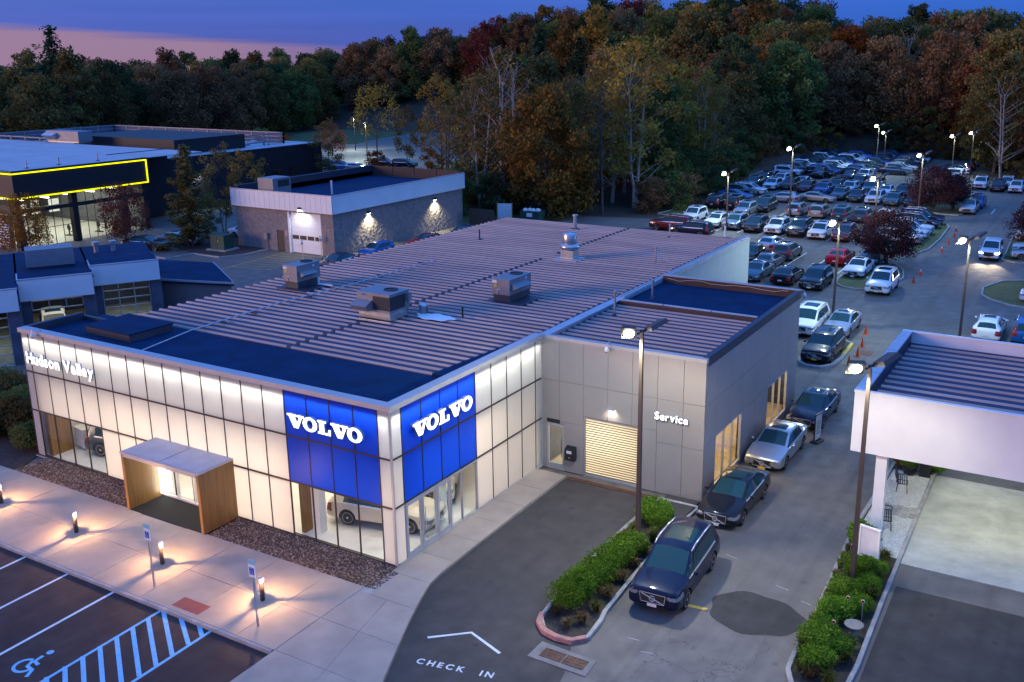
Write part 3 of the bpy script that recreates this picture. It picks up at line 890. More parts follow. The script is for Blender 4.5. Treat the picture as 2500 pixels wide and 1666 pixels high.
for a, b in zip(UX, UX[1:]):
    clad(wing_o, "y", a, b, ZB, 6.40)
    if b <= 1.0: clad(wing_o, "y", a, b, ZA+.06, ZB)
    elif a > 5.8: clad(wing_o, "y", a, b, 2.45, ZB)
    elif a == .98: clad(wing_o, "y", a, b, ZA+.0, ZB)
    else: clad(wing_o, "y", a, b, 2.97, ZB)
clad(wing_o, "y", 1.19, 2.20, .05, ZA)
clad(wing_o, "y", .98, 1.19, 2.36, ZA)
clad(wing_o, "y", .02, .27, .05, ZA+.06)
clad(wing_o, "y", 5.12, 5.84, .05, 2.97); clad(wing_o, "y", 5.84, 7.05, .05, 2.45); clad(wing_o, "y", 7.05, 8.04, .05, 2.45)
VY = [11.02, 12.36, 14.1, 15.84, 17.8, 19.78, 21.5, 23.22, 24.95]
for a, b in zip(VY, VY[1:]):
    clad(wing_o, "x", a, b, ZB, 6.40); clad(wing_o, "x", a, b, 2.66, ZB)
    if not (12.3 < a < 15.8 or 19.7 < a < 23.2): clad(wing_o, "x", a, b, .05, 2.66)
    else: clad(wing_o, "x", a, b, .0, .21 if a < 16 else .31)
cp = MB().box(.02, 10.93, 6.40, 8.06, 11.16, 6.56).build("wing_coping", MT["alu"], DB)
wr = MB().box(.1, 11.16, 6.18, 7.8, 18.62, 6.235)
wro = wr.build("wing_metal_roof", MT["roof_shaded"], DB)
rib2 = rib_mesh(7.55); rib2.materials.append(MT["rib_sunlit"])
y = 12.0
while y < 18.5:
    link("roof_rib", rib2, None, wro, (.22, y, 6.235)); y += .588
pb = MB()
pb.box(7.80, 11.16, 6.18, 8.05, 24.98, 6.60).box(.1, 11.16, 6.235, 7.8, 11.50, 6.30)
pb.build("parapet_flashing", MT["darkflash"], DB)
db_ = MB().box(.15, 18.66, 6.1, 7.8, 18.98, 6.46)
dbo = db_.build("divider_curb", mat("brown_flashing", (.06,.035,.03), .6), DB)
for k, (a, b) in enumerate(((.2,2.6),(2.66,5.2),(5.26,7.6))):
    MB().box(a, 18.86, 6.46, b, 19.02, 6.505).build("coping", MT["flash"], DB)
MB().box(.1, 18.98, 6.14, 7.8, 24.75, 6.20).build("roof_membrane", MT["membrane"], DB)
bw = MB().box(.1, 24.75, 6.1, 7.8, 24.98, 6.62)
bw.build("rear_parapet", bpy.data.materials["brown_flashing"], DB)
MB().box(.0, 24.73, 6.62, 8.06, 25.0, 6.66).build("coping", MT["alu"], DB)
cable = MB()
px = [(.4+i*.37, 24.70, 6.50-.05*math.sin(i*.9)-.05*((i % 5) == 2)) for i in range(20)]
for a, b in zip(px, px[1:]): cable.tube(a, b, .018, n=5)
cable.build("loose_cable", mat("cream_cable", (.45,.38,.30), .6), DB)
# wing windows
for (a, b, z0) in ((12.36,15.84,.22),(19.78,23.22,.32)):
    f = MB()
    f.box(7.94, a, z0, 8.055, b, z0+.05).box(7.94, a, 2.61, 8.055, b, 2.66).box(7.94, a, z0+.05, 8.055, a+.05, 2.61).box(7.94, b-.05, z0+.05, 8.055, b, 2.61)
    w = (b-a-.1)/3
    for k in (1, 2): f.box(7.945, a+.05+w*k-.03, z0+.05, 8.05, a+.05+w*k+.03, 2.61)
    fo = f.build("window_frame", MT["alu"], DB)
    for k in range(3):
        MB().box(7.99, a+.05+w*k+(.03 if k else 0), z0+.05, 8.0, a+.05+w*(k+1)-(.03 if k < 2 else 0), 2.61).build("window_pane", MT["glass"], fo)
wi = MB()
wi.box(.1, 11.16, .0, 7.84, 24.8, .04)
wi.build("service_floor", mat("service_floor", (.40,.34,.26), .4), DB)
wi = MB()
wi.box(5.2, 11.2, .04, 5.3, 17.6, 3.2).box(.1, 17.6, .04, 7.84, 17.75, 3.2).box(5.4, 17.75, .04, 5.5, 24.8, 3.2).box(.1, 11.16, 3.2, 7.84, 24.84, 3.3)
wi.build("service_partition", mat("cream_wall", (.68,.58,.42), .7), DB)
for (y, h) in ((13.0,1.1),(14.3,.9),(20.6,1.0),(22.2,.8)):
    dk = MB().box(5.9, y, .72, 7.1, y+.7, .78)
    for dx in (5.95, 7.0):
        dk.box(dx, y+.05, .04, dx+.06, y+.65, .72)
    dk.box(6.2, y+.2, .78, 6.3, y+.6, 1.15+.05*h)
    dk.build("office_desk", MT["bench"], DB)
AMB = (1.0, .66, .32)
area_light("service_light", (6.5, 14.2, 3.15), 2.0, 5.0, 260, AMB, parent=DB)
area_light("service_light", (6.6, 21.2, 3.15), 1.8, 5.0, 260, AMB, parent=DB)
area_light("service_light", (2.7, 14.2, 3.15), 4.0, 4.5, 400, (1.0,.87,.66), parent=DB)
# staff door
sd = MB().box(.27, 10.99, .04, .36, 11.08, 2.33).box(1.10, 10.99, .04, 1.19, 11.08, 2.33).box(.36, 10.99, 2.21, 1.10, 11.08, 2.33).box(.36, 10.99, .04, 1.10, 11.08, .34)
sdo = sd.build("staff_door", MT["alu"], DB)
MB().box(.36, 11.03, .34, 1.10, 11.04, 2.21).build("door_pane", MT["glass"], sdo)
MB().tube((1.05,10.97,.7),(1.05,10.97,1.6),.015,n=6).build("door_handle", MT["black"], sdo)
# roller door of pale translucent slats
rf = MB().box(2.20, 10.99, .0, 2.30, 11.12, 2.95).box(5.02, 10.99, .0, 5.12, 11.12, 2.95).box(2.30, 10.99, 2.86, 5.02, 11.12, 2.95)
rfo = rf.build("roller_door_frame", MT["greypanel"], DB)
slat_m = MB().add([(0,0,0),(2.72,0,0),(2.72,0,.098),(0,0,.098),(0,.03,.0),(2.72,.03,0),(2.72,.03,.098),(0,.03,.098)],
    [(0,1,2,3),(1,5,6,2),(4,0,3,7),(3,2,6,7),(4,5,1,0)]).mesh("roller_slat")
slat_m.materials.append(frosted("pale_slat", (.86,.82,.72), .8))
sep_m = MB().box(0,-.02,0,2.72,.03,.030).mesh("slat_seam"); sep_m.materials.append(MT["mullion"])
for k in range(23):
    link("roller_slat", slat_m, None, rfo, (2.30, 11.05, .20+k*.116))
    link("slat_seam", sep_m, None, rfo, (2.30, 11.045, .20+k*.116-.024))
MB().box(2.30, 11.03, .02, 5.02, 11.1, .18).build("bottom_rail", MT["alu"], rfo)
# --- entrance portal
epo = MB().box(-13.17, -1.86, .13, -13.02, -.04, 2.74).build("timber_portal_side", MT["wood"], DB)
MB().box(-8.58, -1.86, .13, -8.43, -.04, 2.74).build("timber_portal_side", MT["wood"], DB)
MB().box(-13.20, -1.90, 2.74, -8.40, -.04, 2.80).box(-13.02, -1.88, 2.60, -8.58, -1.80, 2.74).box(-13.02, -1.80, 2.70, -8.58, -.04, 2.74).build("portal_roof", MT["alu"], DB)
MB().box(-13.12, -1.80, 2.80, -10.84, -.10, 2.815).box(-10.76, -1.80, 2.80, -8.48, -.10, 2.815).build("portal_roof_pane", mat("pale_roof_sheet", (.42,.42,.47), .35), DB)
MB().box(-13.02, -1.84, .12, -8.58, -.2, .142).build("entrance_mat", MT["mat_dark"], DB)
ed = MB()
for x, w in ((-13.0,.10),(-12.05,.08),(-10.95,.08),(-9.85,.08),(-8.72,.10)):
    ed.box(x, -.14, .14, x+w, -.04, 2.58)
ed.box(-13.0, -.145, 2.50, -8.62, -.035, 2.70).box(-13.0, -.145, .14, -8.62, -.035, .24)
edo = ed.build("entrance_door_frame", MT["white"], DB)
for a, b in ((-12.9,-12.05),(-11.97,-10.95),(-10.87,-9.85),(-9.77,-8.72)):
    MB().box(a, -.10, .24, b, -.09, 2.50).build("door_pane", MT["glass"], edo)
MB().box(-12.92, -.30, .3, -12.86, -.18, 2.45).box(-12.70, -.30, .3, -12.64, -.18, 2.45).build("door_light_strip", emis("cool_strip", (.85,.95,1.0), 8.0), epo)
area_light("portal_light", (-10.8, -.9, 2.68), 3.6, .5, 28, (1.0,.93,.82), parent=DB)
for i, w in enumerate(("Hudson", "Valley")):
    me = text_mesh(w, .34)
    o = link("door_lettering", me, mat("grey_vinyl", (.30,.30,.30), .5), edo, (-10.75, -.112, 1.75-i*.33)); o.rotation_euler = (R(90),0,0)
# reception desk and display seen through the left window
rd = thing("reception_desk", "white reception counter with computer screens behind the left showroom window", "desk", (-20.95, 2.6, .12), R(80))
MB().box(-1.1,-.45,.05,1.1,.45,1.0).build("counter", MT["white"], rd)
MB().box(-1.05,-.40,0,1.05,.40,.05).build("plinth", MT["black"], rd)
MB().box(-1.14,-.49,1.0,1.14,.49,1.05).build("worktop", MT["white_int"], rd)
for x in (-.5, .25):
    MB().box(x-.25,-.05,1.10,x+.25,-.02,1.45).box(x-.03,-.05,1.05,x+.03,-.02,1.12).box(x-.12,-.12,1.05,x+.12,.05,1.065).build("monitor", MT["black"], rd)

# ---------------------------------------------------------------- lettering
def curve_mesh(polys, extrude):
    cu = bpy.data.curves.new("c", "CURVE"); cu.dimensions = "2D"; cu.fill_mode = "BOTH"; cu.extrude = extrude
    for p in polys:
        s = cu.splines.new("POLY"); s.points.add(len(p)-1); s.use_cyclic_u = True
        for q, (x, y) in zip(s.points, p): q.co = (x, y, 0, 1)
    ob = bpy.data.objects.new("c", cu); col.objects.link(ob)
    dg = bpy.context.evaluated_depsgraph_get()
    me = bpy.data.meshes.new_from_object(ob.evaluated_get(dg))
    bpy.data.objects.remove(ob); bpy.data.curves.remove(cu)
    me.materials.clear()
    return me
def lit(me, front=None):
    me.materials.append(front or MT["led"]); me.materials.append(MT["led_side"])
    for p in me.polygons: p.material_index = 0 if p.normal.z > .5 else 1
    return me
def ell(rx, rz, n=36): return [(rx+0*i+rx*math.cos(2*math.pi*i/n), .5+rz*math.sin(2*math.pi*i/n)) for i in range(n)]
V_ = [(0,1),(.76,1),(.76,.85),(.62,.85),(.80,.36),(.96,.85),(.82,.85),(.82,1),(1.36,1),(1.36,.85),(1.21,.85),(.86,0),(.50,0),(.13,.85),(0,.85)]
L_ = [(0,1),(.68,1),(.68,.86),(.51,.86),(.51,.15),(.80,.15),(.85,.42),(1.0,.42),(1.0,0),(0,0),(0,.14),(.13,.14),(.13,.86),(0,.86)]
O_o = [(.57+.57*math.cos(2*math.pi*i/40), .5+.54*math.sin(2*math.pi*i/40)) for i in range(40)]
O_i = [(.57+.25*math.cos(-2*math.pi*i/40), .5+.35*math.sin(-2*math.pi*i/40)) for i in range(40)]
glyph = {"V": ([V_], 1.25), "O": ([O_o, O_i], 1.19), "L": ([L_], 1.03)}
gm = {k: lit(curve_mesh(p, .09)) for k, (p, a) in glyph.items()}
def big_sign(label, loc, rz, sx, sz):
    t = thing("illuminated_sign", label, "sign", loc, rz)
    x = 0.0
    for ch in "VOLVO":
        o = link("letter", gm[ch], None, t, (x*sx, 0, 0)); o.rotation_euler = (R(90), 0, 0); o.scale = (sx, sz, .8)
        x += glyph[ch][1]
    MB().box(0, .02, .24, x*sx-.05, .10, .29).build("mounting_rail", MT["frost_blue"], t)
    return t
big_sign("large lit white slab-serif letters on blue panels of the long front", (-4.90, -.18, 4.98), 0.0, .642, .545)
big_sign("large lit white slab-serif letters on blue panels of the short side", (.18, 1.02, 4.99), R(90), .672, .575)
def small_sign(label, word, loc, size, rz=0.0, gap=.05, space=.22, off=.012):
    t = thing("illuminated_sign", label, "sign", loc, rz)
    x = 0.0
    for ch in word:
        if ch == " ":
            x += space; continue
        me = text_mesh(ch, size, .05, off)
        lo, hi = bbox(me)
        lit(me)
        o = link("letter", me, None, t, (x-lo[0], 0, 0)); o.rotation_euler = (R(90), 0, 0)
        x += hi[0]-lo[0]+gap*size
    return t
small_sign("lit white two-word lettering at the left end of the glass front", "Hudson Valley", (-21.72, -.15, 4.98), .75, gap=.085, space=.24, off=.022)
small_sign("lit white lettering on the grey wall right of the roller door", "Service", (5.80, 10.86, 3.57), .47, gap=.09, off=.009)

# ---------------------------------------------------------------- things fixed to the building
wl_ = thing("wall_light", "small grey downlight above the slatted roller door", "light", (3.66, 10.95, 3.62))
MB().box(-.16,-.20,-.05,.16,.0,.06).build("housing", MT["alu"], wl_)
MB().box(-.13,-.17,-.06,.13,-.03,-.051).build("lens", MT["warm_lens"], wl_)
spot("lamp", (0,-.12,-.08), 45, (1,.9,.78), 150, .7, (R(8),0,0), wl_, .06)
bx = thing("drop_box", "black wall-mounted key drop box beside the staff door", "box", (1.62, 10.95, .74))
MB().box(-.25,-.26,0,.25,0,.55).add([(-.25,-.26,.55),(.25,-.26,.55),(.25,0,.66),(-.25,0,.66),(.25,0,.55),(-.25,0,.55)],[(0,1,2,3),(1,4,2),(5,0,3)]).build("cabinet", MT["black"], bx)
MB().box(-.14,-.268,.36,.12,-.261,.50).build("notice", MT["white"], bx)
MB().box(-.03,-.275,.14,.03,-.261,.18).build("lock", MT["galv"], bx)
def cctv(label, loc, rz=0):
    t = thing("security_camera", label, "camera", loc, rz)
    pts = [(0,.25,.02),(0,.20,.22),(0,.05,.32),(0,-.18,.30),(0,-.24,.16)]
    a = MB()
    for p, q in zip(pts, pts[1:]): a.tube(p, q, .018, n=6)
    a.build("arm", MT["galv"], t)
    MB().lathe([(.0,.16),(.05,.16),(.09,.06),(.10,.0),(.07,-.07),(0,-.10)], 12, (0,-.24,0)).build("dome", MT["white"], t, True)
    MB().lathe([(.0,-.125),(.05,-.105),(.062,-.07),(.0,-.065)], 12, (0,-.24,0)).build("camera_lens", MT["black"], t, True)
    return t
cctv("white dome camera on a bent arm over the grey service wall", (3.45, 11.0, 6.36))
cctv("dome camera on a long bent arm at the front's left corner", (-20.85, -.05, 6.42))
cctv("small dome camera at the far corner of the service wing", (8.05, 24.8, 6.36), R(90))

# ---------------------------------------------------------------- roof equipment
def rtu(label, loc, rz, sx, sy, h, coil_side=True):
    t = thing("rooftop_unit", label, "air conditioner", loc, rz)
    MB().box(-sx/2+.05,-sy/2+.05,0,sx/2-.05,sy/2-.05,.38).build("roof_curb", MT["galv"] if coil_side else MT["darkflash"], t)
    b = MB().box(-sx/2,-sy/2,.38,sx/2,sy/2,h)
    b.box(-sx/2-.02,-sy/2-.02,h,sx/2+.02,sy/2+.02,h+.03)
    b.build("cabinet", MT["hvac"], t, bevel=.012)
    MB().lathe([(.36,h+.03),(.36,h+.07),(.33,h+.07),(.33,h+.035)], 20, (sx*.18 if coil_side else 0, sy*.12 if coil_side else sy*.22, 0)).build("fan_ring", MT["black"], t)
    MB().lathe([(.325,h+.034),(.0,h+.036)], 20, (sx*.18 if coil_side else 0, sy*.12 if coil_side else sy*.22, 0)).build("fan_well", MT["hvac_dark"], t)
    if coil_side:
        MB().box(0,-sy/2-.012,.50,sx/2-.02,-sy/2-.002,h-.12).build("coil", MT["hvac_dark"], t)
        MB().box(sx/2+.002,-sy/2+.02,.50,sx/2+.012,sy/2-.35,h-.12).build("coil", MT["hvac_dark"], t)
        MB().add([(-sx/2,-sy/2-.002,.95),(-.05,-sy/2-.002,.95),(-.05,-sy/2-.55,.72),(-sx/2,-sy/2-.55,.72),(-sx/2,-sy/2-.35,.45),(-.05,-sy/2-.35,.45),(-sx/2,-sy/2-.002,.45),(-.05,-sy/2-.002,.45)],
            [(0,3,2,1),(3,4,5,2),(0,6,4,3),(1,2,5,7),(4,6,7,5)]).build("intake_hood", MT["hvac"], t)
        MB().box(sx/2+.01,sy/2-.30,h-.55,sx/2+.20,sy/2-.05,h-.10).build("switch_box", MT["hvac"], t)
        MB().box(-sx/2+.35,-sy/2-.008,h-.14,-sx/2+.62,-sy/2-.002,h-.06).build("badge", MT["sign_blue"], t)
        MB().box(-.28,-sy/2-.008,h-.50,-.12,-sy/2-.002,h-.34).build("rating_label", MT["white"], t)
        MB().box(-sx/2-.4,-sy/2-.45,.0,sx/2+.35,-sy/2-.35,.06).build("flashing_strip", MT["flash"], t)
    else:
        MB().add([(sx/2+.002,-sy/2+.15,.98),(sx/2+.002,sy/2-.6,.98),(sx/2+.42,sy/2-.6,.80),(sx/2+.42,-sy/2+.15,.80),(sx/2+.002,-sy/2+.15,.60),(sx/2+.002,sy/2-.6,.60)],
            [(0,3,2,1),(3,4,5,2),(0,4,3),(1,2,5),(0,1,5,4)]).build("intake_hood", MT["hvac"], t)
        MB().box(-sx/2+.12,-sy/2-.008,h-.42,-sx/2+.32,-sy/2-.002,h-.26).build("warning_label", MT["paint_yellow"], t)
        MB().box(-sx/2+.02,-sy/2-.008,h-.20,-sx/2+.30,-sy/2-.002,h-.05).build("rating_label", MT["white"], t)
        MB().box(sx/2+.003,sy/2-.6,h-.20,sx/2+.010,sy/2-.45,h-.08).build("rating_label", MT["white"], t)
        g = MB().tube((-.2,-sy/2-.03,.40),(-.2,-sy/2-.03,.66),.02,n=6).tube((-.2,-sy/2-.03,.66),(-.02,-sy/2-.03,.66),.02,n=6)
        g.build("gas_pipe", MT["white"], t)
        MB().box(-sx/2-.3,-sy/2-.35,-.0,sx/2+.9,sy/2-.4,.02).build("roof_patch", MT["darkflash"], t)
    return t
rtu("big grey rooftop air conditioner with dark coils, nearest the front edge", (-9.12, 10.9, 6.30), 0, 2.08, 1.55, 1.30)
rtu("grey rooftop air conditioner near the left roof edge with white pipe beside it", (-17.55, 14.0, 6.30), 0, 1.05, 1.85, 1.28, False)
rtu("grey rooftop air conditioner on a dark roof patch near the service wing", (-5.45, 17.2, 6.30), 0, 1.10, 2.20, 1.20, False)
ap = thing("acrylic_patch", "ragged white sealant patch on the roof beside the big air conditioner", "patch", (-6.6, 11.8, 6.325))
pts = [(1.1*math.cos(t)*(1+.18*math.sin(5*t)), .55*math.sin(t)*(1+.15*math.cos(7*t))) for t in [2*math.pi*i/26 for i in range(26)]]
MB().prism(pts, 0, .012).build("sealant", MT["white"], ap)
MB().lathe([(.22,0),(.22,.35),(.27,.36),(.18,.5),(0,.52)], 14, (-1.0,.4,0)).build("vent_cap", MT["galv"], ap, True)
cp_ = thing("condensate_pipe", "short white plastic drain pipe by the left air conditioner", "pipe", (-16.7, 14.4, 6.34))
MB().tube((0,0,.0),(0,0,.45),.06).tube((0,0,.03),(1.0,.05,.03),.05).tube((0,.12,.03),(.8,.15,.03),.05).build("pipe_run", MT["white"], cp_)
def vent(label, x, y, h, r, m, cap=True, z=6.25):
    t = thing("vent_pipe", label, "vent", (x, y, z))
    MB().tube((0,0,0),(0,0,h),r,n=10).build("stack", m, t)
    MB().lathe([(r*2.8,0),(r*2.4,.03),(r*1.2,.10)], 12).build("roof_boot", MT["darkflash"], t)
    if cap: MB().lathe([(r*1.05,h-.03),(r*1.5,h),(r*1.5,h+.10),(0,h+.13)], 10).build("cap", m, t)
    return t
vent("thin black vent pipe in front of the service wing flashing", -5.37, 12.43, .62, .05, MT["black"], False)
vent("thin black vent pipe on the far left of the ribbed roof", -16.7, 30.9, .75, .05, MT["black"], False)
vent("tall grey flue with a cap at the rear edge of the ribbed roof", -12.8, 38.0, 1.0, .14, MT["galv"])
vent("slim grey vent pipe right of the exhaust fan", -2.42, 29.4, .95, .06, MT["galv"])
vent("slim capped vent pipe on the ribbed wing roof", .95, 16.7, 1.15, .055, MT["galv"])
vent("slim capped vent pipe on the dark wing membrane", 1.1, 21.0, .95, .055, MT["galv"], z=6.2)
vent("white vent pipe at the rear right corner of the roof", -1.56, 39.6, .9, .06, MT["white"], False)
vent("slim grey vent pipe near the rear edge, left of the white pipe", -5.2, 38.2, .85, .06, MT["galv"])
ef_ = thing("exhaust_fan", "shiny round exhaust fan on a square curb near the roof centre", "fan", (-7.8, 28.0, 6.25))
MB().box(-.45,-.4,0,.45,.4,.62).build("curb", MT["galv"], ef_)
MB().box(-.85,-.75,.0,.85,.7,.04).build("flashing_skirt", MT["flash"], ef_)
MB().lathe([(.42,.62),(.62,.72),(.66,.86),(.55,.98),(.40,1.02)], 22).build("spun_base", MT["galv"], ef_, True)
MB().lathe([(.44,1.0),(.46,1.05),(.46,1.62),(.42,1.68),(0,1.72)], 22).build("motor_dome", MT["galv"], ef_, True)
hb = thing("roof_hatch", "low black membrane-covered hatch at the left front of the roof", "hatch", (-18.0, 2.9, 6.22), R(-2))
MB().box(-1.75,-1.2,0,1.55,1.15,.34).build("curb", MT["darkflash"], hb)
MB().box(-1.80,-1.25,.34,1.60,1.20,.40).build("lid", MT["membrane"], hb)
pl_ = thing("gas_line", "long thin pale pipe running back along the roof from the front", "pipe", (0,0,0))
pts = [(-14.8,.9),(-15.2,4.1),(-15.4,10.2),(-14.95,14.8),(-14.8,23.0)]
a = MB()
for p, q in zip(pts, pts[1:]): a.tube((p[0],p[1],6.27 if p[1] < 4 else 6.40), (q[0],q[1],6.40), .028, n=6)
a.build("pipe_run", MT["flash"], pl_)
for y in range(6, 23, 2): MB().box(-15.4,y-.06,6.32,-15.0,y+.06,6.375).build("pipe_support", MT["darkflash"], pl_)
cd = thing("roof_conduit", "dark seam conduit crossing the ribs from front to back", "conduit", (0,0,0))
y = 4.6; ribm = MB().add([(-.09,-.13,.0),(.09,-.13,0),(.09,-.05,.1),(-.09,-.05,.1),(-.09,.05,.1),(.09,.05,.1),(.09,.13,0),(-.09,.13,0)],[(0,1,2,3),(3,2,5,4),(4,5,6,7),(0,3,4,7),(1,6,5,2)]).mesh("seam_saddle"); ribm.materials.append(MT["darkflash"])
while y < 40.2:
    if not (9.9 < y < 12.0) and not (27.2 < y < 28.8): link("seam_saddle", ribm, None, cd, (-9.45+.004*y, y, 6.236))
    y += .588
# ================================================================ block garage
GB = thing("garage_building", "block garage with white metal fascia and one white sectional door", "building", (0,0,0))
gx0, gx1, gy0, gy1 = -56.0, -42.8, 44.4, 66.2
w = MB()
w.box(gx0, gy0, 0, -50.42, gy0+.3, 4.35).box(-49.40, gy0, 0, -48.55, gy0+.3, 4.35).box(-44.40, gy0, 0, gx1, gy0+.3, 4.35)
w.box(-50.42, gy0, 2.15, -49.40, gy0+.3, 4.35).box(-48.55, gy0, 4.1, -44.40, gy0+.3, 4.35)
w.build("front_wall", MT["block"], GB)
def rough_wall(name, y0, y1, z1, x):
    """split-face block courses: every block its own proud face"""
    r = np.random.RandomState(4)
    nz, ny = int(z1/.1), int((y1-y0)/.1)
    Z, Y = np.meshgrid(np.linspace(0, z1, nz+1), np.linspace(y0, y1, ny+1), indexing="ij")
    X = x + r.normal(0, .018, Z.shape) + .02*np.sin(Y*7+3*np.sin(Z*5))*np.cos(Z*9)
    V = np.stack([X, Y, Z], 2).reshape(-1, 3)
    k = ny+1
    f = [(i*k+j, i*k+j+1, (i+1)*k+j+1, (i+1)*k+j) for i in range(nz) for j in range(ny)]
    return MB().add(V.tolist(), f)
sw = rough_wall("side_wall", gy0+.01, gy1, 4.35, gx1).build("side_wall", MT["block"], GB, True)
MB().box(gx0, gy0+.3, 0, gx0+.3, gy1, 5.6).box(gx0+.3, gy1-.3, 0, gx1-.1, gy1, 5.6).build("rear_wall", MT["block"], GB)
MB().box(gx0+.3, gy0+.3, 5.0, gx1-.15, gy1-.3, 5.1).build("roof_membrane", MT["membrane"], GB)
fs_ = MB().box(gx0-.25, gy0-.28, 4.28, gx1+.25, gy0-.24, 6.0)
fo = fs_.build("fascia_backing", MT["flash"], GB)
nP = 20; pw = (gx1+.25-(gx0-.25))/nP
fpm = MB().box(0,-.03,0,pw-.03,0,1.68).mesh("fascia_panel"); fpm.materials.append(MT["white"])
for k in range(nP): link("fascia_panel", fpm, None, fo, (gx0-.25+k*pw+.015, gy0-.285, 4.29))
MB().box(gx1+.20, gy0-.24, 4.28, gx1+.28, gy1+.2, 6.0).build("side_fascia", MT["white"], GB)
MB().box(gx0-.28, gy0-.34, 6.0, gx1+.30, gy0-.10, 6.07).box(gx1+.10, gy0-.10, 6.0, gx1+.32, gy1+.22, 6.07).build("fascia_cap", MT["alu"], GB)
MB().box(gx0+.0, gy0+.3, 5.1, gx0+.3, gy1, 6.3).build("parapet", MT["darkflash"], GB)
MB().box(gx1-.15, gy0-.2, 5.1, gx1+.10, gy1, 5.99).build("parapet", MT["darkflash"], GB)
for k in range(4):
    MB().box(gx0+.35+k*3.2, gy1-.35, 5.1, gx0+3.45+k*3.2, gy1-.2, 6.25).build("parapet_panel", bpy.data.materials["brown_flashing"], GB)
dd = MB().box(-48.50, gy0+.10, .06, -44.45, gy0+.16, 4.08)
ddo = dd.build("sectional_door", MT["white"], GB)
for k in range(4):
    MB().box(-48.35+k*1.0, gy0+.085, 1.42, -47.50+k*1.0, gy0+.098, 1.80).build("door_window", MT["black"], ddo)
for z in (.75, 1.38, 1.84, 2.6, 3.35):
    MB().box(-48.5, gy0+.094, z, -44.45, gy0+.099, z+.02).build("section_joint", MT["flash"], ddo)
MB().box(-48.72, gy0-.06, 0, -48.50, gy0+.1, 4.1).build("door_jamb", MT["white"], GB)
MB().box(-50.40, gy0+.06, .04, -49.42, gy0+.12, 2.14).build("steel_door", mat("brown_door", (.045,.03,.03), .5), GB)
MB().box(-49.25, gy0-.02, 1.6, -48.95, gy0-.002, 2.1).build("notice", mat("pink_notice", (.5,.3,.32), .6), GB)
def wallpack(label, loc, rz, pw_, color, ang=125, tilt=22):
    t = thing("wall_light", label, "light", loc, rz)
    MB().add([(-.18,0,-.1),(.18,0,-.1),(.18,0,.12),(-.18,0,.12),(-.18,-.22,-.1),(.18,-.22,-.1),(.18,-.12,.12),(-.18,-.12,.12)],
        [(0,1,2,3),(4,7,6,5),(0,4,5,1),(3,2,6,7),(0,3,7,4),(1,5,6,2)]).build("housing", MT["black"], t)
    MB().box(-.14,-.20,-.112,.14,-.04,-.102).build("lens", MT["lamp_lens"], t)
    spot("lamp", (0,-.30,-.13), pw_, color, ang, .8, (R(-tilt),0,0), t, .05)
    return t
YEL = (1.0, .92, .62)
wallpack("lit wall lamp nearer the corner of the block garage", (gx1+.03, 49.6, 3.78), R(90), 1100, YEL, 125, 4)
wallpack("lit wall lamp farther back on the block garage", (gx1+.03, 60.8, 3.72), R(90), 1100, YEL, 125, 4)
wallpack("lit wall lamp over the white sectional door", (-46.75, gy0-.29, 4.60), 0, 220, (.95,.97,1), 140, -12)
gu = thing("rooftop_unit", "tan grey air conditioner on the garage roof's front left", "air conditioner", (-52.4, 46.2, 5.1))
MB().box(-1.05,-.9,.1,1.05,1.6,2.0).build("cabinet", MT["hvac"], gu); MB().box(-.95,-.8,0,.95,1.5,.1).build("curb", MT["darkflash"], gu)
MB().box(1.06,-.2,1.1,1.07,1.4,1.8).build("panel", MT["hvac_dark"], gu)
vent("white plastic vent pipe on the garage roof", -48.0, 50.2, 1.5, .1, MT["white"], False, 5.1)
mt_ = thing("utility_meter", "grey electric meter on a post beside the garage door", "meter", (-51.75, 44.25, 0))
MB().tube((0,0,0),(0,0,1.1),.06).build("conduit", MT["galv"], mt_); MB().box(-.22,-.15,1.1,.22,.1,1.75).build("meter_box", MT["hvac"], mt_)
tg = thing("transformer_cabinet", "dark green utility transformer box on a concrete pad", "utility box", (-55.6, 41.9, .09), R(4))
MB().box(-1.3,-1.0,0,1.3,1.0,.12).build("concrete_base", MT["kerb"], tg)
MB().box(-.9,-.7,.12,.9,.7,1.5).build("cabinet", MT["greenbox"], tg, bevel=.02)
MB().box(-.95,-.75,1.5,.95,.75,1.58).build("lid", MT["greenbox"], tg)
MB().box(-.02,-.72,.25,.0,-.701,1.45).build("door_seam", MT["black"], tg)
MB().box(.10,-.73,.85,.16,-.701,1.05).build("latch", MT["galv"], tg)

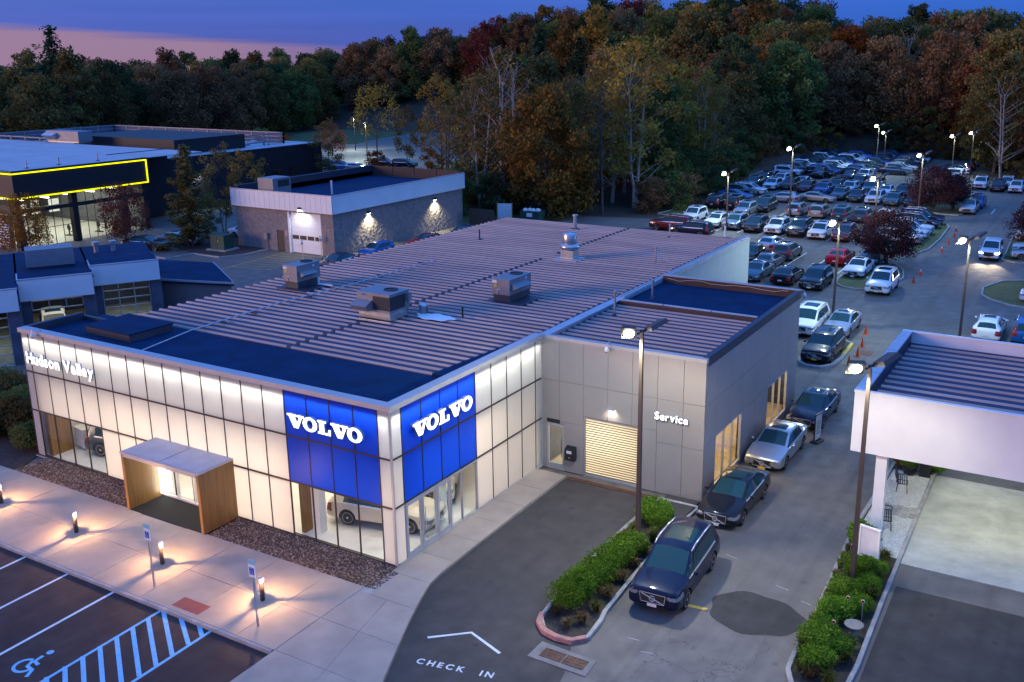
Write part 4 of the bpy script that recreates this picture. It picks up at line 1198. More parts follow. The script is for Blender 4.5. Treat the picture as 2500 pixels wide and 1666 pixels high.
# ================================================================ sawtooth service shop at the left
SB = thing("service_shop", "low repair shop with stepped bays and pale blue metal fascias", "building", (0,0,0))
URZ = math.atan2(.854, .52)
uV, nV = Vector((.52,.854,0)), Vector((.854,-.52,0))
O3 = Vector((-38.75, 15.35, 0))
glz = glass("shop_glass", (.75,.85,.88))
def bay(k, depth):
    O = O3 + Vector((-.13*k, -5.22*k, 0)); loc = O; rz = URZ; Wd = 4.45
    def B(name, mb, m, par=SB): return mb.build(name, m, par, loc=loc, rz=rz)
    B("pier", MB().box(0,.35,0,.62,.95,3.7), MT["block_dark"]); B("pier", MB().box(3.78,.35,0,Wd+.1,.95,3.7), MT["block_dark"])
    B("bay_wall", MB().box(-.12,.35,0,.0,depth,4.7).box(Wd,.95,0,Wd+.1,depth,4.7).box(0,depth-.12,0,Wd,depth,4.7), MT["block_dark"])
    B("bay_floor", MB().box(.0,.36,0,Wd,depth,.03), MT["pad"])
    B("roof_membrane", MB().box(-.1,.10,4.72,Wd+.1,depth,4.82), MT["membrane"])
    B("ceiling", MB().box(.0,.95,4.2,Wd,depth-.12,4.3), MT["white_int"])
    fb = MB().box(0,-.02,3.58,Wd,.05,5.0).box(-.04,.05,3.58,.04,2.55,5.0).build("fascia", MT["flash"], SB, loc=loc, rz=rz)
    p = MB().box(0,-.03,0,.50,0,1.38).mesh("fascia_panel"); p.materials.append(MT["white"])
    for i in range(9):
        link("fascia_panel", p, None, fb, (-.02+i*.497, -.022, 3.59))
    B("fascia_cap", MB().box(-.05,-.07,5.0,Wd+.05,.12,5.06), MT["alu"])
    # glazed overhead door, partly raised
    z0 = {0: 1.15, 1: 2.75, 2: .05}[k]
    d = MB()
    zz = np.arange(z0, 3.6, .6)
    for z in zz: d.box(.62,.60,z,3.78,.66,z+.07)
    for i in range(4): d.box(.62+i*1.03,.60,z0,.69+i*1.03,.655,3.6)
    do = d.build("overhead_door_frame", MT["alu"], SB, loc=loc, rz=rz)
    for z in zz:
        for i in range(3):
            MB().box(.70+i*1.03,.625,z+.08,1.64+i*1.03,.632,min(z+.59,3.6)).build("door_pane", glz, do)
    l = area_light("bay_light", (2.2, 4.0, 4.15), 3.2, 5.0, 90, (1,.93,.78), parent=None)
    l.location = loc + Matrix.Rotation(rz,3,"Z") @ Vector((2.2,4.0,4.15)); l.parent = SB
    return loc
for k, dp in ((0, 9.3), (1, 11.8), (2, 14.2)): bay(k, dp)
l3 = O3 + Matrix.Rotation(URZ,3,"Z") @ Vector((2.2,1.6,0))
ll = thing("vehicle_lift", "yellow and red machine standing low in the right-hand bay", "lift", l3, URZ)
MB().box(-.9,-.25,.25,.9,.15,.62).box(-.9,-.15,.0,-.75,.05,.25).box(.75,-.15,0,.9,.05,.25).build("cross_beam", MT["paint_yellow"], ll)
MB().box(-.5,-.38,.28,.5,-.26,.56).build("carriage", mat("tool_red", (.55,.03,.02), .4), ll)
l2 = O3 + Vector((-.13,-5.22,0)) + Matrix.Rotation(URZ,3,"Z") @ Vector((3.5,1.7,0))
tc_ = thing("tool_chest", "tall red tool chest at the side of the middle repair bay", "cabinet", l2, URZ)
MB().box(-.28,-.25,0,.28,.25,1.5).build("cabinet", bpy.data.materials["tool_red"], tc_)
for k in range(5): MB().box(-.26,-.27,.12+k*.28,.26,-.252,.36+k*.28).build("drawer", bpy.data.materials["tool_red"], tc_)
l1 = O3 + Matrix.Rotation(URZ,3,"Z") @ Vector((1.0,5.6,4.82))
for dx, lb in ((.9,"left grey turbine vent on the shop roof"),(2.1,"right grey turbine vent on the shop roof")):
    q = O3 + Matrix.Rotation(URZ,3,"Z") @ Vector((dx,6.3,4.82))
    t = thing("roof_vent", lb, "vent", q)
    MB().tube((0,0,0),(0,0,.5),.16,n=12).build("stack", MT["galv"], t); MB().lathe([(.2,.5),(.27,.55),(.27,.8),(0,.86)],12).build("cap", MT["galv"], t)
q = O3 + Vector((-.13,-5.22,0)) + Matrix.Rotation(URZ,3,"Z") @ Vector((2.2,5.2,4.82))
su = thing("rooftop_unit", "boxy blue-grey unit on the roof of the stepped repair shop", "air conditioner", q, URZ)
MB().box(-1.5,-.9,.15,1.5,.9,1.35).build("cabinet", MT["hvac"], su, bevel=.02); MB().box(-1.3,-.8,0,1.3,.8,.15).build("curb", MT["darkflash"], su)
for k in (0, 1):
    q = O3 + Vector((-.13*k,-5.22*k,0)) + Matrix.Rotation(URZ,3,"Z") @ Vector((-.1,.0,4.0))
    t = thing("security_camera", ("dark bullet camera between the right and middle shop bays", "dark bullet camera between the middle and left shop bays")[k], "camera", q, URZ)
    MB().tube((0,-.05,0),(-.12,-.40,-.08),.07,n=8).build("barrel", MT["black"], t); MB().box(-.05,-.06,-.05,.05,.02,.12).build("bracket", MT["black"], t)
AN = thing("annex_shed", "low tan shed with dark blue flat roof beside the repair shop", "building", (0,0,0))
foot = [(-39.2,20.9),(-33.2,22.7),(-39.85,26.87),(-45.3,25.6)]
MB().prism(foot, 0, 2.75).build("wall", MT["tan"], AN)
c = Vector((-39.4,24.0))
MB().prism([(c.x+(x-c.x)*1.06, c.y+(y-c.y)*1.06) for x, y in foot], 2.75, 3.0).build("roof", MT["membrane"], AN)
MB().wall([(-39.3,20.6),(-32.8,22.6),(-40,27.1)], .08, 2.9, 3.06).build("gutter", MT["alu"], AN)

# ================================================================ black building with a yellow light line
KB = thing("black_building", "black-clad building outlined by a glowing yellow line, glazed ground floor", "building", (0,0,0))
MB().box(-118,31.6,5.25,-73,47.4,8.0).build("sign_box", MT["blackwall"], KB)
MB().box(-118,31.54,5.25,-73.0,31.598,8.0).build("front_cladding", MT["blackwarm"], KB)
MB().box(-118,47.4,0,-80,56.0,8.0).build("rear_block", MT["blackwall"], KB)
MB().box(-125,56.0,0,-80,83.5,6.75).build("extension", MT["blackwall"], KB)
MB().box(-117.7,31.9,8.0,-73.3,55.7,8.05).build("white_roof", MT["whiteroof"], KB)
MB().box(-124.7,56.05,6.75,-80.3,83.2,6.80).build("white_roof", MT["whiteroof"], KB)
MB().box(-118.1,31.45,7.96,-72.9,31.75,8.12).box(-73.2,31.75,7.96,-72.9,47.5,8.12).box(-80.1,47.5,7.96,-79.9,56,8.12).box(-80.2,56.1,6.7,-79.9,83.6,6.86).build("roof_edge", MT["darkflash"], KB)
yl = MB()
yl.box(-72.99,31.5,7.78,-72.90,47.4,7.90).box(-72.99,31.5,5.30,-72.90,47.4,5.42).box(-72.99,47.28,5.42,-72.90,47.4,7.78)
yl.box(-118,31.42,7.78,-72.995,31.50,7.90).box(-118,31.42,5.30,-72.995,31.50,5.42)
yl.build("yellow_light_line", MT["yellow_neon"], KB)
for y in (31.7, 38.0, 44.2, 46.85): MB().box(-74.1, y, 0, -73.4, y+.55, 5.25).build("steel_column", MT["blackwall"], KB)
MB().box(-74.0,31.7,3.75,-73.35,47.4,4.15).build("steel_beam", MT["blackwall"], KB)
kf = MB()
for i in range(15): kf.box(-73.75, 32.9+i*.98, 0, -73.69, 32.95+i*.98, 5.25)
for z in (1.9,): kf.box(-73.74,32.3,z,-73.70,46.9,z+.06)
kfo = kf.build("glazing_bars", MT["mullion"], KB)
for i in range(14):
    for z0, z1 in ((.05,1.9),(1.97,3.75),(4.15,5.24)):
        MB().box(-73.73,32.96+i*.98,z0,-73.72,33.87+i*.98,z1).build("window_pane", MT["glass"], kfo)
MB().box(-117,32.3,0,-74.1,47.2,.04).build("gym_floor", mat("gym_floor", (.55,.52,.45), .3), KB)
MB().box(-95,32.3,.04,-94.8,47.2,5.2).box(-95,47.1,.04,-74.2,47.3,5.2).box(-95,32.3,5.1,-74.2,47.2,5.2).build("gym_wall", mat("dark_gym_wall", (.09,.09,.10), .7), KB)
gl_ = MB()
for i in range(5): gl_.box(-90, 33.6+i*2.7, 4.75, -75, 33.8+i*2.7, 4.85)
gl_.build("ceiling_light", emis("tube_light", (1.0,.95,.82), 7.0), KB)
for i in range(4): area_light("gym_light", (-82, 34.5+i*3.6, 4.70), 13, 1.5, 260, (1,.94,.80), parent=KB)
ps = MB()
for i, (y, z, w_, h_) in enumerate(((34,1.6,1.2,1.5),(36.4,1.6,1.0,1.2),(39.2,1.5,1.4,1.3),(41.2,1.5,1.0,1.6),(43.4,1.5,1.3,1.5))):
    MB().box(-86.0,y,z,-85.95,y+w_,z+h_).build("poster", MT["white"], KB)
for i, y in enumerate((34.2,35.6,37.4,39.8,41.6,42.9,45.0)):
    x = -76.5-(i*37 % 5)*.8
    g = MB().lathe([(.28,-.04),(.34,0),(.28,.04)], 14, (x,y,.9), "y").box(x-.05,y-.06,.04,x+.05,y+.06,1.3).box(x-.5,y-.25,.04,x+.5,y+.25,.12)
    g.build("gym_machine", MT["black"], KB)
lv = MB()
for k in range(14): lv.box(-79.4,31.40,.25+k*.26,-74.6,31.50,.36+k*.26)
lvo = lv.build("louvre", MT["white"], KB)
MB().box(-117.4,31.62,0,-74.2,31.68,4.6).build("front_wall_panel", MT["blackwarm"], KB)
ms = MB().box(-104,60,6.8,-83.4,72,8.7)
ms.build("plant_screen", MT["blackwall"], KB)
fr = MB()
for (a, b) in (((-122,58),(-105,58)),((-122,58),(-122,80)),((-122,80),(-84,80)),((-84,80),(-84,72.2))):
    L_n = math.hypot(b[0]-a[0], b[1]-a[1]); kN = int(L_n/3)
    for i in range(kN+1):
        x, y = a[0]+(b[0]-a[0])*i/kN, a[1]+(b[1]-a[1])*i/kN
        fr.box(x-.1,y-.1,6.8,x+.1,y+.1,8.35)
    for z in (7.2,7.75,8.3): fr.bar((a[0],a[1],z),(b[0],b[1],z),.12,.14)
fr.build("screen_frame", MT["hvac"], KB)
MB().bar((-122,80,7.55),(-84,80,7.55),.04,1.4).bar((-122,58,7.55),(-122,80,7.55),.04,1.4).build("screen_sheet", mat("screen_sheet", (.10,.10,.13), .7), KB)
pu = thing("rooftop_unit", "large pale air handling unit on the black building's roof", "air conditioner", (-101, 57.4, 8.05), R(3))
MB().box(-3.2,-1.1,.2,3.2,1.1,1.5).build("cabinet", MT["hvac"], pu); MB().box(-3,-1,0,3,1,.2).build("curb", MT["flash"], pu)
MB().add([(-3.2,-1.1,1.3),(-1,-1.1,1.3),(-1,-1.9,.95),(-3.2,-1.9,.95),(-3.2,-1.1,.4),(-1,-1.1,.4)],[(0,3,2,1),(3,4,5,2),(0,4,3),(1,2,5)]).build("intake_hood", MT["flash"], pu)
for i, (x, y, z) in enumerate(((-75,34.5,8.05),(-75.3,38.3,8.05),(-75.2,42.9,8.05),(-84,77,6.8),(-90,80,6.8))):
    vent("grey vent pipe on the black building's roof, %s" % ("first from the corner","second from the corner","third from the corner","on the rear part","at the far rear edge")[i], x, y, .8, .09, MT["galv"], False, z)
for i, (x, y) in enumerate(((-86,70+4),(-88,66+12),(-95,82))):
    t = thing("skylight", "low pale dome skylight on the white rear roof, %s" % ("nearest","middle","farthest")[i], "skylight", (x, y, 6.8))
    MB().box(-.7,-.7,0,.7,.7,.18).build("curb", MT["flash"], t); MB().lathe([(.66,.18),(.5,.34),(0,.42)],12).build("dome", MT["whiteroof"], t, True)
wallpack("bright white wall lamp high on the black building's side", (-79.9, 60.5, 4.6), R(90), 420, (.85,.95,1.0), 140, -10)

# ================================================================ white canopy at the right
CN = thing("white_canopy", "big white flat canopy on square posts with ribbed roof", "canopy", (0,0,0))
cx0, cx1, cy0_, cy1_ = 14.05, 33.0, 11.35, 21.3
MB().box(cx0,cy0_,3.58,cx1,cy0_+.12,6.06).box(cx0,cy0_+.12,3.58,cx0+.12,cy1_,6.06).box(cx0+.12,cy1_-.12,3.58,cx1,cy1_,6.06).build("fascia", MT["white"], CN)
MB().box(cx0+.12,cy0_+.12,3.62,cx1,cy1_-.12,3.72).build("soffit", MT["white"], CN)
MB().box(cx0-.03,cy0_-.03,6.06,cx1,cy0_+.16,6.14).build("coping", MT["white"], CN)
MB().box(cx0-.03,cy1_-.16,6.06,cx1,cy1_+.03,6.14).build("coping", MT["white"], CN)
for k, (a, b) in enumerate(((cy0_+.18,13.9),(13.97,17.5),(17.57,cy1_-.18))):
    MB().box(cx0-.03,a,6.06,cx0+.42,b,6.14).build("edge_cap", MT["flash"], CN)
MB().box(cx0+.12,cy0_+.16,5.3,cx0+.40,cy1_-.16,6.05).build("gutter_face", MT["darkflash"], CN)
cr = MB().box(cx0+.40,cy0_+.12,5.50,cx1,cy1_-.12,5.56).build("ribbed_roof", MT["roof_shaded"], CN)
rib3 = rib_mesh(18.4); rib3.materials.append(MT["rib_sunlit"])
y = cy0_+.45
while y < cy1_-.3:
    link("roof_rib", rib3, None, cr, (cx0+.5, y, 5.56)); y += .73
for (x, y) in ((15.03,11.55),(14.75,19.3),(27.0,11.55),(27.0,19.3)):
    MB().box(x,y,.05,x+.42,y+.42,3.62).build("post", MT["white"], CN)
for (x, y) in ((18.3,13.5),(18.3,17.5),(22.5,13.5),(22.5,17.5)):
    MB().box(x-.25,y-.25,3.60,x+.25,y+.25,3.618).build("canopy_light", MT["lamp_lens"], CN)
    area_light("canopy_lamp", (x,y,3.58), .5, .5, 24, (.96,.95,.52), parent=CN)
# bin store behind the shed
dmp = thing("dumpster", "dark steel rubbish skip with bags under the trees", "dumpster", (-36.6, 71.6, .02), R(8))
MB().add([(-1.1,-.8,0),(1.1,-.8,0),(1.1,.8,0),(-1.1,.8,0),(-1.25,-.95,1.4),(1.25,-.95,1.4),(1.25,.95,1.4),(-1.25,.95,1.4)],[(0,3,2,1),(0,1,5,4),(1,2,6,5),(2,3,7,6),(3,0,4,7)]).build("bin_body", MT["greenbox"], dmp)
MB().add([(-1.25,.95,1.42),(1.25,.95,1.42),(1.25,.4,2.3),(-1.25,.4,2.3)],[(0,1,2,3)]).build("open_lid", MT["black"], dmp)
for k in range(4):
    MB().lathe([(0,0),(.3,.1),(.34,.3),(.15,.5),(0,.52)],9,(-.8+k*.5,-.2+.2*(k%2),1.15)).build("rubbish_bag", MT["white"], dmp, True)
MB().box(-.35,-.97,.75,.35,-.955,1.2).build("warning_label", MT["white"], dmp)
gt = thing("enclosure_gate", "pale blue metal gate leaf standing open by the skip", "gate", (-40.2, 71.2, .02), R(20))
MB().box(-.9,-.04,.1,.9,.04,2.0).build("leaf", MT["white"], gt)
for x in (-.92,.92): MB().box(x-.06,-.06,0,x+.06,.06,2.15).build("post", MT["wood"], gt)
fn = thing("board_fence", "dark wooden board fence behind the block garage", "fence", (-42.2, 66.6, .0))
for k in range(16): MB().box(k*.22,-.03,.05,k*.22+.19,.03,1.95).build("board", MT["bark"], fn)
for z in (.4,1.5): MB().box(0,.03,z,3.5,.09,z+.1).build("rail", MT["bark"], fn)
# ================================================================ vehicles
def paint(name, c, metal=.0, rough=.35):
    m, nt, b, o = new_mat(name)
    fl = N(nt, "ShaderNodeTexNoise", {"Vector": pos(nt), "Scale": .9, "Detail": 3.0}).outputs["Fac"]
    nt.links.new(mixc(nt, rng(nt, fl, .3, .7), tuple(x*.93 for x in c), c), b.inputs["Base Color"])
    b.inputs["Metallic"].default_value = metal; b.inputs["Roughness"].default_value = rough
    b.inputs["Coat Weight"].default_value = .8; b.inputs["Coat Roughness"].default_value = .03; b.inputs["Coat IOR"].default_value = 1.42
    b.inputs["Specular IOR Level"].default_value = .06
    return m
PC = dict(white=paint("car_white", (.74,.75,.76)), silver=paint("car_silver", (.46,.47,.49), .75, .32), black=paint("car_black", (.010,.010,.013)),
    navy=paint("car_navy", (.003,.007,.028), .2), grey=paint("car_grey", (.085,.095,.105), .5), teal=paint("car_teal", (.045,.105,.135), .5),
    red=paint("car_red", (.42,.008,.018)), maroon=paint("car_maroon", (.115,.010,.014), .2), beige=paint("car_beige", (.42,.36,.31), .6),
    blue=paint("car_blue", (.012,.10,.34), .2), pearl=paint("car_pearl", (.62,.56,.47)))
CM = {}
cg_, nt_, b_, o_ = new_mat("car_glass")
b_.inputs["Base Color"].default_value = (.014,.045,.052,1); b_.inputs["Roughness"].default_value = .03; b_.inputs["Specular IOR Level"].default_value = .45
CM["glass"] = cg_
CM["trim"] = mat("car_trim", (.012,.012,.013), .55, var=.1)
CM["chrome"] = mat("car_chrome", (.68,.69,.71), .25, .55, var=.02)
CM["tyre"] = mat("tyre", (.013,.013,.013), .85, var=.15, scale=8)
CM["rim"] = mat("alloy_rim", (.52,.53,.54), .35, .35, var=.05)
CM["head"] = mat("headlamp_glass", (.26,.28,.31), .08, .3, var=.15, scale=12, coat=.8)
CM["tail"] = mat("tail_lamp_glass", (.22,.006,.008), .15, var=.15, scale=12, coat=.8)
CM["plate"] = mat("number_plate", (.62,.62,.60), .5, var=.1, scale=20)
CM["plate_y"] = mat("yellow_number_plate", (.68,.36,.03), .5, var=.1, scale=20)
CM["headon"] = emis("lit_headlamp", (1.0,.80,.52), 35.0)
#        x     zb   zs    ze    zt    wb   wm   ws   we
SUV = [(2.46,.44,.74,.84,.87,.70,.80,.76,.66),(2.40,.27,.86,.95,.98,.82,.92,.87,.76),(2.14,.22,.95,1.02,1.05,.89,.965,.91,.80),
 (1.66,.22,1.00,1.06,1.11,.91,.985,.925,.80),(1.20,.22,1.02,1.09,1.15,.92,.985,.93,.81),(.42,.22,1.02,1.61,1.69,.92,.985,.935,.72),
 (.02,.22,1.02,1.68,1.75,.92,.985,.935,.735),(-.95,.22,1.03,1.69,1.765,.92,.985,.935,.735),(-1.80,.22,1.06,1.66,1.735,.92,.985,.93,.715),
 (-2.18,.22,1.08,1.60,1.67,.91,.975,.915,.68),(-2.38,.24,1.02,1.10,1.12,.88,.955,.89,.76),(-2.45,.30,.86,.96,.99,.82,.93,.87,.76),(-2.48,.44,.70,.84,.86,.74,.84,.80,.70)]
SED = [(2.38,.40,.57,.63,.65,.62,.72,.66,.58),(2.30,.24,.68,.74,.77,.76,.87,.80,.68),(2.04,.19,.77,.82,.86,.83,.915,.86,.73),
 (1.48,.19,.85,.89,.94,.86,.93,.88,.75),(1.02,.19,.885,.94,1.00,.87,.93,.885,.75),(.18,.19,.90,1.32,1.395,.87,.93,.885,.63),
 (-.18,.19,.905,1.375,1.44,.87,.93,.885,.64),(-.85,.19,.915,1.365,1.43,.87,.93,.885,.635),(-1.30,.19,.935,1.28,1.345,.87,.93,.885,.60),
 (-1.88,.19,.95,1.00,1.05,.86,.92,.87,.68),(-2.22,.20,.93,.99,1.03,.84,.91,.85,.68),(-2.36,.26,.78,.87,.90,.76,.88,.80,.66),(-2.40,.40,.60,.70,.72,.66,.76,.72,.60)]
WAG = SED[:7] + [(-.85,.19,.93,1.375,1.45,.87,.93,.885,.61),(-1.60,.19,.95,1.34,1.42,.87,.93,.885,.59),(-1.95,.19,.96,1.28,1.36,.86,.925,.88,.56),
 (-2.24,.20,.94,1.00,1.03,.84,.91,.85,.68),(-2.36,.26,.78,.87,.90,.76,.88,.80,.66),(-2.40,.40,.60,.70,.72,.66,.76,.72,.60)]
BOX = [(2.28,.46,.74,.82,.84,.70,.78,.74,.66),(2.22,.32,.92,.98,1.0,.78,.86,.83,.76),(2.0,.30,.98,1.03,1.05,.82,.88,.85,.78),
 (1.5,.30,1.00,1.05,1.08,.82,.88,.85,.78),(.85,.30,1.02,1.07,1.11,.82,.88,.85,.78),(.25,.30,1.03,1.62,1.68,.82,.88,.85,.68),
 (-.1,.30,1.03,1.68,1.73,.82,.88,.85,.70),(-.95,.30,1.03,1.69,1.74,.82,.88,.85,.70),(-1.85,.30,1.04,1.68,1.73,.82,.88,.85,.70),
 (-2.05,.30,1.04,1.64,1.69,.82,.88,.85,.68),(-2.22,.30,1.02,1.08,1.10,.82,.87,.84,.72),(-2.26,.36,.90,.98,1.0,.78,.86,.82,.72),(-2.28,.46,.74,.84,.86,.72,.80,.76,.66)]
def scaled(st, sx, sy, sz): return [(a*sx,b*sz,c*sz,d*sz,e*sz,f*sy,g*sy,h*sy,i*sy) for a,b,c,d,e,f,g,h,i in st]
STY = {
 "large_suv": dict(st=SUV, wx=(1.50,-1.46), r=.375, rails=True, sun=(-1.25,-.02,.48), chrome=True),
 "suv": dict(st=scaled(SUV,.94,.965,.935), wx=(1.42,-1.38), r=.36, rails=True, sun=(-1.15,-.02,.44), chrome=True),
 "small_suv": dict(st=scaled(SUV,.895,.945,.93), wx=(1.34,-1.33), r=.35, rails=False, sun=(-.9,-.02,.42), chrome=False),
 "sedan": dict(st=SED, wx=(1.43,-1.38), r=.335, rails=False, sun=(-.72,-.05,.38), chrome=True),
 "wagon": dict(st=WAG, wx=(1.43,-1.38), r=.335, rails=True, sun=(-.8,-.05,.40), chrome=True),
 "hatchback": dict(st=scaled(WAG,.88,.95,1.03), wx=(1.26,-1.22), r=.32, rails=False, sun=None, chrome=False),
 "minivan": dict(st=scaled(WAG,1.0,1.03,1.18), wx=(1.42,-1.42), r=.34, rails=False, sun=None, chrome=False),
 "boxy_suv": dict(st=BOX, wx=(1.36,-1.34), r=.36, rails=False, sun=None, chrome=False),
}
slots = [bpy.data.materials.new("slot%d" % i) for i in range(6)]
def lerp2(a, b, t): return (a[0]+(b[0]-a[0])*t, a[1]+(b[1]-a[1])*t)
def shell(S):
    st, rings = S["st"], []
    for (x,zb,zs,ze,zt,wb_,wm,ws,we) in st:
        cab = (ze-zs) > .2
        half = [(0,zb),(wb_*.6,zb),(wb_,zb+.03),(wm,zb+.22*(zs-zb)),(wm*1.0,zb+.55*(zs-zb)),(wm*.985,zb+.82*(zs-zb)),(ws,zs)]
        e = (we, ze)
        half += [lerp2((ws,zs), e, .10 if cab else .25), lerp2((ws,zs), e, .86 if cab else .75), e]
        half += [(we*.90, ze+(zt-ze)*.35), (we*.5, ze+(zt-ze)*.8), (0, zt)]
        rings.append([(x, y, z) for y, z in half])
    nh = len(rings[0])
    full = []
    for rg in rings:
        full.append([(x, -y, z) for x, y, z in rg] + [(x, y, z) for x, y, z in rg[-2:0:-1]])
    n = len(full[0])
    bm = bmesh.new()
    V = [[bm.verts.new(p) for p in rg] for rg in full]
    def mi(i, j):
        jj = j if j < nh-1 else (2*(nh-1)-1-j)
        if i == 4 and jj >= 10: return 1
        if i == 9-(0 if True else 0) and jj >= 10: return 2
        if 4 <= i <= 7 and jj == 7: return 3
        if S["chrome"] and 4 <= i <= 7 and jj == 6: return 5
        return 0
    rg_i = 9 if st is not SED else 8
    is_sed = S.get("sed", False)
    for i in range(len(V)-1):
        for j in range(n):
            f = bm.faces.new((V[i][j], V[i][(j+1)%n], V[i+1][(j+1)%n], V[i+1][j]))
            k = mi(i, j)
            if is_sed:
                jj = j if j < nh-1 else (2*(nh-1)-1-j)
                if i == 9: k = 0
                if i == 8 and jj >= 10: k = 2
            f.material_index = k
    bm.faces.new(V[0][::-1]); bm.faces.new(V[-1])
    cl = bm.edges.layers.float.get("crease_edge") or bm.edges.layers.float.new("crease_edge")
    def crease(a_, b_, w_):
        e_ = bm.edges.get((a_, b_))
        if e_: e_[cl] = max(e_[cl], w_)
    for i in range(len(V)-1):
        for jj, w_ in ((6,.55),(7,.5),(8,.5),(9,.6),(10,.5),(3,.25)):
            for j in (jj, (n-jj) % n): crease(V[i][j], V[i+1][j], w_)
    for i, w_ in ((1,.35),(4,.6),(5,.55),(8,.4),(9,.55),(10,.45),(11,.35)):
        for j in range(6, n-6+1): crease(V[i][j % n], V[i][(j+1) % n], w_)
    bmesh.ops.recalc_face_normals(bm, faces=bm.faces)
    me = bpy.data.meshes.new("shell"); bm.to_mesh(me); bm.free()
    for s in slots: me.materials.append(s)
    ob = bpy.data.objects.new("shell", me); col.objects.link(ob)
    ss = ob.modifiers.new("s", "SUBSURF"); ss.levels = 2; ss.render_levels = 2
    cut = MB()
    for wx_ in S["wx"]:
        for sgn in (-1, 1):
            r = S["r"]+.055
            y0, y1 = sgn*.60, sgn*1.2
            cut.tube((wx_, y0, S["r"]), (wx_, y1, S["r"]), r, r, 28)
    cme = cut.mesh("cut")
    bmc = bmesh.new(); bmc.from_mesh(cme); bmesh.ops.recalc_face_normals(bmc, faces=bmc.faces); bmc.to_mesh(cme); bmc.free()
    for s in slots: cme.materials.append(s)
    for p in cme.polygons: p.material_index = 4
    co = bpy.data.objects.new("cut", cme); col.objects.link(co)
    bo = ob.modifiers.new("b", "BOOLEAN"); bo.operation = "DIFFERENCE"; bo.object = co; bo.solver = "EXACT"
    dg = bpy.context.evaluated_depsgraph_get()
    out = bpy.data.meshes.new_from_object(ob.evaluated_get(dg))
    bpy.data.objects.remove(ob); bpy.data.objects.remove(co)
    return out
def split(me, S):
    """sort the shell's faces into named parts"""
    st = S["st"]; xf, xr = st[0][0], st[-1][0]; H = max(s[4] for s in st)
    zh = st[1][2]; parts = {}
    co = [v.co for v in me.vertices]
    sr = S["sun"]
    for p in me.polygons:
        c, nn = p.center, p.normal
        k = p.material_index
        name = "body"
        if k == 1: name = "windshield"
        elif k == 2: name = "rear_window"
        elif k == 3: name = "side_window_l" if c.y > 0 else "side_window_r"
        elif k == 4: name = "trim"
        elif k == 5: name = "chrome_l" if c.y > 0 else "chrome_r"
        else:
            ay = abs(c.y)
            if c.z < .33*S["r"]/.36 and k == 0: name = "trim"
            elif c.x > xf-.14 and ay < .44 and zh-.34 < c.z < zh-.02: name = "grille"
            elif c.x > xf-.16 and ay < .62 and .30 < c.z < .40: name = "trim"
            elif c.x > xf-.55 and .53 < ay and zh-.14 < c.z < zh-.01+.10*max(0,(xf-c.x-.1)) and nn.z < .75: name = "head_l" if c.y > 0 else "head_r"
            elif c.x < xr+.34 and ay > .56 and zh-.12 < c.z < (H-.28 if H > 1.55 else zh+.22) and nn.z < .7: name = "tail_l" if c.y > 0 else "tail_r"
            elif sr and sr[0] < c.x < sr[1] and ay < sr[2] and c.z > H-.16 and nn.z > .8: name = "sunroof"
        parts.setdefault(name, []).append(p)
    out = {}
    for name, ps in parts.items():
        ids, vs_, fs = {}, [], []
        for p in ps:
            f = []
            for v in p.vertices:
                if v not in ids:
                    ids[v] = len(vs_); vs_.append(tuple(co[v]))
                f.append(ids[v])
            fs.append(f)
        m2 = bpy.data.meshes.new(name); m2.from_pydata(vs_, [], fs)
        m2.polygons.foreach_set("use_smooth", [True]*len(fs)); m2.update()
        out[name] = m2
    bpy.data.meshes.remove(me)
    return out
def wheel_meshes(r):
    w = .115
    ty = MB().lathe([(r*.66,-w),(r*.90,-w),(r*.985,-w*.75),(r,-w*.3),(r,w*.3),(r*.985,w*.75),(r*.90,w),(r*.66,w)], 26, (0,0,0), "y").mesh("wheel", True)
    rm_ = MB().lathe([(r*.64,-.09),(r*.70,-.10),(r*.70,-.118),(r*.62,-.112),(r*.60,-.06),(0.0,-.055)], 24, (0,0,0), "y")
    for k in range(5):
        for d in (-.16, .16):
            t = 2*math.pi*k/5
            a = (r*.12*math.cos(t), -.095, r*.12*math.sin(t)); b = (r*.66*math.cos(t+d), -.100, r*.66*math.sin(t+d))
            rm_.bar(a, b, .035, .03, (0,1,0))
    rm_.lathe([(.07,-.10),(.05,-.115),(0,-.118)], 10, (0,0,0), "y")
    back = MB().lathe([(r*.67,-.04),(0,-.045)], 20, (0,0,0), "y")
    return ty, rm_.mesh("rim"), back.mesh("brake")
CARS = {}
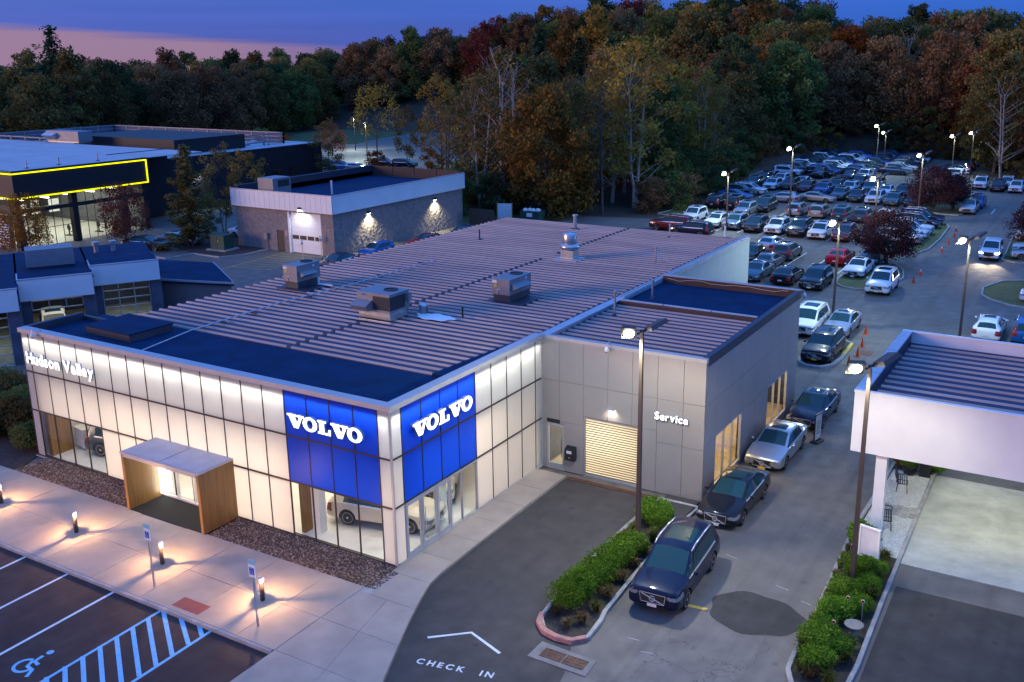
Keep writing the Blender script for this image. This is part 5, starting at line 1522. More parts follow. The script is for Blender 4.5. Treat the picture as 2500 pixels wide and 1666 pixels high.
def build_style(key):
    S = STY[key]
    S["sed"] = key == "sedan"
    P = split(shell(S), S)
    S["parts"] = P
    S["wheel"] = wheel_meshes(S["r"])
    st = S["st"]; xf = st[0][0]; zh = st[1][2]; xr = st[-1][0]
    zc, xc = st[4][2], st[4][0]
    mr = MB().lathe([(0,-.09),(.055,-.07),(.075,0),(.06,.07),(0,.09)], 10, (0,0,0), "y")
    m = mr.mesh("mirror", True); S["mirror"] = m
    S["mpos"] = (xc-.30, st[4][7]+.12, zc+.10)
    if S["rails"]:
        rl = []
        for sgn in (-1, 1):
            a = MB(); pts = [(st[i][0], sgn*st[i][8]*.97, st[i][3]+.075) for i in (5,6,7,8)]
            pts = [(pts[0][0]-.05, pts[0][1], pts[0][2]-.03)] + pts[1:3] + [(pts[3][0]+.05, pts[3][1], pts[3][2]-.03)]
            for p, q in zip(pts, pts[1:]): a.tube(p, q, .030, n=6)
            rl.append(a.mesh("roof_rail", True))
        S["rail"] = rl
    e = MB()
    ring = [(xf+.015, .10*math.cos(t), zh-.18+.10*math.sin(t)) for t in [2*math.pi*i/14 for i in range(15)]]
    for p, q in zip(ring, ring[1:]): e.tube(p, q, .014, n=5, cap=False)
    e.bar((xf+.01,-.40,zh-.04),(xf+.01,.40,zh-.32),.02,.035)
    S["emblem"] = e.mesh("grille_badge")
    gf = MB()
    for (y0_, z0_, y1_, z1_) in ((-.47,zh-.01,.47,zh-.01),(-.43,zh-.36,.43,zh-.36),(-.47,zh-.01,-.43,zh-.36),(.47,zh-.01,.43,zh-.36)):
        gf.bar((xf+.004-.02*(abs(y0_) > .1), y0_, z0_), (xf+.004-.02*(abs(y1_) > .1), y1_, z1_), .018, .022)
    S["gframe"] = gf.mesh("grille_frame"); S["gframe"].materials.append(CM["chrome"])
    S["plate_m"] = MB().box(-.008,-.17,-.055,.008,.17,.055).mesh("number_plate")
    S["pf"] = (xf+.02, 0, zh-.43); S["pr"] = (xr-.02, 0, zh-.14)
    for nm, mm in (("wheel", CM["tyre"]),):
        S["wheel"][0].materials.append(mm)
    S["wheel"][1].materials.append(CM["rim"]); S["wheel"][2].materials.append(CM["trim"])
    for k, v in P.items():
        v.materials.append({"windshield":CM["glass"],"rear_window":CM["glass"],"side_window_l":CM["glass"],"side_window_r":CM["glass"],"sunroof":CM["glass"],
            "trim":CM["trim"],"chrome_l":CM["chrome"],"chrome_r":CM["chrome"],"grille":CM["trim"],"head_l":CM["head"],"head_r":CM["head"],"tail_l":CM["tail"],"tail_r":CM["tail"]}.get(k, PC["white"]))
    m.materials.append(PC["white"]); S["emblem"].materials.append(CM["chrome"]); S["plate_m"].materials.append(CM["plate"])
    for x in S.get("rail", []): x.materials.append(CM["chrome"])
PNAME = {"side_window_l":"side_window","side_window_r":"side_window","head_l":"headlight","head_r":"headlight","tail_l":"tail_light","tail_r":"tail_light","chrome_l":"window_trim","chrome_r":"window_trim","trim":"lower_trim"}
def recolor(o, m):
    if not o.material_slots: return
    o.material_slots[0].link = "OBJECT"; o.material_slots[0].material = m
def car(style, color, x, y, heading, label, group=None, detail=2, plate=None, z=0.0, lights=False, dirty=None):
    """heading in degrees: 0 faces +X, -90 faces the camera side"""
    S = STY[style]
    if "parts" not in S: build_style(style)
    t = thing("parked_car", label, "car", (x, y, z), R(heading), group)
    for k, me in S["parts"].items():
        if detail < 1 and k in ("chrome","grille","sunroof") and k != "sunroof": pass
        o = link(PNAME.get(k, k), me, None, t)
        if k == "body": recolor(o, PC[color])
        if lights and k.startswith("head"): recolor(o, CM["headon"])
    for wx_ in S["wx"]:
        for sgn in (-1, 1):
            w_ = link("wheel", S["wheel"][0], None, t, (wx_, sgn*(S["st"][3][6]-.135), S["r"]), 0 if sgn < 0 else math.pi)
            link("rim", S["wheel"][1], None, w_)
            if detail > 1: link("brake_disc", S["wheel"][2], None, w_)
    if detail > 0:
        for sgn in (-1, 1):
            mx_, my_, mz_ = S["mpos"]
            o = link("mirror", S["mirror"], None, t, (mx_, sgn*my_, mz_)); recolor(o, PC[color])
        for r_ in S.get("rail", []): link("roof_rail", r_, None, t)
        if style not in ("hatchback","minivan","boxy_suv"): link("grille_badge", S["emblem"], None, t); link("grille_frame", S["gframe"], None, t)
        o = link("number_plate", S["plate_m"], None, t, S["pr"])
        if detail > 1 or plate: 
            o = link("number_plate", S["plate_m"], None, t, S["pf"])
            if plate == "y": recolor(o, CM["plate_y"])
    return t
def half(style): return STY[style]["st"][0][0]
def front_at(style, color, x, yf, label, group=None, **k):     # nose towards -Y, front bumper at yf
    return car(style, color, x, yf+half(style), -90, label, group, **k)
def rear_at(style, color, x, yr, label, group=None, **k):      # tail towards -Y, rear bumper at yr
    return car(style, color, x, yr+half(style), 90, label, group, **k)

# queue in the service lane
car("large_suv","navy", 9.62, 4.27, -87, "navy blue large SUV at the head of the service lane beside the hedge", "cars in the service lane", detail=2)
front_at("sedan","black", 9.38, 8.96, "black sedan parked under the service wing's first lit window", "cars in the service lane", detail=2)
front_at("sedan","silver", 9.28, 15.35, "silver sedan with dark sunroof and yellow plate beside the service wing", "cars in the service lane", detail=2, plate="y")
front_at("sedan","navy", 9.45, 21.4, "dark navy sedan last in the lane by the second lit window", "cars in the service lane", detail=2)
# around the concrete island
front_at("large_suv","white", 4.5, 38.3, "white large SUV with big dark sunroof behind the service wing", "cars behind the service wing", detail=2)
front_at("sedan","silver", 6.62, 39.2, "silver sedan between white SUV and the row of cones", "cars behind the service wing", detail=2)
front_at("suv","black", 7.0, 32.85, "black SUV with yellow plate standing on the kerbed island", "cars behind the service wing", detail=2, plate="y")
front_at("suv","navy", 3.6, 32.0, "dark SUV mostly hidden behind the service wing's far corner", "cars behind the service wing", detail=1)
# near block of the lot
g = "cars in the near block of the rear lot"
rear_at("sedan","silver", -7.0, 66.3, "silver sedan seen from behind, next to the white shed wall's far end", g, detail=1)
rear_at("suv","grey", -4.3, 62.9, "dark grey SUV seen from behind, upper car of the grey pair", g, detail=1)
rear_at("sedan","grey", -4.5, 57.9, "dark grey sedan with red tail lights, between grey SUV and teal sedan", g, detail=1)
front_at("sedan","teal", -4.1, 52.9, "blue-grey sedan nose-on beside the end of the white wall", g, detail=1)
front_at("hatchback","black", -7.0, 60.4, "small black car half hidden by the white wall's corner", g, detail=1)
rear_at("sedan","black", -1.3, 52.9, "black sedan seen from behind with pale plate, left of the black SUV", g, detail=1)
front_at("suv","black", 1.35, 52.2, "black SUV facing the camera left of the grass island", g, detail=2)
rear_at("sedan","red", .7, 63.1, "bright red sedan seen from behind", g, detail=1)
front_at("sedan","white", 3.35, 58.7, "white sedan nose-on at the grass island's left edge", g, detail=2)
front_at("sedan","teal", 3.3, 64.6, "dark sedan with pale hood under the nearer purple tree", g, detail=1)
front_at("large_suv","white", 6.5, 53.2, "white large SUV at the right tip of the tree island", g, detail=2)
# row A, facing the building
g = "front row of the rear lot"
rowA = [("suv","white",-20.3,79.4,"white SUV first from the left in the lot's front row"),("wagon","white",-16.75,77.2,"white wagon second from the left in the lot's front row"),
 ("suv","silver",-14.3,76.8,"silver SUV behind the leftmost lot lamp's pole"),("suv","black",-11.75,76.2,"black SUV with pale blue plate, fourth in the lot's front row"),
 ("suv","white",-9.25,76.0,"white SUV fifth in the lot's front row, between two black ones"),("large_suv","black",-6.75,75.7,"black large SUV sixth in the lot's front row"),
 ("suv","white",-4.35,75.3,"white SUV seventh in the lot's front row, left of the maroon one"),("suv","maroon",-1.85,75.2,"maroon SUV in the lot's front row behind a lamp pole"),
 ("suv","navy",.75,75.4,"dark blue SUV in the front row half hidden by the purple tree")]
for s, c, x, y, l in rowA: front_at(s, c, x, y, l, g, detail=1)
car("large_suv","maroon",-20.1,74.3,178,"dark red large SUV parked sideways at the rear roof edge",g,detail=1)
car("suv","navy",-16.9,72.2,178,"dark wagon parked sideways, showing just above the roof edge",g,detail=1)
# row B, backs to the camera across the grass strip
g = "second row of the rear lot seen from behind"
for s, c, x, y, l in [("large_suv","black",-21.5,90.4,"black large SUV seen from behind, leftmost by the wood"),("large_suv","black",-19.1,90.6,"black large SUV seen from behind, second by the wood"),
 ("suv","silver",-10.8,89.2,"silver SUV seen from behind at the lamp pole, grass strip before it"),("suv","beige",-8.0,89.0,"beige SUV seen from behind beside the silver one"),
 ("suv","teal",-5.2,88.5,"blue-grey SUV behind the bright lamp head, seen from behind"),("suv","blue",-2.75,88.2,"slate blue SUV seen from behind in the middle row"),
 ("small_suv","white",-.25,89.0,"white compact SUV seen from behind above the purple tree")]:
    rear_at(s, "grey" if c == "blue" else c, x, y, l, g, detail=1)
front_at("suv","silver",-16.4,86.3,"silver SUV facing the camera in front of a black one", g, detail=1)
front_at("large_suv","black",-15.3,90.3,"black large SUV with chrome roof rails behind the silver one", g, detail=1)
# cars with noses to the right along the grass kerb
g = "cars nosed against the right-hand grass kerb"
for k, (s, c, y, l) in enumerate([("large_suv","navy",91.7,"dark navy large SUV with chrome window line, farthest of the kerb row"),("suv","navy",88.9,"navy SUV second farthest of the kerb row"),
 ("suv","white",84.6,"white-hooded SUV in the middle of the kerb row"),("suv","white",81.6,"white SUV second nearest of the kerb row"),("suv","white",78.2,"white SUV nearest of the kerb row, behind the purple tree")]):
    car(s, c, 5.9-half(s), y, -4, l, g, detail=1)
# row C sideways
g = "cars parked sideways in the aisle"
car("wagon","silver",-15.75,101.0,180,"silver wagon parked sideways, tail to the right","cars parked sideways in the aisle",detail=1)
car("sedan","beige",-11.55,103.3,-3,"beige sedan parked sideways, nose to the right",g,detail=1)
for s, c, x, y, l in [("suv","white",-21.9,106.6,"white SUV nosed right, top of three at the wood's edge"),("suv","navy",-22.5,104.2,"navy SUV nosed right, second of three at the wood's edge"),("sedan","blue",-22.0,100.7,"blue sedan nosed right, third of three at the wood's edge")]:
    car(s, c, x, y, -6, l, g, detail=1)
# rows D and E facing the camera
g = "middle rows of the rear lot"
for s, c, x, y, l in [("suv","teal",-9.6,105.2,"blue-grey SUV leftmost of the middle row"),("suv","black",-7.15,104.2,"black SUV second in the middle row"),("large_suv","white",-4.65,103.5,"white large SUV third in the middle row at the lamp pole"),
 ("suv","teal",-2.2,102.9,"two-tone teal SUV fourth in the middle row"),("suv","black",.3,102.8,"black SUV at the right end of the middle row under the far tree"),
 ("suv","maroon",-15.6,110.5,"maroon SUV in the upper middle row"),("suv","blue",-12.95,109.3,"blue SUV right of the maroon one in the upper middle row"),("suv","black",-12.3,113.9,"black SUV behind the blue one in the upper middle row"),
 ("suv","white",-9.9,112.2,"white SUV in the upper middle row behind the teal one"),("suv","teal",-7.4,113.4,"blue-grey SUV in the upper middle row"),("wagon","white",-4.95,111.6,"white wagon in the upper middle row at the lamp"),
 ("suv","navy",-2.6,111.4,"navy SUV at the right end of the upper middle row"),("suv","navy",-10.4,120.0,"navy SUV alone above the upper middle row"),("suv","grey",-7.8,119.4,"grey SUV beside the lone navy one above the upper middle row"),
 ("minivan","black",-18.3,127.6,"black van facing the camera in the far aisle"),("sedan","navy",-13.7,128.0,"navy sedan facing the camera in the far aisle"),("suv","white",-11.5,128.6,"white SUV facing the camera in the far aisle"),
 ("suv","white",-20.7,111.0,"white SUV with sunroof, left in the upper rows"),("small_suv","white",-21.4,117.6,"white compact SUV behind the white SUV at left"),("large_suv","black",-18.3,111.5,"black large SUV right of the white SUV at left"),
 ("sedan","white",-17.9,116.4,"white sedan half hidden behind the black large SUV"),("suv","navy",-23.9,112.2,"navy SUV by the wood, left of the white one"),("suv","navy",-24.1,117.4,"navy SUV farther back by the wood")]:
    front_at(s, c, x, y, l, g, detail=1)
# far field: close-packed rows with noses to the right
g = "close-packed cars at the far end of the lot"
pal = ["navy","white","blue","navy","white","navy","grey","white","navy","silver","blue","teal","white","navy","black"]
sty = ["suv","sedan","suv","wagon","suv","small_suv","large_suv"]
ordn = ["nearest","second","third","fourth","fifth","sixth","seventh","eighth","ninth","tenth","eleventh","twelfth","thirteenth","fourteenth","fifteenth"]
k = 0
for cname, x0, ys0, n_, dy in (("leftmost",-23.6,130.6,13,2.75),("second",-18.6,131.0,13,2.75),("third",-13.4,134.0,12,2.75),("right-hand",-8.6,139.4,9,2.85)):
    for i in range(n_):
        c = pal[(k*7+i*3) % len(pal)]; s = sty[(k*5+i) % len(sty)]
        if cname == "leftmost" and i == 0: c, s = "white", "suv"
        if cname == "second" and i == 0: c, s = "black", "suv"
        yy = ys0+i*dy
        car(s, c, x0+.10*(i % 3)-.05*i, yy, -5+rnd.uniform(-3,3), "%s %s, %s car of the %s column in the far field" % ("dark blue" if c == "navy" else c, s.replace("_"," ").replace("suv","SUV"), ordn[i], cname), g, detail=0 if i > 3 else 1)
    k += 1
g = "cars behind the far purple tree"
for i, (s, c, x, y, l) in enumerate([("suv","white",-.2,138.6,"white SUV nosed left beside the far lamp, nearest of its row"),("suv","navy",-.9,141.6,"navy SUV second of the row behind the far tree"),("sedan","white",-.3,144.4,"white sedan third of the row behind the far tree"),
    ("suv","navy",-.4,147.2,"navy SUV fourth of the row behind the far tree"),("suv","navy",-.2,150.2,"navy SUV fifth of the row behind the far tree"),("sedan","blue",.0,153.2,"blue sedan last of the row behind the far tree")]):
    car(s, c, x, y, 176, l, g, detail=0)
# right-hand part of the lot
g = "cars on the right-hand side of the lot"
front_at("large_suv","white",5.6,125.4,"white large SUV first from the left by the far right wood",g,detail=1)
front_at("suv","navy",8.1,123.7,"dark SUV with pale hood, second by the far right wood",g,detail=1)
front_at("suv","white",8.9,128.0,"white SUV peeping out behind the dark one by the wood",g,detail=1)
front_at("small_suv","white",10.45,123.6,"white compact SUV third by the far right wood",g,detail=1)
front_at("suv","navy",11.6,127.6,"dark SUV at the right edge by the far wood",g,detail=1)
front_at("minivan","silver",7.2,100.4,"silver minivan at the tip of the far tree island",g,detail=1)
front_at("suv","blue",7.4,105.9,"blue SUV right behind the silver minivan",g,detail=1)
rear_at("suv","black",4.7,112.5,"black SUV tail-on behind the far purple tree",g,detail=1)
for s, c, x, y, l in [("sedan","silver",14.4,74.9,"silver sedan nosed left on the right verge"),("sedan","white",14.2,78.6,"white sedan behind the silver one on the right verge"),("suv","white",13.9,85.2,"white SUV under the right-hand purple tree"),("suv","grey",13.9,88.2,"grey SUV last on the right verge")]:
    car(s, c, x+half(s), y, 183, l, g, detail=1)
car("suv","white",16.7+half("suv"),57.0,180,"white SUV cut by the right edge on the grass island",g,detail=2)
car("suv","blue",16.9+half("suv"),61.2,180,"blue SUV cut by the right edge behind the white one",g,detail=1)
tk = front_at("boxy_suv","white",12.75,72.0,"old white boxy SUV driving towards the camera with its headlights on",None,detail=2,plate="y",lights=True)
for sgn in (-1, 1):
    spot("headlamp_beam", (2.30, sgn*.6, .78), 700, (1,.80,.52), 55, .7, (R(0), R(-78), 0), tk, .06)
rear_at("wagon","white",15.75,43.2,"white wagon seen from behind beyond the canopy",g,detail=2)
rear_at("suv","blue",18.2,43.4,"blue SUV cut by the right edge beside the white wagon",g,detail=1)
car("hatchback","red",20.4,41.4,0,"red car just showing above the canopy's rear edge",g,detail=1)
# beside the garage and the black building
g = "cars on the garage side"
car("hatchback","blue",-39.6,46.7,-90,"bright blue hatchback beside the lamp-lit garage wall",g,detail=1)
car("sedan","red",-38.3,53.2,-90,"red sedan beside the garage, mostly hidden by the ribbed roof",g,detail=1)
car("sedan","teal",-37.6,58.6,-90,"dark green sedan farthest along the garage wall",g,detail=1)
car("sedan","navy",-39.2,40.6,-85,"dark blue car at the garage corner above the roof edge",g,detail=1)
car("sedan","black",-63.0,38.6,18,"black sedan nearest the conifers beside the black building",g,detail=1)
car("sedan","silver",-62.0,42.0,18,"silver sedan beside the black one near the conifers",g,detail=1)
car("sedan","white",-58.6,48.5,15,"pale sedan half hidden behind the conifers",g,detail=1)
car("suv","navy",-58.0,52.5,15,"navy SUV behind the green transformer box",g,detail=1)
car("suv","blue",-60.5,57.5,15,"blue SUV left of the garage, behind thin trees",g,detail=1)
g = "cars in the far car park"
for s, c, x, y, h_, l in [("suv","navy",-98.5,104.6,20,"dark SUV leftmost in the far car park"),("suv","blue",-94.0,103.2,15,"blue-grey SUV second in the far car park"),("hatchback","silver",-90.6,103.4,15,"pale hatchback beside the red bush in the far car park"),
    ("suv","navy",-91.0,111.2,10,"navy SUV behind the garage roof, left of a pair"),("suv","navy",-86.6,111.4,10,"navy SUV behind the garage roof, right of a pair"),("suv","black",-66,126,5,"black SUV glimpsed between trunks"),("sedan","silver",-62,131,5,"silver sedan glimpsed between trunks")]:
    car(s, c, x, y, h_, l, g, detail=0)
# showroom
g = "cars in the showroom"
car("wagon","pearl",-2.75,2.85,12.6,"pearl white wagon inside the corner showroom window",g,detail=2,z=.12)
car("suv","pearl",-2.9,6.6,-60,"white SUV behind the glazed side doors",g,detail=2,z=.12)
car("suv","grey",-18.1,2.5,14,"grey SUV's tail inside the left showroom window",g,detail=2,z=.12)
# van hood in the middle repair bay
q = O3 + Vector((-.13,-5.22,0)) + Matrix.Rotation(URZ,3,"Z") @ Vector((1.9,4.2,0))
car("large_suv","white",q.x,q.y,math.degrees(URZ)-90,"white vehicle standing nose-out in the middle repair bay",None,detail=1)
# ================================================================ lamps and street furniture
COOL = (.80, 1.0, .95)
NEAR = (1.0, .97, .74)
def head_mb():
    h = MB()
    h.add([(-.30,-.42,0),(.30,-.42,0),(.30,.42,0),(-.30,.42,0),(-.24,-.36,.16),(.24,-.36,.16),(.24,.36,.16),(-.24,.36,.16)],
        [(0,3,2,1),(4,5,6,7),(0,1,5,4),(1,2,6,5),(2,3,7,6),(3,0,4,7)])
    return h
head_me = head_mb().mesh("lamp_head"); head_me.materials.append(MT["lamp_pole"])
_l = MB().lathe([(.36,-.004),(.34,-.035),(.24,-.075),(0,-.09)], 20)
_l.v = [(x*.56, y*.86, z) for x, y, z in _l.v]
lens_me = _l.mesh("lamp_lens", True); lens_me.materials.append(MT["lamp_lens"])
def lamp(label, x, y, h, power=1500, base=True, z0=0.0, group="parking lot lamp posts", dark=True, s=1.0, color=COOL, down=False):
    t = thing("lamp_post", label, "street lamp", (x, y, z0), 0, group)
    MB().add([(-.085,-.085,0),(.085,-.085,0),(.085,.085,0),(-.085,.085,0),(-.06,-.06,h),(.06,-.06,h),(.06,.06,h),(-.06,.06,h)],
        [(0,3,2,1),(4,5,6,7),(0,1,5,4),(1,2,6,5),(2,3,7,6),(3,0,4,7)]).build("pole", MT["lamp_pole"], t)
    if base:
        MB().box(-.32,-.32,0,.32,.32,.16).box(-.16,-.16,.16,.16,.16,.30).build("concrete_base", MT["kerb"], t)
    a = MB().bar((0,0,h-.12),(-.30,-.12,h-.16),.06,.06)
    if dark: a.bar((0,0,h-.05),(.28,.12,h+.10),.06,.06)
    a.build("arm", MT["lamp_pole"], t)
    hd = link("lamp_head", head_me, None, t, (-.42*s, -.25*s, h-.14)); hd.scale = (s,s,s)
    _d = Vector((.25,-.62,-.74)) if not down else Vector((0,.25,-1)); hd.rotation_euler = (-_d).to_track_quat("Z","Y").to_euler()
    link("lens", lens_me, None, hd)
    if dark:
        h2 = link("unlit_lamp_head", head_me, None, t, (.50*s, .24*s, h+.14)); h2.scale = (s,s,s)
        h2.rotation_euler = (R(20), R(-16), R(-35))
    sp = spot("lamp", (-.42*s-.06, -.30*s, h-.24), power, color, 172, .35, (R(-8), R(6), 0), t, .16)
    return t
lamp("tall bronze lamp post rising from the hedge island before the grey wall", 7.23, 6.11, 8.85, 3400, True, .1, color=NEAR)
lamp("tall bronze lamp post in the shrub bed beside the white canopy", 15.40, 6.86, 8.55, 1700, False, .08, color=NEAR)
lamp("lamp post beside the black SUV behind the service wing", 5.9, 41.8, 7.75, 1900, False)
lamp("lamp post behind the white canopy's rear edge", 14.66, 38.6, 7.8, 2400, False)
lamp("leftmost lamp post of the rear lot, against the wood", -14.6, 76.8, 6.45, 2000, False)
lamp("lamp post beside the silver SUV in the rear lot's middle", -11.1, 89.0, 8.3, 2400, False)
lamp("lamp post on the nearer purple tree's island", 3.2, 67.2, 7.8, 2200, False, .1)
lamp("lamp post at the kerb row near the far purple tree", 2.9, 92.6, 7.8, 2200, False)
lamp("tallest of the two far lamp posts in the middle distance", -12.3, 142.6, 7.6, 1900, False)
lamp("shorter of the two far lamp posts in the middle distance", -10.8, 141.0, 6.65, 900, False)
lamp("far lamp post left of the pair beyond the far purple tree", -.1, 139.6, 6.55, 1500, False)
lamp("far lamp post right of the pair beyond the far purple tree", 2.9, 136.9, 7.3, 1100, False)
for i, (x, y, h) in enumerate(((-116,132.5,7.0),(-100,117.3,7.2),(-74,121,8.0))):
    lamp("thin dark lamp post in the far car park, %s" % ("left","middle","right behind trunks")[i], x, y, h, 5200, False, 0, "far car park lamp posts", False, .7, (.80,1.0,.92), True)
# bollard lights on the walk
def bollard(label, x, y):
    t = thing("bollard_light", label, "bollard light", (x, y, .13), 0, "bollard lights on the front walk")
    MB().lathe([(.085,0),(.085,.70)], 16).build("column", MT["lamp_pole"], t, True)
    MB().lathe([(.085,.90),(.088,.935),(.05,.95),(0,.95)], 16).build("cap", MT["alu"], t, True)
    MB().lathe([(.032,.70),(.032,.80),(0,.80)], 12).build("lens", MT["warm_lens"], t, True)
    br = MB()
    for k in range(3):
        a = R(35+k*120); br.tube((.076*math.cos(a),.076*math.sin(a),.70),(.076*math.cos(a),.076*math.sin(a),.90),.011,n=5)
    br.build("lens_guard", MT["alu"], t)["kind"] = "stuff"
    MB().lathe([(.15,0),(.15,.012),(.09,.015)], 16).build("base_plate", MT["kerb"], t)
    d = bpy.data.lights.new("lamp", "POINT"); d.energy = 240; d.color = (1.0,.54,.24); d.shadow_soft_size = .012
    o = bpy.data.objects.new("lamp", d); col.objects.link(o); o.location = (0,0,.85); o.parent = t
    return t
for x, y, l in ((-18.49,-4.2,"lit bollard at the left edge of the walk"),(-13.16,-4.3,"lit bollard left of the timber entrance"),(-7.95,-4.3,"lit bollard right of the timber entrance beside a sign post"),(-2.65,-4.3,"lit bollard nearest the corner beside a sign post")):
    bollard(l, x, y)
# accessible parking signs
def ada(label, x, y, h=2.5, z=.13, rz=0, pm=None, name="parking_sign"):
    t = thing(name, label, "sign", (x, y, z), rz)
    MB().box(-.03,-.02,0,.03,.02,h).build("post", MT["galv"], t)
    MB().box(-.15,-.045,h-.62,.15,-.022,h-.16).build("sign_plate", MT["white"], t)
    MB().box(-.15,-.045,h-.14,.15,-.022,h+.02).build("upper_plate", mat("teal_print", (.25,.50,.58), .5) if "teal_print" not in bpy.data.materials else bpy.data.materials["teal_print"], t)
    MB().box(-.11,-.049,h-.52,.11,-.046,h-.26).build("blue_field", MT["sign_blue"], t)
    s = MB()
    pts = [(.06*math.cos(q)-.01, .06*math.sin(q)) for q in [R(120+i*24) for i in range(11)]]
    for (a, b), (c, d) in zip(pts, pts[1:]): s.bar((a,-.052,h-.42+b),(c,-.052,h-.42+d),.003,.02,(0,1,0))
    s.bar((-.01,-.052,h-.32),(.0,-.052,h-.40),.003,.026,(0,1,0)).bar((0,-.052,h-.40),(.05,-.052,h-.41),.003,.022,(0,1,0)).bar((.05,-.052,h-.41),(.07,-.052,h-.47),.003,.022,(0,1,0))
    s.cbox((-.012,-.052,h-.29),.03,.003,.03)
    s.build("wheelchair_symbol", MT["white"], t)
    return t
ada("blue wheelchair parking sign on a post, left of the red tactile tile", -6.86, -5.55)
ada("blue wheelchair parking sign on a post, nearest the apron", -1.60, -5.55)
ada("blue wheelchair sign on a post before the garage door", -44.9, 42.2, 2.0, 0)
ada("blue sign on a short post at the garage corner", -44.2, 44.0, 2.1, 0)
# traffic cones
cone_b = MB().box(-.18,-.18,0,.18,.18,.035).lathe([(.135,.035),(.03,.70),(0,.70)], 14)
cone_me = cone_b.mesh("cone_body"); cone_me.materials.append(MT["cone"])
b1 = MB().lathe([(.083,.40),(.062,.52)], 14).mesh("white_band", True); b1.materials.append(MT["cone_white"])
b2 = MB().lathe([(.055,.57),(.044,.63)], 14).mesh("white_band", True); b2.materials.append(MT["cone_white"])
names = ["farthest banded orange cone in the aisle","second farthest orange cone in the aisle","third farthest orange cone in the aisle","banded orange cone fourth from the far end of the aisle","banded orange cone right of the white large SUV","plain orange cone right of the white large SUV",
 "orange cone farthest of the four by the silver sedan","second orange cone of the four by the silver sedan","third orange cone of the four, by the manhole","nearest orange cone of the four by the black SUV's island"]
for i, (x, y) in enumerate(((7.72,88.2),(8.11,84.1),(8.16,79.7),(8.21,75.1),(8.26,63.1),(8.26,59.7),(8.28,41.6),(8.76,38.35),(9.0,36.0),(8.93,33.9))):
    t = thing("traffic_cone", names[i], "cone", (x, y, 0), R(rnd.uniform(0,90)), "traffic cones along the aisle")
    o = link("cone_body", cone_me, None, t)
    if i in (0,3,4): link("white_band", b1, None, t); link("white_band", b2, None, t)
    sc_ = .92
    t.scale = (sc_,)*3
# pavement sign by the silver sedan
ps = thing("pavement_sign", "upright white pavement sign on a black foot behind the silver sedan", "sign", (10.55, 20.35, 0), R(78))
MB().box(-.35,-.22,0,.35,.22,.10).build("foot", MT["black"], ps, bevel=.02); MB().box(-.34,-.03,.10,.34,.03,1.55).build("frame", MT["black"], ps)
for s_ in (-1, 1): MB().box(-.30,s_*.031-.004,.18,.30,s_*.031+.004,1.48).build("poster", mat("pale_poster", (.55,.56,.53), .6) if "pale_poster" not in bpy.data.materials else bpy.data.materials["pale_poster"], ps)
for s_ in (-1, 1):
    for k in range(6): MB().box(-.2,s_*.038-.002,.5+k*.13,.2-.1*(k%2),s_*.038+.002,.54+k*.13).build("print_line", MT["black"], ps)
# sign frame by the canopy
bf = thing("sign_frame", "blank white framed panel leaning among the shrubs by the canopy", "sign", (15.55, 8.85, .1), R(-14))
MB().box(-.36,-.05,.35,.36,.0,1.55).build("panel", mat("pale_panel", (.62,.63,.68), .4), bf)
MB().box(-.41,-.075,.30,-.35,.02,1.60).box(.35,-.075,.30,.41,.02,1.60).box(-.35,-.075,1.54,.35,.02,1.60).box(-.35,-.075,.30,.35,.02,.36).build("frame", MT["white"], bf)
for x in (-.38,.38): MB().box(x-.025,-.04,0,x+.025,0,.30).build("leg", MT["galv"], bf)
# bird bath dish and reflector stakes
bb = thing("stone_dish", "round pale stone dish on a foot among the shrubs", "dish", (16.16, 3.85, .05))
MB().lathe([(.16,0),(.13,.08),(.09,.30),(.12,.42)], 16).build("foot", MT["dull_concrete"], bb, True)
MB().lathe([(.12,.42),(.30,.47),(.32,.50),(.28,.49),(0,.46)], 22).build("dish", MT["dull_concrete"], bb, True)
for i, (x, y) in enumerate(((15.75,4.6),(16.25,4.6),(15.7,2.9))):
    st_ = thing("reflector_stake", "thin stake with round red reflector, %s" % ("left of the stone dish","right of the stone dish","in the front shrubs")[i], "stake", (x, y, .08))
    MB().tube((0,0,0),(0,0,.95),.012,n=5).build("rod", MT["galv"], st_)
    MB().tube((0,-.03,.95),(0,-.015,.95),.05,n=12).build("reflector", CM["tail"], st_); MB().tube((0,-.014,.95),(0,.0,.95),.062,n=12).build("rim", MT["white"], st_)
# benches
def bench(label, x, y, rz):
    t = thing("slat_bench", label, "bench", (x, y, .1), R(rz))
    for s_ in (-1, 1):
        a = MB().bar((s_*.55,-.22,0),(s_*.55,-.18,.44),.035,.035).bar((s_*.55,.25,0),(s_*.55,.20,.44),.035,.035).bar((s_*.55,.20,.44),(s_*.55,.34,.88),.035,.035).bar((s_*.55,-.18,.44),(s_*.55,.20,.44),.035,.035).bar((s_*.55,-.2,.62),(s_*.55,.26,.64),.03,.03).bar((s_*.55,-.2,.44),(s_*.55,-.2,.62),.03,.03)
        a.build("side_frame", MT["bench"], t)
    for k in range(5): MB().box(-.53,-.19+k*.085,.445,.53,-.135+k*.085,.465).build("seat_slat", MT["bench"], t)
    for k in range(5): MB().bar((-.53,.225+k*.026,.52+k*.085),(.53,.225+k*.026,.52+k*.085),.02,.055,(0,-.3,1)).build("back_slat", MT["bench"], t)
bench("dark metal slatted bench on the white gravel nearer the planter", 15.35, 16.6, 100)
bench("dark metal slatted bench half hidden behind the canopy's front post", 15.45, 12.6, 100)
pt = thing("planter_pot", "black round pot with leafy plants at the canopy's rear post", "planter", (15.35, 18.35, .1))
MB().lathe([(.24,0),(.36,.45),(.38,.5),(.33,.5),(.30,.44),(0,.44)], 16).build("pot", MT["black"], pt, True)
tb = thing("litter_bin", "black litter bin beside the canopy's rear post", "bin", (16.0, 18.5, .1), R(5))
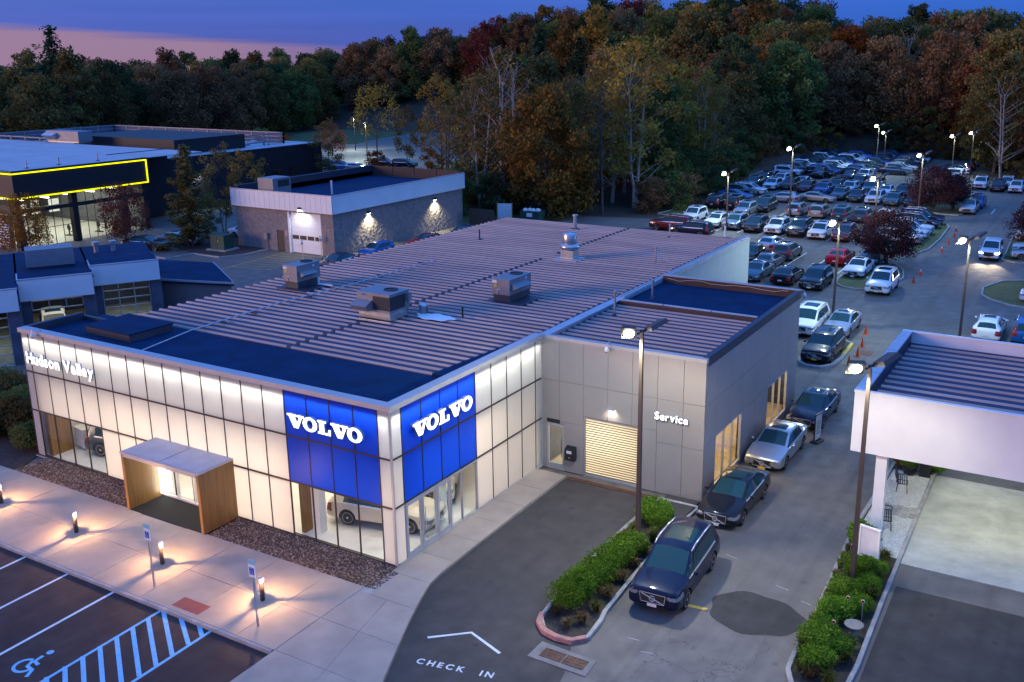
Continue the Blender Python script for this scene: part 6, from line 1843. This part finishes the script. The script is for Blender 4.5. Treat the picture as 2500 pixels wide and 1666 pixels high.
MB().box(-.24,-.24,0,.24,.24,.85).build("bin_body", MT["black"], tb, bevel=.02); MB().box(-.27,-.27,.85,.27,.27,1.0).build("lid", MT["black"], tb, bevel=.03)
MB().box(-.28,-.272,.90,.05,-.268,.98).build("notice", MT["white"], tb)
# ================================================================ planting
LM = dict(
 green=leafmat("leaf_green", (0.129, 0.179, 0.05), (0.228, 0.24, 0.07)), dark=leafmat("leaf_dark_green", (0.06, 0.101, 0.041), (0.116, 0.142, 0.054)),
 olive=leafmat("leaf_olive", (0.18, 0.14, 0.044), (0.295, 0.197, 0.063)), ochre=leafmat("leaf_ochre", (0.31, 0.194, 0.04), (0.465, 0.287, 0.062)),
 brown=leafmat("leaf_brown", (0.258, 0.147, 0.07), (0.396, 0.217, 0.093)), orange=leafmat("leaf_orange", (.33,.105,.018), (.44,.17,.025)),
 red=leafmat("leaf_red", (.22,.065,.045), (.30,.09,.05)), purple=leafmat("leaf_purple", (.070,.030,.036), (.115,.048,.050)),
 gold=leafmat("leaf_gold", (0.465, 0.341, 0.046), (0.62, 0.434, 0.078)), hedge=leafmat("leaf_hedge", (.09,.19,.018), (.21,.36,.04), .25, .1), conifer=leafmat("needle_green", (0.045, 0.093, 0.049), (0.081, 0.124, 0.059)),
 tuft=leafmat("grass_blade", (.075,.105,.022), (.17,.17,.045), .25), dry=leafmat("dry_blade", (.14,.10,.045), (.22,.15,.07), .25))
def leaves(cent, rad, n, size, seed, shell_=.55, droop=0.0, elong=1.0):
    """quads scattered in the outer part of clump spheres; returns verts, faces arrays"""
    r = np.random.RandomState(seed)
    cent = np.asarray(cent, float); rad = np.asarray(rad, float)
    w = rad**2; idx = r.choice(len(cent), n, p=w/w.sum())
    d = r.normal(size=(n,3)); d /= np.linalg.norm(d, axis=1)[:, None]
    q = (shell_ + (1-shell_)*r.rand(n))[:, None]
    C = cent[idx] + d*q*rad[idx][:, None]*np.array([1,1,.85])
    a = r.normal(size=(n,3)) + d*.6; a /= np.linalg.norm(a, axis=1)[:, None]
    b = np.cross(a, r.normal(size=(n,3))); b /= np.linalg.norm(b, axis=1)[:, None]
    c = np.cross(a, b)
    s = (size*r.uniform(.6,1.35,n))[:, None]
    b = b*s*.5*elong; c = c*s*.5*.62
    V = np.stack([C-b, C-c*1.0, C+b, C+c], 1).reshape(-1,3)
    F = np.arange(n*4).reshape(-1,4)
    return V, F
def np_mesh(name, V, F):
    me = bpy.data.meshes.new(name)
    n, m = len(V), len(F); k = F.shape[1]
    me.vertices.add(n); me.vertices.foreach_set("co", np.asarray(V, np.float32).ravel())
    me.loops.add(m*k); me.loops.foreach_set("vertex_index", F.astype(np.int32).ravel())
    me.polygons.add(m); me.polygons.foreach_set("loop_start", (np.arange(m)*k).astype(np.int32))
    me.update(); me.validate()
    return me
def limb(mb, a, b, r0, r1, rr, k=4, wob=.12):
    a, b = Vector(a), Vector(b); L_ = (b-a).length
    p = a; pr = r0
    for i in range(1, k+1):
        t = i/k
        q = a.lerp(b, t) + (Vector((rr.uniform(-1,1),rr.uniform(-1,1),rr.uniform(-.4,.8)))*L_*wob*(1-t)*.6 if i < k else Vector())
        nr = r0+(r1-r0)*t
        mb.tube(p, q, pr, nr, 6, False); p, pr = q, nr
    return p
def make_tree(seed, h, cr, base, n_cl, n_leaf, leaf, sparse=False, stems=1, lean=.0, tw=None):
    rr = random.Random(seed); tr_ = MB(); cent, rad = [], []
    top = h*.80
    for s in range(stems):
        ox, oy = (rr.uniform(-.5,.5), rr.uniform(-.5,.5)) if stems > 1 else (0,0)
        tip = Vector((ox*3+rr.uniform(-.4,.4)+lean, oy*3+rr.uniform(-.4,.4), top*rr.uniform(.9,1.05)))
        r0 = (tw or h*.016)/(1.0 if stems == 1 else 1.3)
        limb(tr_, (ox*.4,oy*.4,-.3), tip, r0, r0*.25, rr, 6, .03)
        m_ = max(4, n_cl//stems)
        for i in range(m_):
            t = (i+.5)/m_
            z = base + (h-base)*t
            prof = math.sqrt(max(.05, 1-((t-.42)/.62)**2))
            a = i*2.39996 + rr.uniform(-.4,.4)
            rho = cr*prof*rr.uniform(.35,1.0)
            c = Vector((ox*2*t+rho*math.cos(a)+lean*t, oy*2*t+rho*math.sin(a), z+rr.uniform(-.3,.3)))
            zz = max(base*.55, z-rho*rr.uniform(.5,.9))
            tt = min(.97, zz/top)
            st = Vector((ox*.4,oy*.4,0)).lerp(tip, tt)
            rb = r0*(1-.75*tt)*.45
            e = limb(tr_, st, c, max(rb,.02), .012, rr, 3, .10)
            cent.append(c); rad.append(cr*rr.uniform(.22,.40)*(1.15-.35*t))
            if sparse:
                for _ in range(3):
                    d = Vector((rr.uniform(-1,1),rr.uniform(-1,1),rr.uniform(.1,1.2)))*cr*.28
                    m0 = st.lerp(c, rr.uniform(.5,.95)); tr_.tube(m0, m0+d, .018, .006, 4, False)
    cent.append(Vector((lean,0,h-cr*.25))); rad.append(cr*.30)
    V, F = leaves(cent, rad, n_leaf, leaf, seed, .35)
    return tr_.mesh("trunk", True), np_mesh("crown", V, F)
def make_conifer(seed, h, cr, n_leaf, leaf, ragged=.25):
    rr = random.Random(seed); r = np.random.RandomState(seed)
    tr_ = MB(); limb(tr_, (0,0,-.3), (0,0,h), h*.014, .02, rr, 6, .004)
    pts, dirs = [], []
    nb = int(h*7)
    for b_ in range(nb):
        t = .10+.89*(b_+rr.random())/nb; z = h*t
        L2 = (cr*(1-t)**.75*rr.uniform(.45,1.15)*(1+ragged*math.sin(b_*1.7))+.2)
        a = b_*2.39996+rr.uniform(-.5,.5)
        mid = Vector((L2*.5*math.cos(a), L2*.5*math.sin(a), z-L2*rr.uniform(.10,.24)))
        e = Vector((L2*math.cos(a), L2*math.sin(a), mid.z+L2*rr.uniform(-.05,.22)))
        tr_.tube((0,0,z), mid, .035, .02, 4, False); tr_.tube(mid, e, .02, .008, 4, False)
        m_ = max(4, int(L2*5))
        for i in range(m_):
            u = (i+1)/m_
            q = Vector((0,0,z)).lerp(mid, u*2) if u < .5 else mid.lerp(e, u*2-1)
            pts.append(q); dirs.append(Vector((math.cos(a)+rr.uniform(-.5,.5),math.sin(a)+rr.uniform(-.5,.5),-.2)))
    P = np.array([list(p) for p in pts]); D_ = np.array([list(d) for d in dirs])
    idx = r.randint(0, len(P), n_leaf)
    C = P[idx] + r.normal(0, .028*cr+.08, (n_leaf,3))*np.array([1,1,.8])
    b = D_[idx] + r.normal(0,.5,(n_leaf,3)); b /= np.linalg.norm(b,axis=1)[:,None]
    c = np.cross(b, np.array([0,0,1.0])+r.normal(0,.4,(n_leaf,3))); c /= np.linalg.norm(c,axis=1)[:,None]
    s = (leaf*r.uniform(.6,1.3,n_leaf))[:,None]
    b *= s*.6; c *= s*.32
    V = np.stack([C-b, C-c, C+b, C+c],1).reshape(-1,3)
    return tr_.mesh("trunk", True), np_mesh("crown", V, np.arange(n_leaf*4).reshape(-1,4))
PROTO = {}
def proto(key):
    if key in PROTO: return PROTO[key]
    k = key
    if k.startswith("round"): i = int(k[5:]); v = make_tree(100+i, 17+i*.7, 6.2+.4*(i%3), 2.0, 54, 10500, .58)
    elif k.startswith("tall"): i = int(k[4:]); v = make_tree(200+i, 20+i, 4.9+.3*i, 2.5, 50, 9000, .55)
    elif k.startswith("thin"): i = int(k[4:]); v = make_tree(300+i, 18+i*.6, 4.8, 4.0, 44, 4200, .42, True, 1+i%2)
    elif k.startswith("bare"): i = int(k[4:]); v = make_tree(400+i, 17+i, 4.4, 4.5, 34, 240, .34, True, 2)
    elif k.startswith("con"): i = int(k[3:]); v = make_conifer(500+i, 20+2*i, 4.8+.8*i, 8000, .60, .35)
    elif k.startswith("bush"): i = int(k[4:]); v = make_tree(600+i, 4.2+i*.5, 2.3+.2*i, .25, 24, 2600, .30, False, 3, 0, .06)
    elif k == "purple": v = make_tree(700, 4.7, 2.9, 1.1, 70, 15000, .15, True, 3, 0, .12)
    elif k == "smallmaple": v = make_tree(710, 6.0, 2.6, 1.4, 44, 6500, .17, False, 1, 0, .10)
    elif k == "yellowtree": v = make_tree(720, 14.0, 5.6, 6.5, 22, 1500, .40, True, 1, .8, .17)
    elif k == "bigcon": v = make_conifer(520, 22.6, 7.6, 6500, .62, .45)
    elif k == "narrowcon": v = make_conifer(730, 10.4, 2.9, 9000, .26, .35)
    elif k == "scrub": v = make_tree(740, 9.5, 2.3, 2.2, 30, 2600, .24, True, 2, 0, .08)
    for m in v: pass
    v[0].materials.append(MT["bark"]); v[1].materials.append(LM["green"])
    PROTO[key] = v
    return v
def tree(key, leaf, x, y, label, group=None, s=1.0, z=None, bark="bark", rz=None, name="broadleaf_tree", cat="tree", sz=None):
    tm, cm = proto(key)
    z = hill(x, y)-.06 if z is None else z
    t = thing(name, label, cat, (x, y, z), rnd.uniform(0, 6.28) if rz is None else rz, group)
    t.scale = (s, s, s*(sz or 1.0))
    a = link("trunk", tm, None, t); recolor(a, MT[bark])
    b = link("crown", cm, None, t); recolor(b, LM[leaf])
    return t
def inside(poly, x, y):
    c = False; n = len(poly)
    for i in range(n):
        x1, y1 = poly[i]; x2, y2 = poly[(i+1)%n]
        if (y1 > y) != (y2 > y) and x < (x2-x1)*(y-y1)/(y2-y1)+x1: c = not c
    return c
placed = []
def scatter(poly, n_try, dmin, fn, seed, cap=9999):
    rr = random.Random(seed); k = 0
    xs_ = [p[0] for p in poly]; ys_ = [p[1] for p in poly]
    for _ in range(n_try):
        if k >= cap: break
        x = rr.uniform(min(xs_), max(xs_)); y = rr.uniform(min(ys_), max(ys_))
        if not inside(poly, x, y): continue
        if any((x-a)**2+(y-b)**2 < (dmin*(.8+.4*rr.random()))**2 for a, b in placed): continue
        placed.append((x, y)); fn(x, y, rr); k += 1
    return k
CN_ = dict(green="green",dark="dark green",olive="olive green",ochre="ochre yellow",brown="brown-leaved",orange="orange",red="rusty red",purple="dark purple",gold="golden")
def pick(rr, tbl):
    t = rr.random()*sum(w for _, w in tbl)
    for k, w in tbl:
        t -= w
        if t <= 0: return k
    return tbl[-1][0]
MARKS = [(45,"at the left edge"),(105,"over the yellow sign's left part"),(165,"over the yellow sign's right end"),(230,"over the black rear roof"),(290,"left of the garage"),(340,"over the garage's left half"),(400,"over the far car park"),(460,"over the garage's right end"),
 (515,"over the roof's left corner"),(565,"over the roof's capped flue"),(615,"over the roof's rear edge"),(670,"left of the red SUV"),(725,"over the dark red SUV"),(775,"over the leftmost lot lamp"),(825,"over the lot's second lamp"),(870,"over the far field of cars"),(915,"over the far lamp pair"),(960,"over the far purple tree"),(1100,"at the right edge")]
_ci = cam.matrix_world.inverted()
def where(x, y):
    p = _ci @ Vector((x, y, 8.0)); u = 546 + 972*p.x/(-p.z)
    ph = next((m for a, m in MARKS if u < a), MARKS[-1][1])
    return ph, -p.z
def forest(region, kinds, tints, hs):
    def fn(x, y, rr):
        key = pick(rr, kinds); tint = pick(rr, tints)
        ph, dd_ = where(x, y)
        if region.startswith("on the rise") and -105 < x < -38: rr_s = 1.12
        else: rr_s = 1.0
        rk = "nearest rank" if dd_ < 150 else "near rank" if dd_ < 175 else "middle rank" if dd_ < 200 else "rear rank" if dd_ < 228 else "farthest rank"
        wd = {"between":"middle","on the r":"hillside","behind t":"left"}[region[:8].strip() if region[:7] != "between" else "between"]
        at_ = "in %s wood's %s, %s" % (wd, rk, ph)
        if key.startswith("con"):
            tree(key, "conifer", x, y, "dark conifer "+at_, "conifers in the wood "+region, rr.uniform(*hs)*.95, name="conifer_tree"); return
        bk = "bark_pale" if key[:4] in ("thin","bare") and rr.random() < .6 else "bark"
        if key.startswith("bare"):
            tree(key, tint, x, y, "nearly bare tree "+at_, "bare trees in the wood "+region, rr.uniform(*hs), bark=bk); return
        sp = "sparse" if key.startswith("thin") else ("tall" if key.startswith("tall") else "broad")
        tree(key, tint, x, y, "%s %s tree %s" % (sp, CN_[tint], at_), "%s %s trees in the wood %s" % (sp, CN_[tint], region), rr.uniform(*hs)*rr_s, bark=bk)
    return fn
# feature trees first
tree("bigcon","conifer",-148.5,88.4,"big ragged conifer standing above the left skyline",None,1.10,name="conifer_tree")
tree("bare1","ochre",-46.2,80.1,"tall bare pale-trunked tree, left of a twin pair behind the garage",None,1.14,bark="bark_pale")
tree("bare0","gold",-44.6,81.4,"tall bare pale-trunked tree, right of a twin pair behind the garage",None,1.10,bark="bark_pale")
tree("yellowtree","gold",-91.6,110.1,"slender tree with yellow-green tufts beyond the garage",None,1.0,rz=2.4)
tree("thin0","ochre",-78.5,111.5,"golden ochre tree leaning left beyond the garage",None,.86,rz=.5)
tree("scrub","olive",-85.2,110.7,"slim dark-trunked tree beyond the garage roof",None,1.1)
tree("thin1","ochre",-31.0,88.0,"large yellowing sycamore with pale limbs at the lot's left edge",None,1.12,bark="bark_pale")
tree("thin2","ochre",-35.5,90.5,"second yellowing sycamore behind the lot's left edge",None,1.02,bark="bark_pale")
tree("bare2","ochre",7.2,139.5,"pale bare-limbed tree standing behind the far right cars",None,.86,bark="bark_pale")
tree("round1","orange",-27.3,183.4,"bright orange tree high on the right skyline",None,1.03)
tree("tall0","ochre",-37.6,180.7,"golden tree left of the orange one on the skyline",None,.95)
tree("round2","orange",-47.2,177.6,"amber tree second left of the orange one on the skyline",None,.95)
tree("round0","red",.8,174,"rusty red tree near the top right corner",None,1.0)
tree("con0","conifer",-82,151,"tall narrow conifer breaking the middle skyline",None,1.22,name="conifer_tree")
tree("con1","conifer",-79.6,163.6,"left of the dark conifers right of the middle skyline",None,1.05,name="conifer_tree")
tree("con0","conifer",-73.6,166.8,"right of the dark conifers right of the middle skyline",None,1.15,name="conifer_tree")
for x, y in ((-148.5,88.4),(-46.2,80.1),(-44.6,81.4),(-91.6,110.1),(-78.5,111.5),(-85.2,110.7),(-31,88),(-35.5,90.5),(7.2,139.5),(-27.3,183.4),(-37.6,180.7),(-47.2,177.6),(.8,174),(-82,151),(-79.6,163.6),(-73.6,166.8)): placed.append((x, y))
# wood left of and behind the rear lot
scatter([(-50,71),(-37,75),(-30,84),(-29,96),(-33,122),(-37,146),(-58,132),(-66,112),(-58,92)], 1500, 5.0,
    forest("between the rear lot and the far car park", [("thin0",2),("thin1",2),("thin2",2),("bare0",1.6),("bare1",1.2),("round0",1.6),("tall0",1.4),("tall1",1)],
    [("olive",4.2),("green",1.8),("ochre",2.6),("brown",1.1)], (.72,.98)), 11, 44)
scatter([(-37,144),(-31,170),(-26,173.5),(2,168.5),(5,145),(13,132),(62,134),(62,215),(0,222),(-60,232),(-140,240),(-132,204),(-100,198),(-52,184),(-46,150)], 5000, 6.4,
    forest("on the rise behind the rear lot", [("round0",2),("round1",2),("round2",2),("tall0",1.5),("tall1",1.5),("thin1",.9),("bare2",.35)],
    [("dark",1.8),("green",2.2),("olive",3.8),("brown",2.0),("ochre",1.1),("orange",.55),("red",.45)], (.86,1.10)), 12, 175)
scatter([(-132,62),(-140,100),(-150,128),(-176,196),(-140,206),(-132,204),(-140,250),(-212,240),(-232,150),(-210,95),(-196,46)], 5200, 6.8,
    forest("behind the black building", [("round0",2),("round1",2),("round2",1.6),("tall0",1),("tall1",.8),("thin1",.6),("con0",.12)],
    [("dark",2.0),("green",2.0),("olive",3.0),("brown",2.8),("red",.4),("ochre",.5)], (.84,1.02)), 13, 150)
# bushes along the edges of the woods
bl = [("at the foot of the wood left of the rear lot", [(-34,79),(-25,82),(-23.8,92),(-29,121),(-32,144),(-36,144),(-34,121),(-29,92)], 26, 2.6, [("green",2),("olive",2),("brown",2),("dark",1)]),
 ("at the foot of the wood behind the rear lot", [(-31,146),(-26,172),(2,168),(6,146),(13,131),(40,131),(40,137),(14,138),(8,152),(5,175),(-28,180),(-36,148)], 34, 3.0, [("green",1),("olive",2),("ochre",1.4),("brown",2)]),
 ("on the bank behind the far cars", [(-30,168),(-26,172),(2,167),(4,150),(9,150),(6,184),(-30,188),(-38,170)], 44, 2.4, [("green",2),("olive",2),("brown",2),("dark",2),("red",.5)]),
 ("behind the garage and the skip", [(-50,72),(-37,75.5),(-34,80),(-50,88),(-56,76)], 14, 2.6, [("green",2),("dark",2),("olive",1)]),
 ("along the far lawn", [(-168,198),(-150,206),(-132,192),(-130,198),(-150,214),(-172,204)], 12, 3.0, [("dark",2),("green",1),("red",.5)])]
SH = dict(zip([b_[0] for b_ in bl], ["by the lot's left side","behind the lot","on the far bank","behind the garage","by the far lawn"]))
for i, (reg, poly, cap, dm_, tint) in enumerate(bl):
    def fb(x, y, rr, reg=reg, tint=tint):
        tt = pick(rr, tint)
        tree("bush%d" % rr.randint(0,2), tt, x, y, "low %s shrub %s, %s" % (CN_[tt], SH[reg], where(x, y)[0]), "%s shrubs %s" % (CN_[tt], reg), rr.uniform(.7,1.25), name="woodland_shrub", cat="shrub")
    scatter(poly, 3000, dm_, fb, 40+i, cap)
# trees around the garage and the black building
tree("narrowcon","olive",-59.3,41.3,"dull green conifer left of the garage before the black wall",None,1.0,name="conifer_tree",z=0)
tree("scrub","olive",-63.4,49.3,"thin olive tree with an open crown beside the conifer",None,1.0,z=0)
tree("scrub","ochre",-60.3,50.5,"thin ochre tree leaning over the garage's left end",None,.95,z=0)
tree("scrub","green",-59.4,43.9,"small green tree low beside the conifer's trunk",None,.55,z=0)
tree("smallmaple","red",-66.0,38.5,"red maple in front of the black building's windows",None,1.05,z=0)
tree("smallmaple","orange",-69.5,30.0,"orange and green maple at the black building's corner",None,1.0,z=0)
tree("scrub","olive",-78.5,83.0,"leafy tree at the far right end of the black building",None,1.05,z=0)
tree("bush1","red",-80.5,76.0,"pink-red bush above the garage's left parapet",None,1.0,z=0,name="shrub",cat="shrub")
tree("bush0","orange",-87.5,104.8,"bright red bush beside parked cars of the far car park",None,.8,z=0,name="shrub",cat="shrub")
tree("bush1","orange",-78.0,108.0,"wide red bush beyond the garage roof",None,.85,z=0,name="shrub",cat="shrub")
tree("bush2","orange",-104,99,"round orange bush behind the black building's rear roof",None,1.1,z=0,name="shrub",cat="shrub")
tree("bush1","orange",-118,104,"orange bush left of the round one behind the rear roof",None,1.0,z=0,name="shrub",cat="shrub")
tree("smallmaple","red",-112,121,"red-topped young maple at the far lawn's edge",None,1.05,z=0)
tree("bush0","green",-128,118,"grey-green bush behind the black building's rear roof",None,1.2,z=0,name="shrub",cat="shrub")
# purple trees on the lot islands
tree("purple","purple",4.85,66.4,"low spreading dark purple tree on the nearer grass island",None,1.0,z=.1)
tree("purple","purple",3.1,100.4,"wide dark purple tree on the farther grass island",None,1.12,z=.1,rz=2.0)
tree("purple","purple",5.2,104.5,"dark purple tree right behind the wide one on the farther island",None,.85,z=.1,rz=4.0)
tree("purple","purple",16.3,80.5,"dark purple tree cut by the right edge of the picture",None,1.05,z=.1,rz=1.0)
# clipped hedge and shrubs near the camera
def shrub_mesh(cent, rad, n, leaf, seed): 
    V, F = leaves(cent, rad, n, leaf, seed, .62)
    return np_mesh("foliage", V, F)
rr = random.Random(5)
cent, rad = [], []
for i in range(60):
    t = i/59
    cent.append((6.98+.32*t+rr.uniform(-.30,.30), .45+4.9*t, .52+rr.uniform(-.1,.22))); rad.append(rr.uniform(.40,.54))
hg = thing("clipped_hedge", "long clipped bright green hedge on the kerbed island", "hedge", (0,0,.05))
link("foliage", shrub_mesh(cent, rad, 30000, .075, 1), LM["hedge"], hg)
st = MB()
for i in range(12): limb(st, (6.98+.3*i/11,.6+4.6*i/11,0), (6.98+.3*i/11+rr.uniform(-.2,.2),.6+4.6*i/11,.6), .03, .012, rr, 3, .1)
st.build("stem", MT["bark"], hg)
hb_ = thing("round_shrub", "broad rounded bright green shrub before the grey service wall", "shrub", (7.0, 8.15, .06))
cent = [(rr.uniform(-.45,.5), rr.uniform(-.5,.5), .55+rr.uniform(-.15,.18)) for _ in range(26)]
link("foliage", shrub_mesh(cent, [rr.uniform(.40,.52) for _ in cent], 14000, .075, 2), LM["hedge"], hb_)
MB().tube((0,0,0),(0,0,.5),.06,.03).build("stem", MT["bark"], hb_)
def tuft_mesh(seed, n, h, spread):
    r = np.random.RandomState(seed); V, F = [], []
    for i in range(n):
        a = r.uniform(0,6.28); l = h*r.uniform(.55,1.1); o = r.uniform(.2,1)*spread
        b0 = np.array([r.normal(0,.05),r.normal(0,.05),0]); d = np.array([math.cos(a),math.sin(a),0]); sd = np.array([-d[1],d[0],0])*.010
        m1 = b0+d*o*.45+np.array([0,0,l*.75]); e = b0+d*o+np.array([0,0,l*r.uniform(.55,1.0)])
        k = len(V); V += [b0-sd, b0+sd, m1+sd, m1-sd, e+sd*.3, e-sd*.3]; F += [(k,k+1,k+2,k+3),(k+3,k+2,k+4,k+5)]
    return np_mesh("blades", np.array(V), np.array(F))
tf = [tuft_mesh(i, 260, .55, .40) for i in range(3)]
for m_ in tf: m_.materials.append(LM["tuft"])
def tuft(x, y, label, s=1.0, leaf="tuft", z=.09, grp="grass tufts in the beds"):
    t = thing("grass_tuft", label, "grass tuft", (x, y, z), rnd.uniform(0,6.28), grp); t.scale = (s,s,s)
    o = link("blades", tf[rnd.randint(0,2)], None, t); recolor(o, LM[leaf])
rs = []
for i in range(3):
    cc = [(rr.uniform(-.28,.28), rr.uniform(-.28,.28), .38+rr.uniform(-.1,.14)) for _ in range(14)]
    m_ = shrub_mesh(cc, [rr.uniform(.26,.34) for _ in cc], 5200, .06, 20+i); m_.materials.append(LM["hedge"]); rs.append(m_)
stm = MB().tube((0,0,0),(0,0,.4),.04,.02).mesh("stem"); stm.materials.append(MT["bark"])
def ball(x, y, label, s=1.0, leaf="hedge", z=.08, grp="round shrubs in the beds", sz=1.0):
    t = thing("round_shrub", label, "shrub", (x, y, z), rnd.uniform(0,6.28), grp); t.scale = (s,s,s*sz)
    o = link("foliage", rs[rnd.randint(0,2)], None, t); recolor(o, LM[leaf]); link("stem", stm, None, t)
for x, y, s, l in ((15.05,10.4,1.25,"round green shrub at the canopy post behind the blank panel"),(15.45,7.75,1.35,"round green shrub in front of the blank panel"),(15.35,6.0,1.25,"round green shrub next nearer than the lamp post"),
    (15.40,4.5,1.25,"round green shrub left of the stone dish"),(15.35,2.5,1.35,"large green shrub in front of the stone dish")): ball(x, y, l, s, grp="round shrubs beside the canopy lane")
for x, y, s, l in ((15.9,6.9,1.0,"bright green shrub right of the lamp post among the canopy-side planting"),(15.95,5.4,1.0,"bright green shrub behind the stone dish's right stake"),(15.2,3.4,1.0,"bright green shrub low at the lane kerb left of the front stake"),(15.95,2.5,1.05,"bright green shrub in front of the stone dish's foot"),(15.5,1.4,1.1,"bright green shrub near the bed's rounded tip"),(15.9,8.3,.9,"bright green shrub right of the blank panel")): ball(x, y, l, s, grp="round shrubs beside the canopy lane")
for i, (x, y, s) in enumerate(((16.05,9.5,1.0),(16.2,8.7,.9),(16.15,7.5,1.1),(16.2,6.6,1.1),(16.1,5.6,1.0),(14.95,8.9,.8),(14.9,6.9,.8),(15.0,5.3,.8),(15.0,3.6,1.0),(15.05,1.9,1.1),(15.9,1.5,1.1),(16.25,3.1,.9),(16.2,2.3,1.1),(15.5,.9,1.0),(15.2,1.1,.9),(16.1,.8,.9))):
    tuft(x, y, "tuft of arching grass among the canopy-side shrubs", s, "dry" if i in (10,13) else "tuft", grp="arching grass among the canopy-side shrubs")
for i, (x, y) in enumerate(((14.62,9.6),(14.6,8.9),(14.66,8.2),(14.7,7.4),(14.75,6.6),(14.78,5.8),(14.8,5.0),(14.85,4.2))):
    tuft(x, y, "small dry tuft hanging over the lane-side kerb", .55, "dry", .14, "dry tufts over the lane-side kerb")
for i, (x, y, s, lf) in enumerate(((7.7,6.6,.9,"tuft"),(7.75,5.5,1.0,"tuft"),(7.55,7.0,.8,"tuft"),(7.85,4.4,.8,"dry"),(7.9,3.2,.9,"dry"),(7.95,2.0,.9,"dry"),(8.0,1.0,.8,"tuft"),(7.9,.1,.8,"dry"),(6.9,.1,.7,"dry"),(7.6,-.35,.7,"dry"),(6.7,6.9,.9,"tuft"),(6.6,6.2,.8,"tuft"))):
    tuft(x, y, "tuft of rough grass beside the clipped hedge", s, lf, grp="rough grass beside the clipped hedge")
ball(15.35,18.35,"leafy plants spilling from the black pot",.75,z=.48,grp=None,sz=.6)
ball(16.45,19.2,"small bright shrub behind the litter bin",1.0,grp=None)
ball(14.9,19.4,"brownish shrub at the canopy's rear post",1.0,"olive",grp=None)
# planting at the left end of the showroom
for i, (x, y, s, lf) in enumerate(((-25.5,1.6,2.6,"olive"),(-23.6,.6,2.0,"green"),(-27.4,2.6,2.8,"green"),(-29.5,3.6,2.8,"olive"),(-24.6,3.2,2.2,"olive"),(-26.6,.3,2.2,"dark"),(-28.8,.9,2.4,"green"),(-23.2,2.4,1.7,"dark"),(-31.5,4.2,2.6,"green"))):
    ball(x, y, "soft unclipped shrub in the bed left of the showroom", s, lf, .0, "shrubs in the bed left of the showroom")
for i in range(14):
    tuft(-31+i*.62+rr.uniform(-.2,.2), 1.2+rr.uniform(-1.2,2.6), "tall feathery grass in the bed left of the showroom", rr.uniform(2.0,3.0), "tuft", .0, "feathery grasses left of the showroom")
struct("planting_bed", MB().prism([(-22.4,-1.75),(-21.4,-1.75),(-22.3,0),(-22.35,4.6),(-33,6.5),(-34,-1.0)], -.02, .06), MT["mulch"])
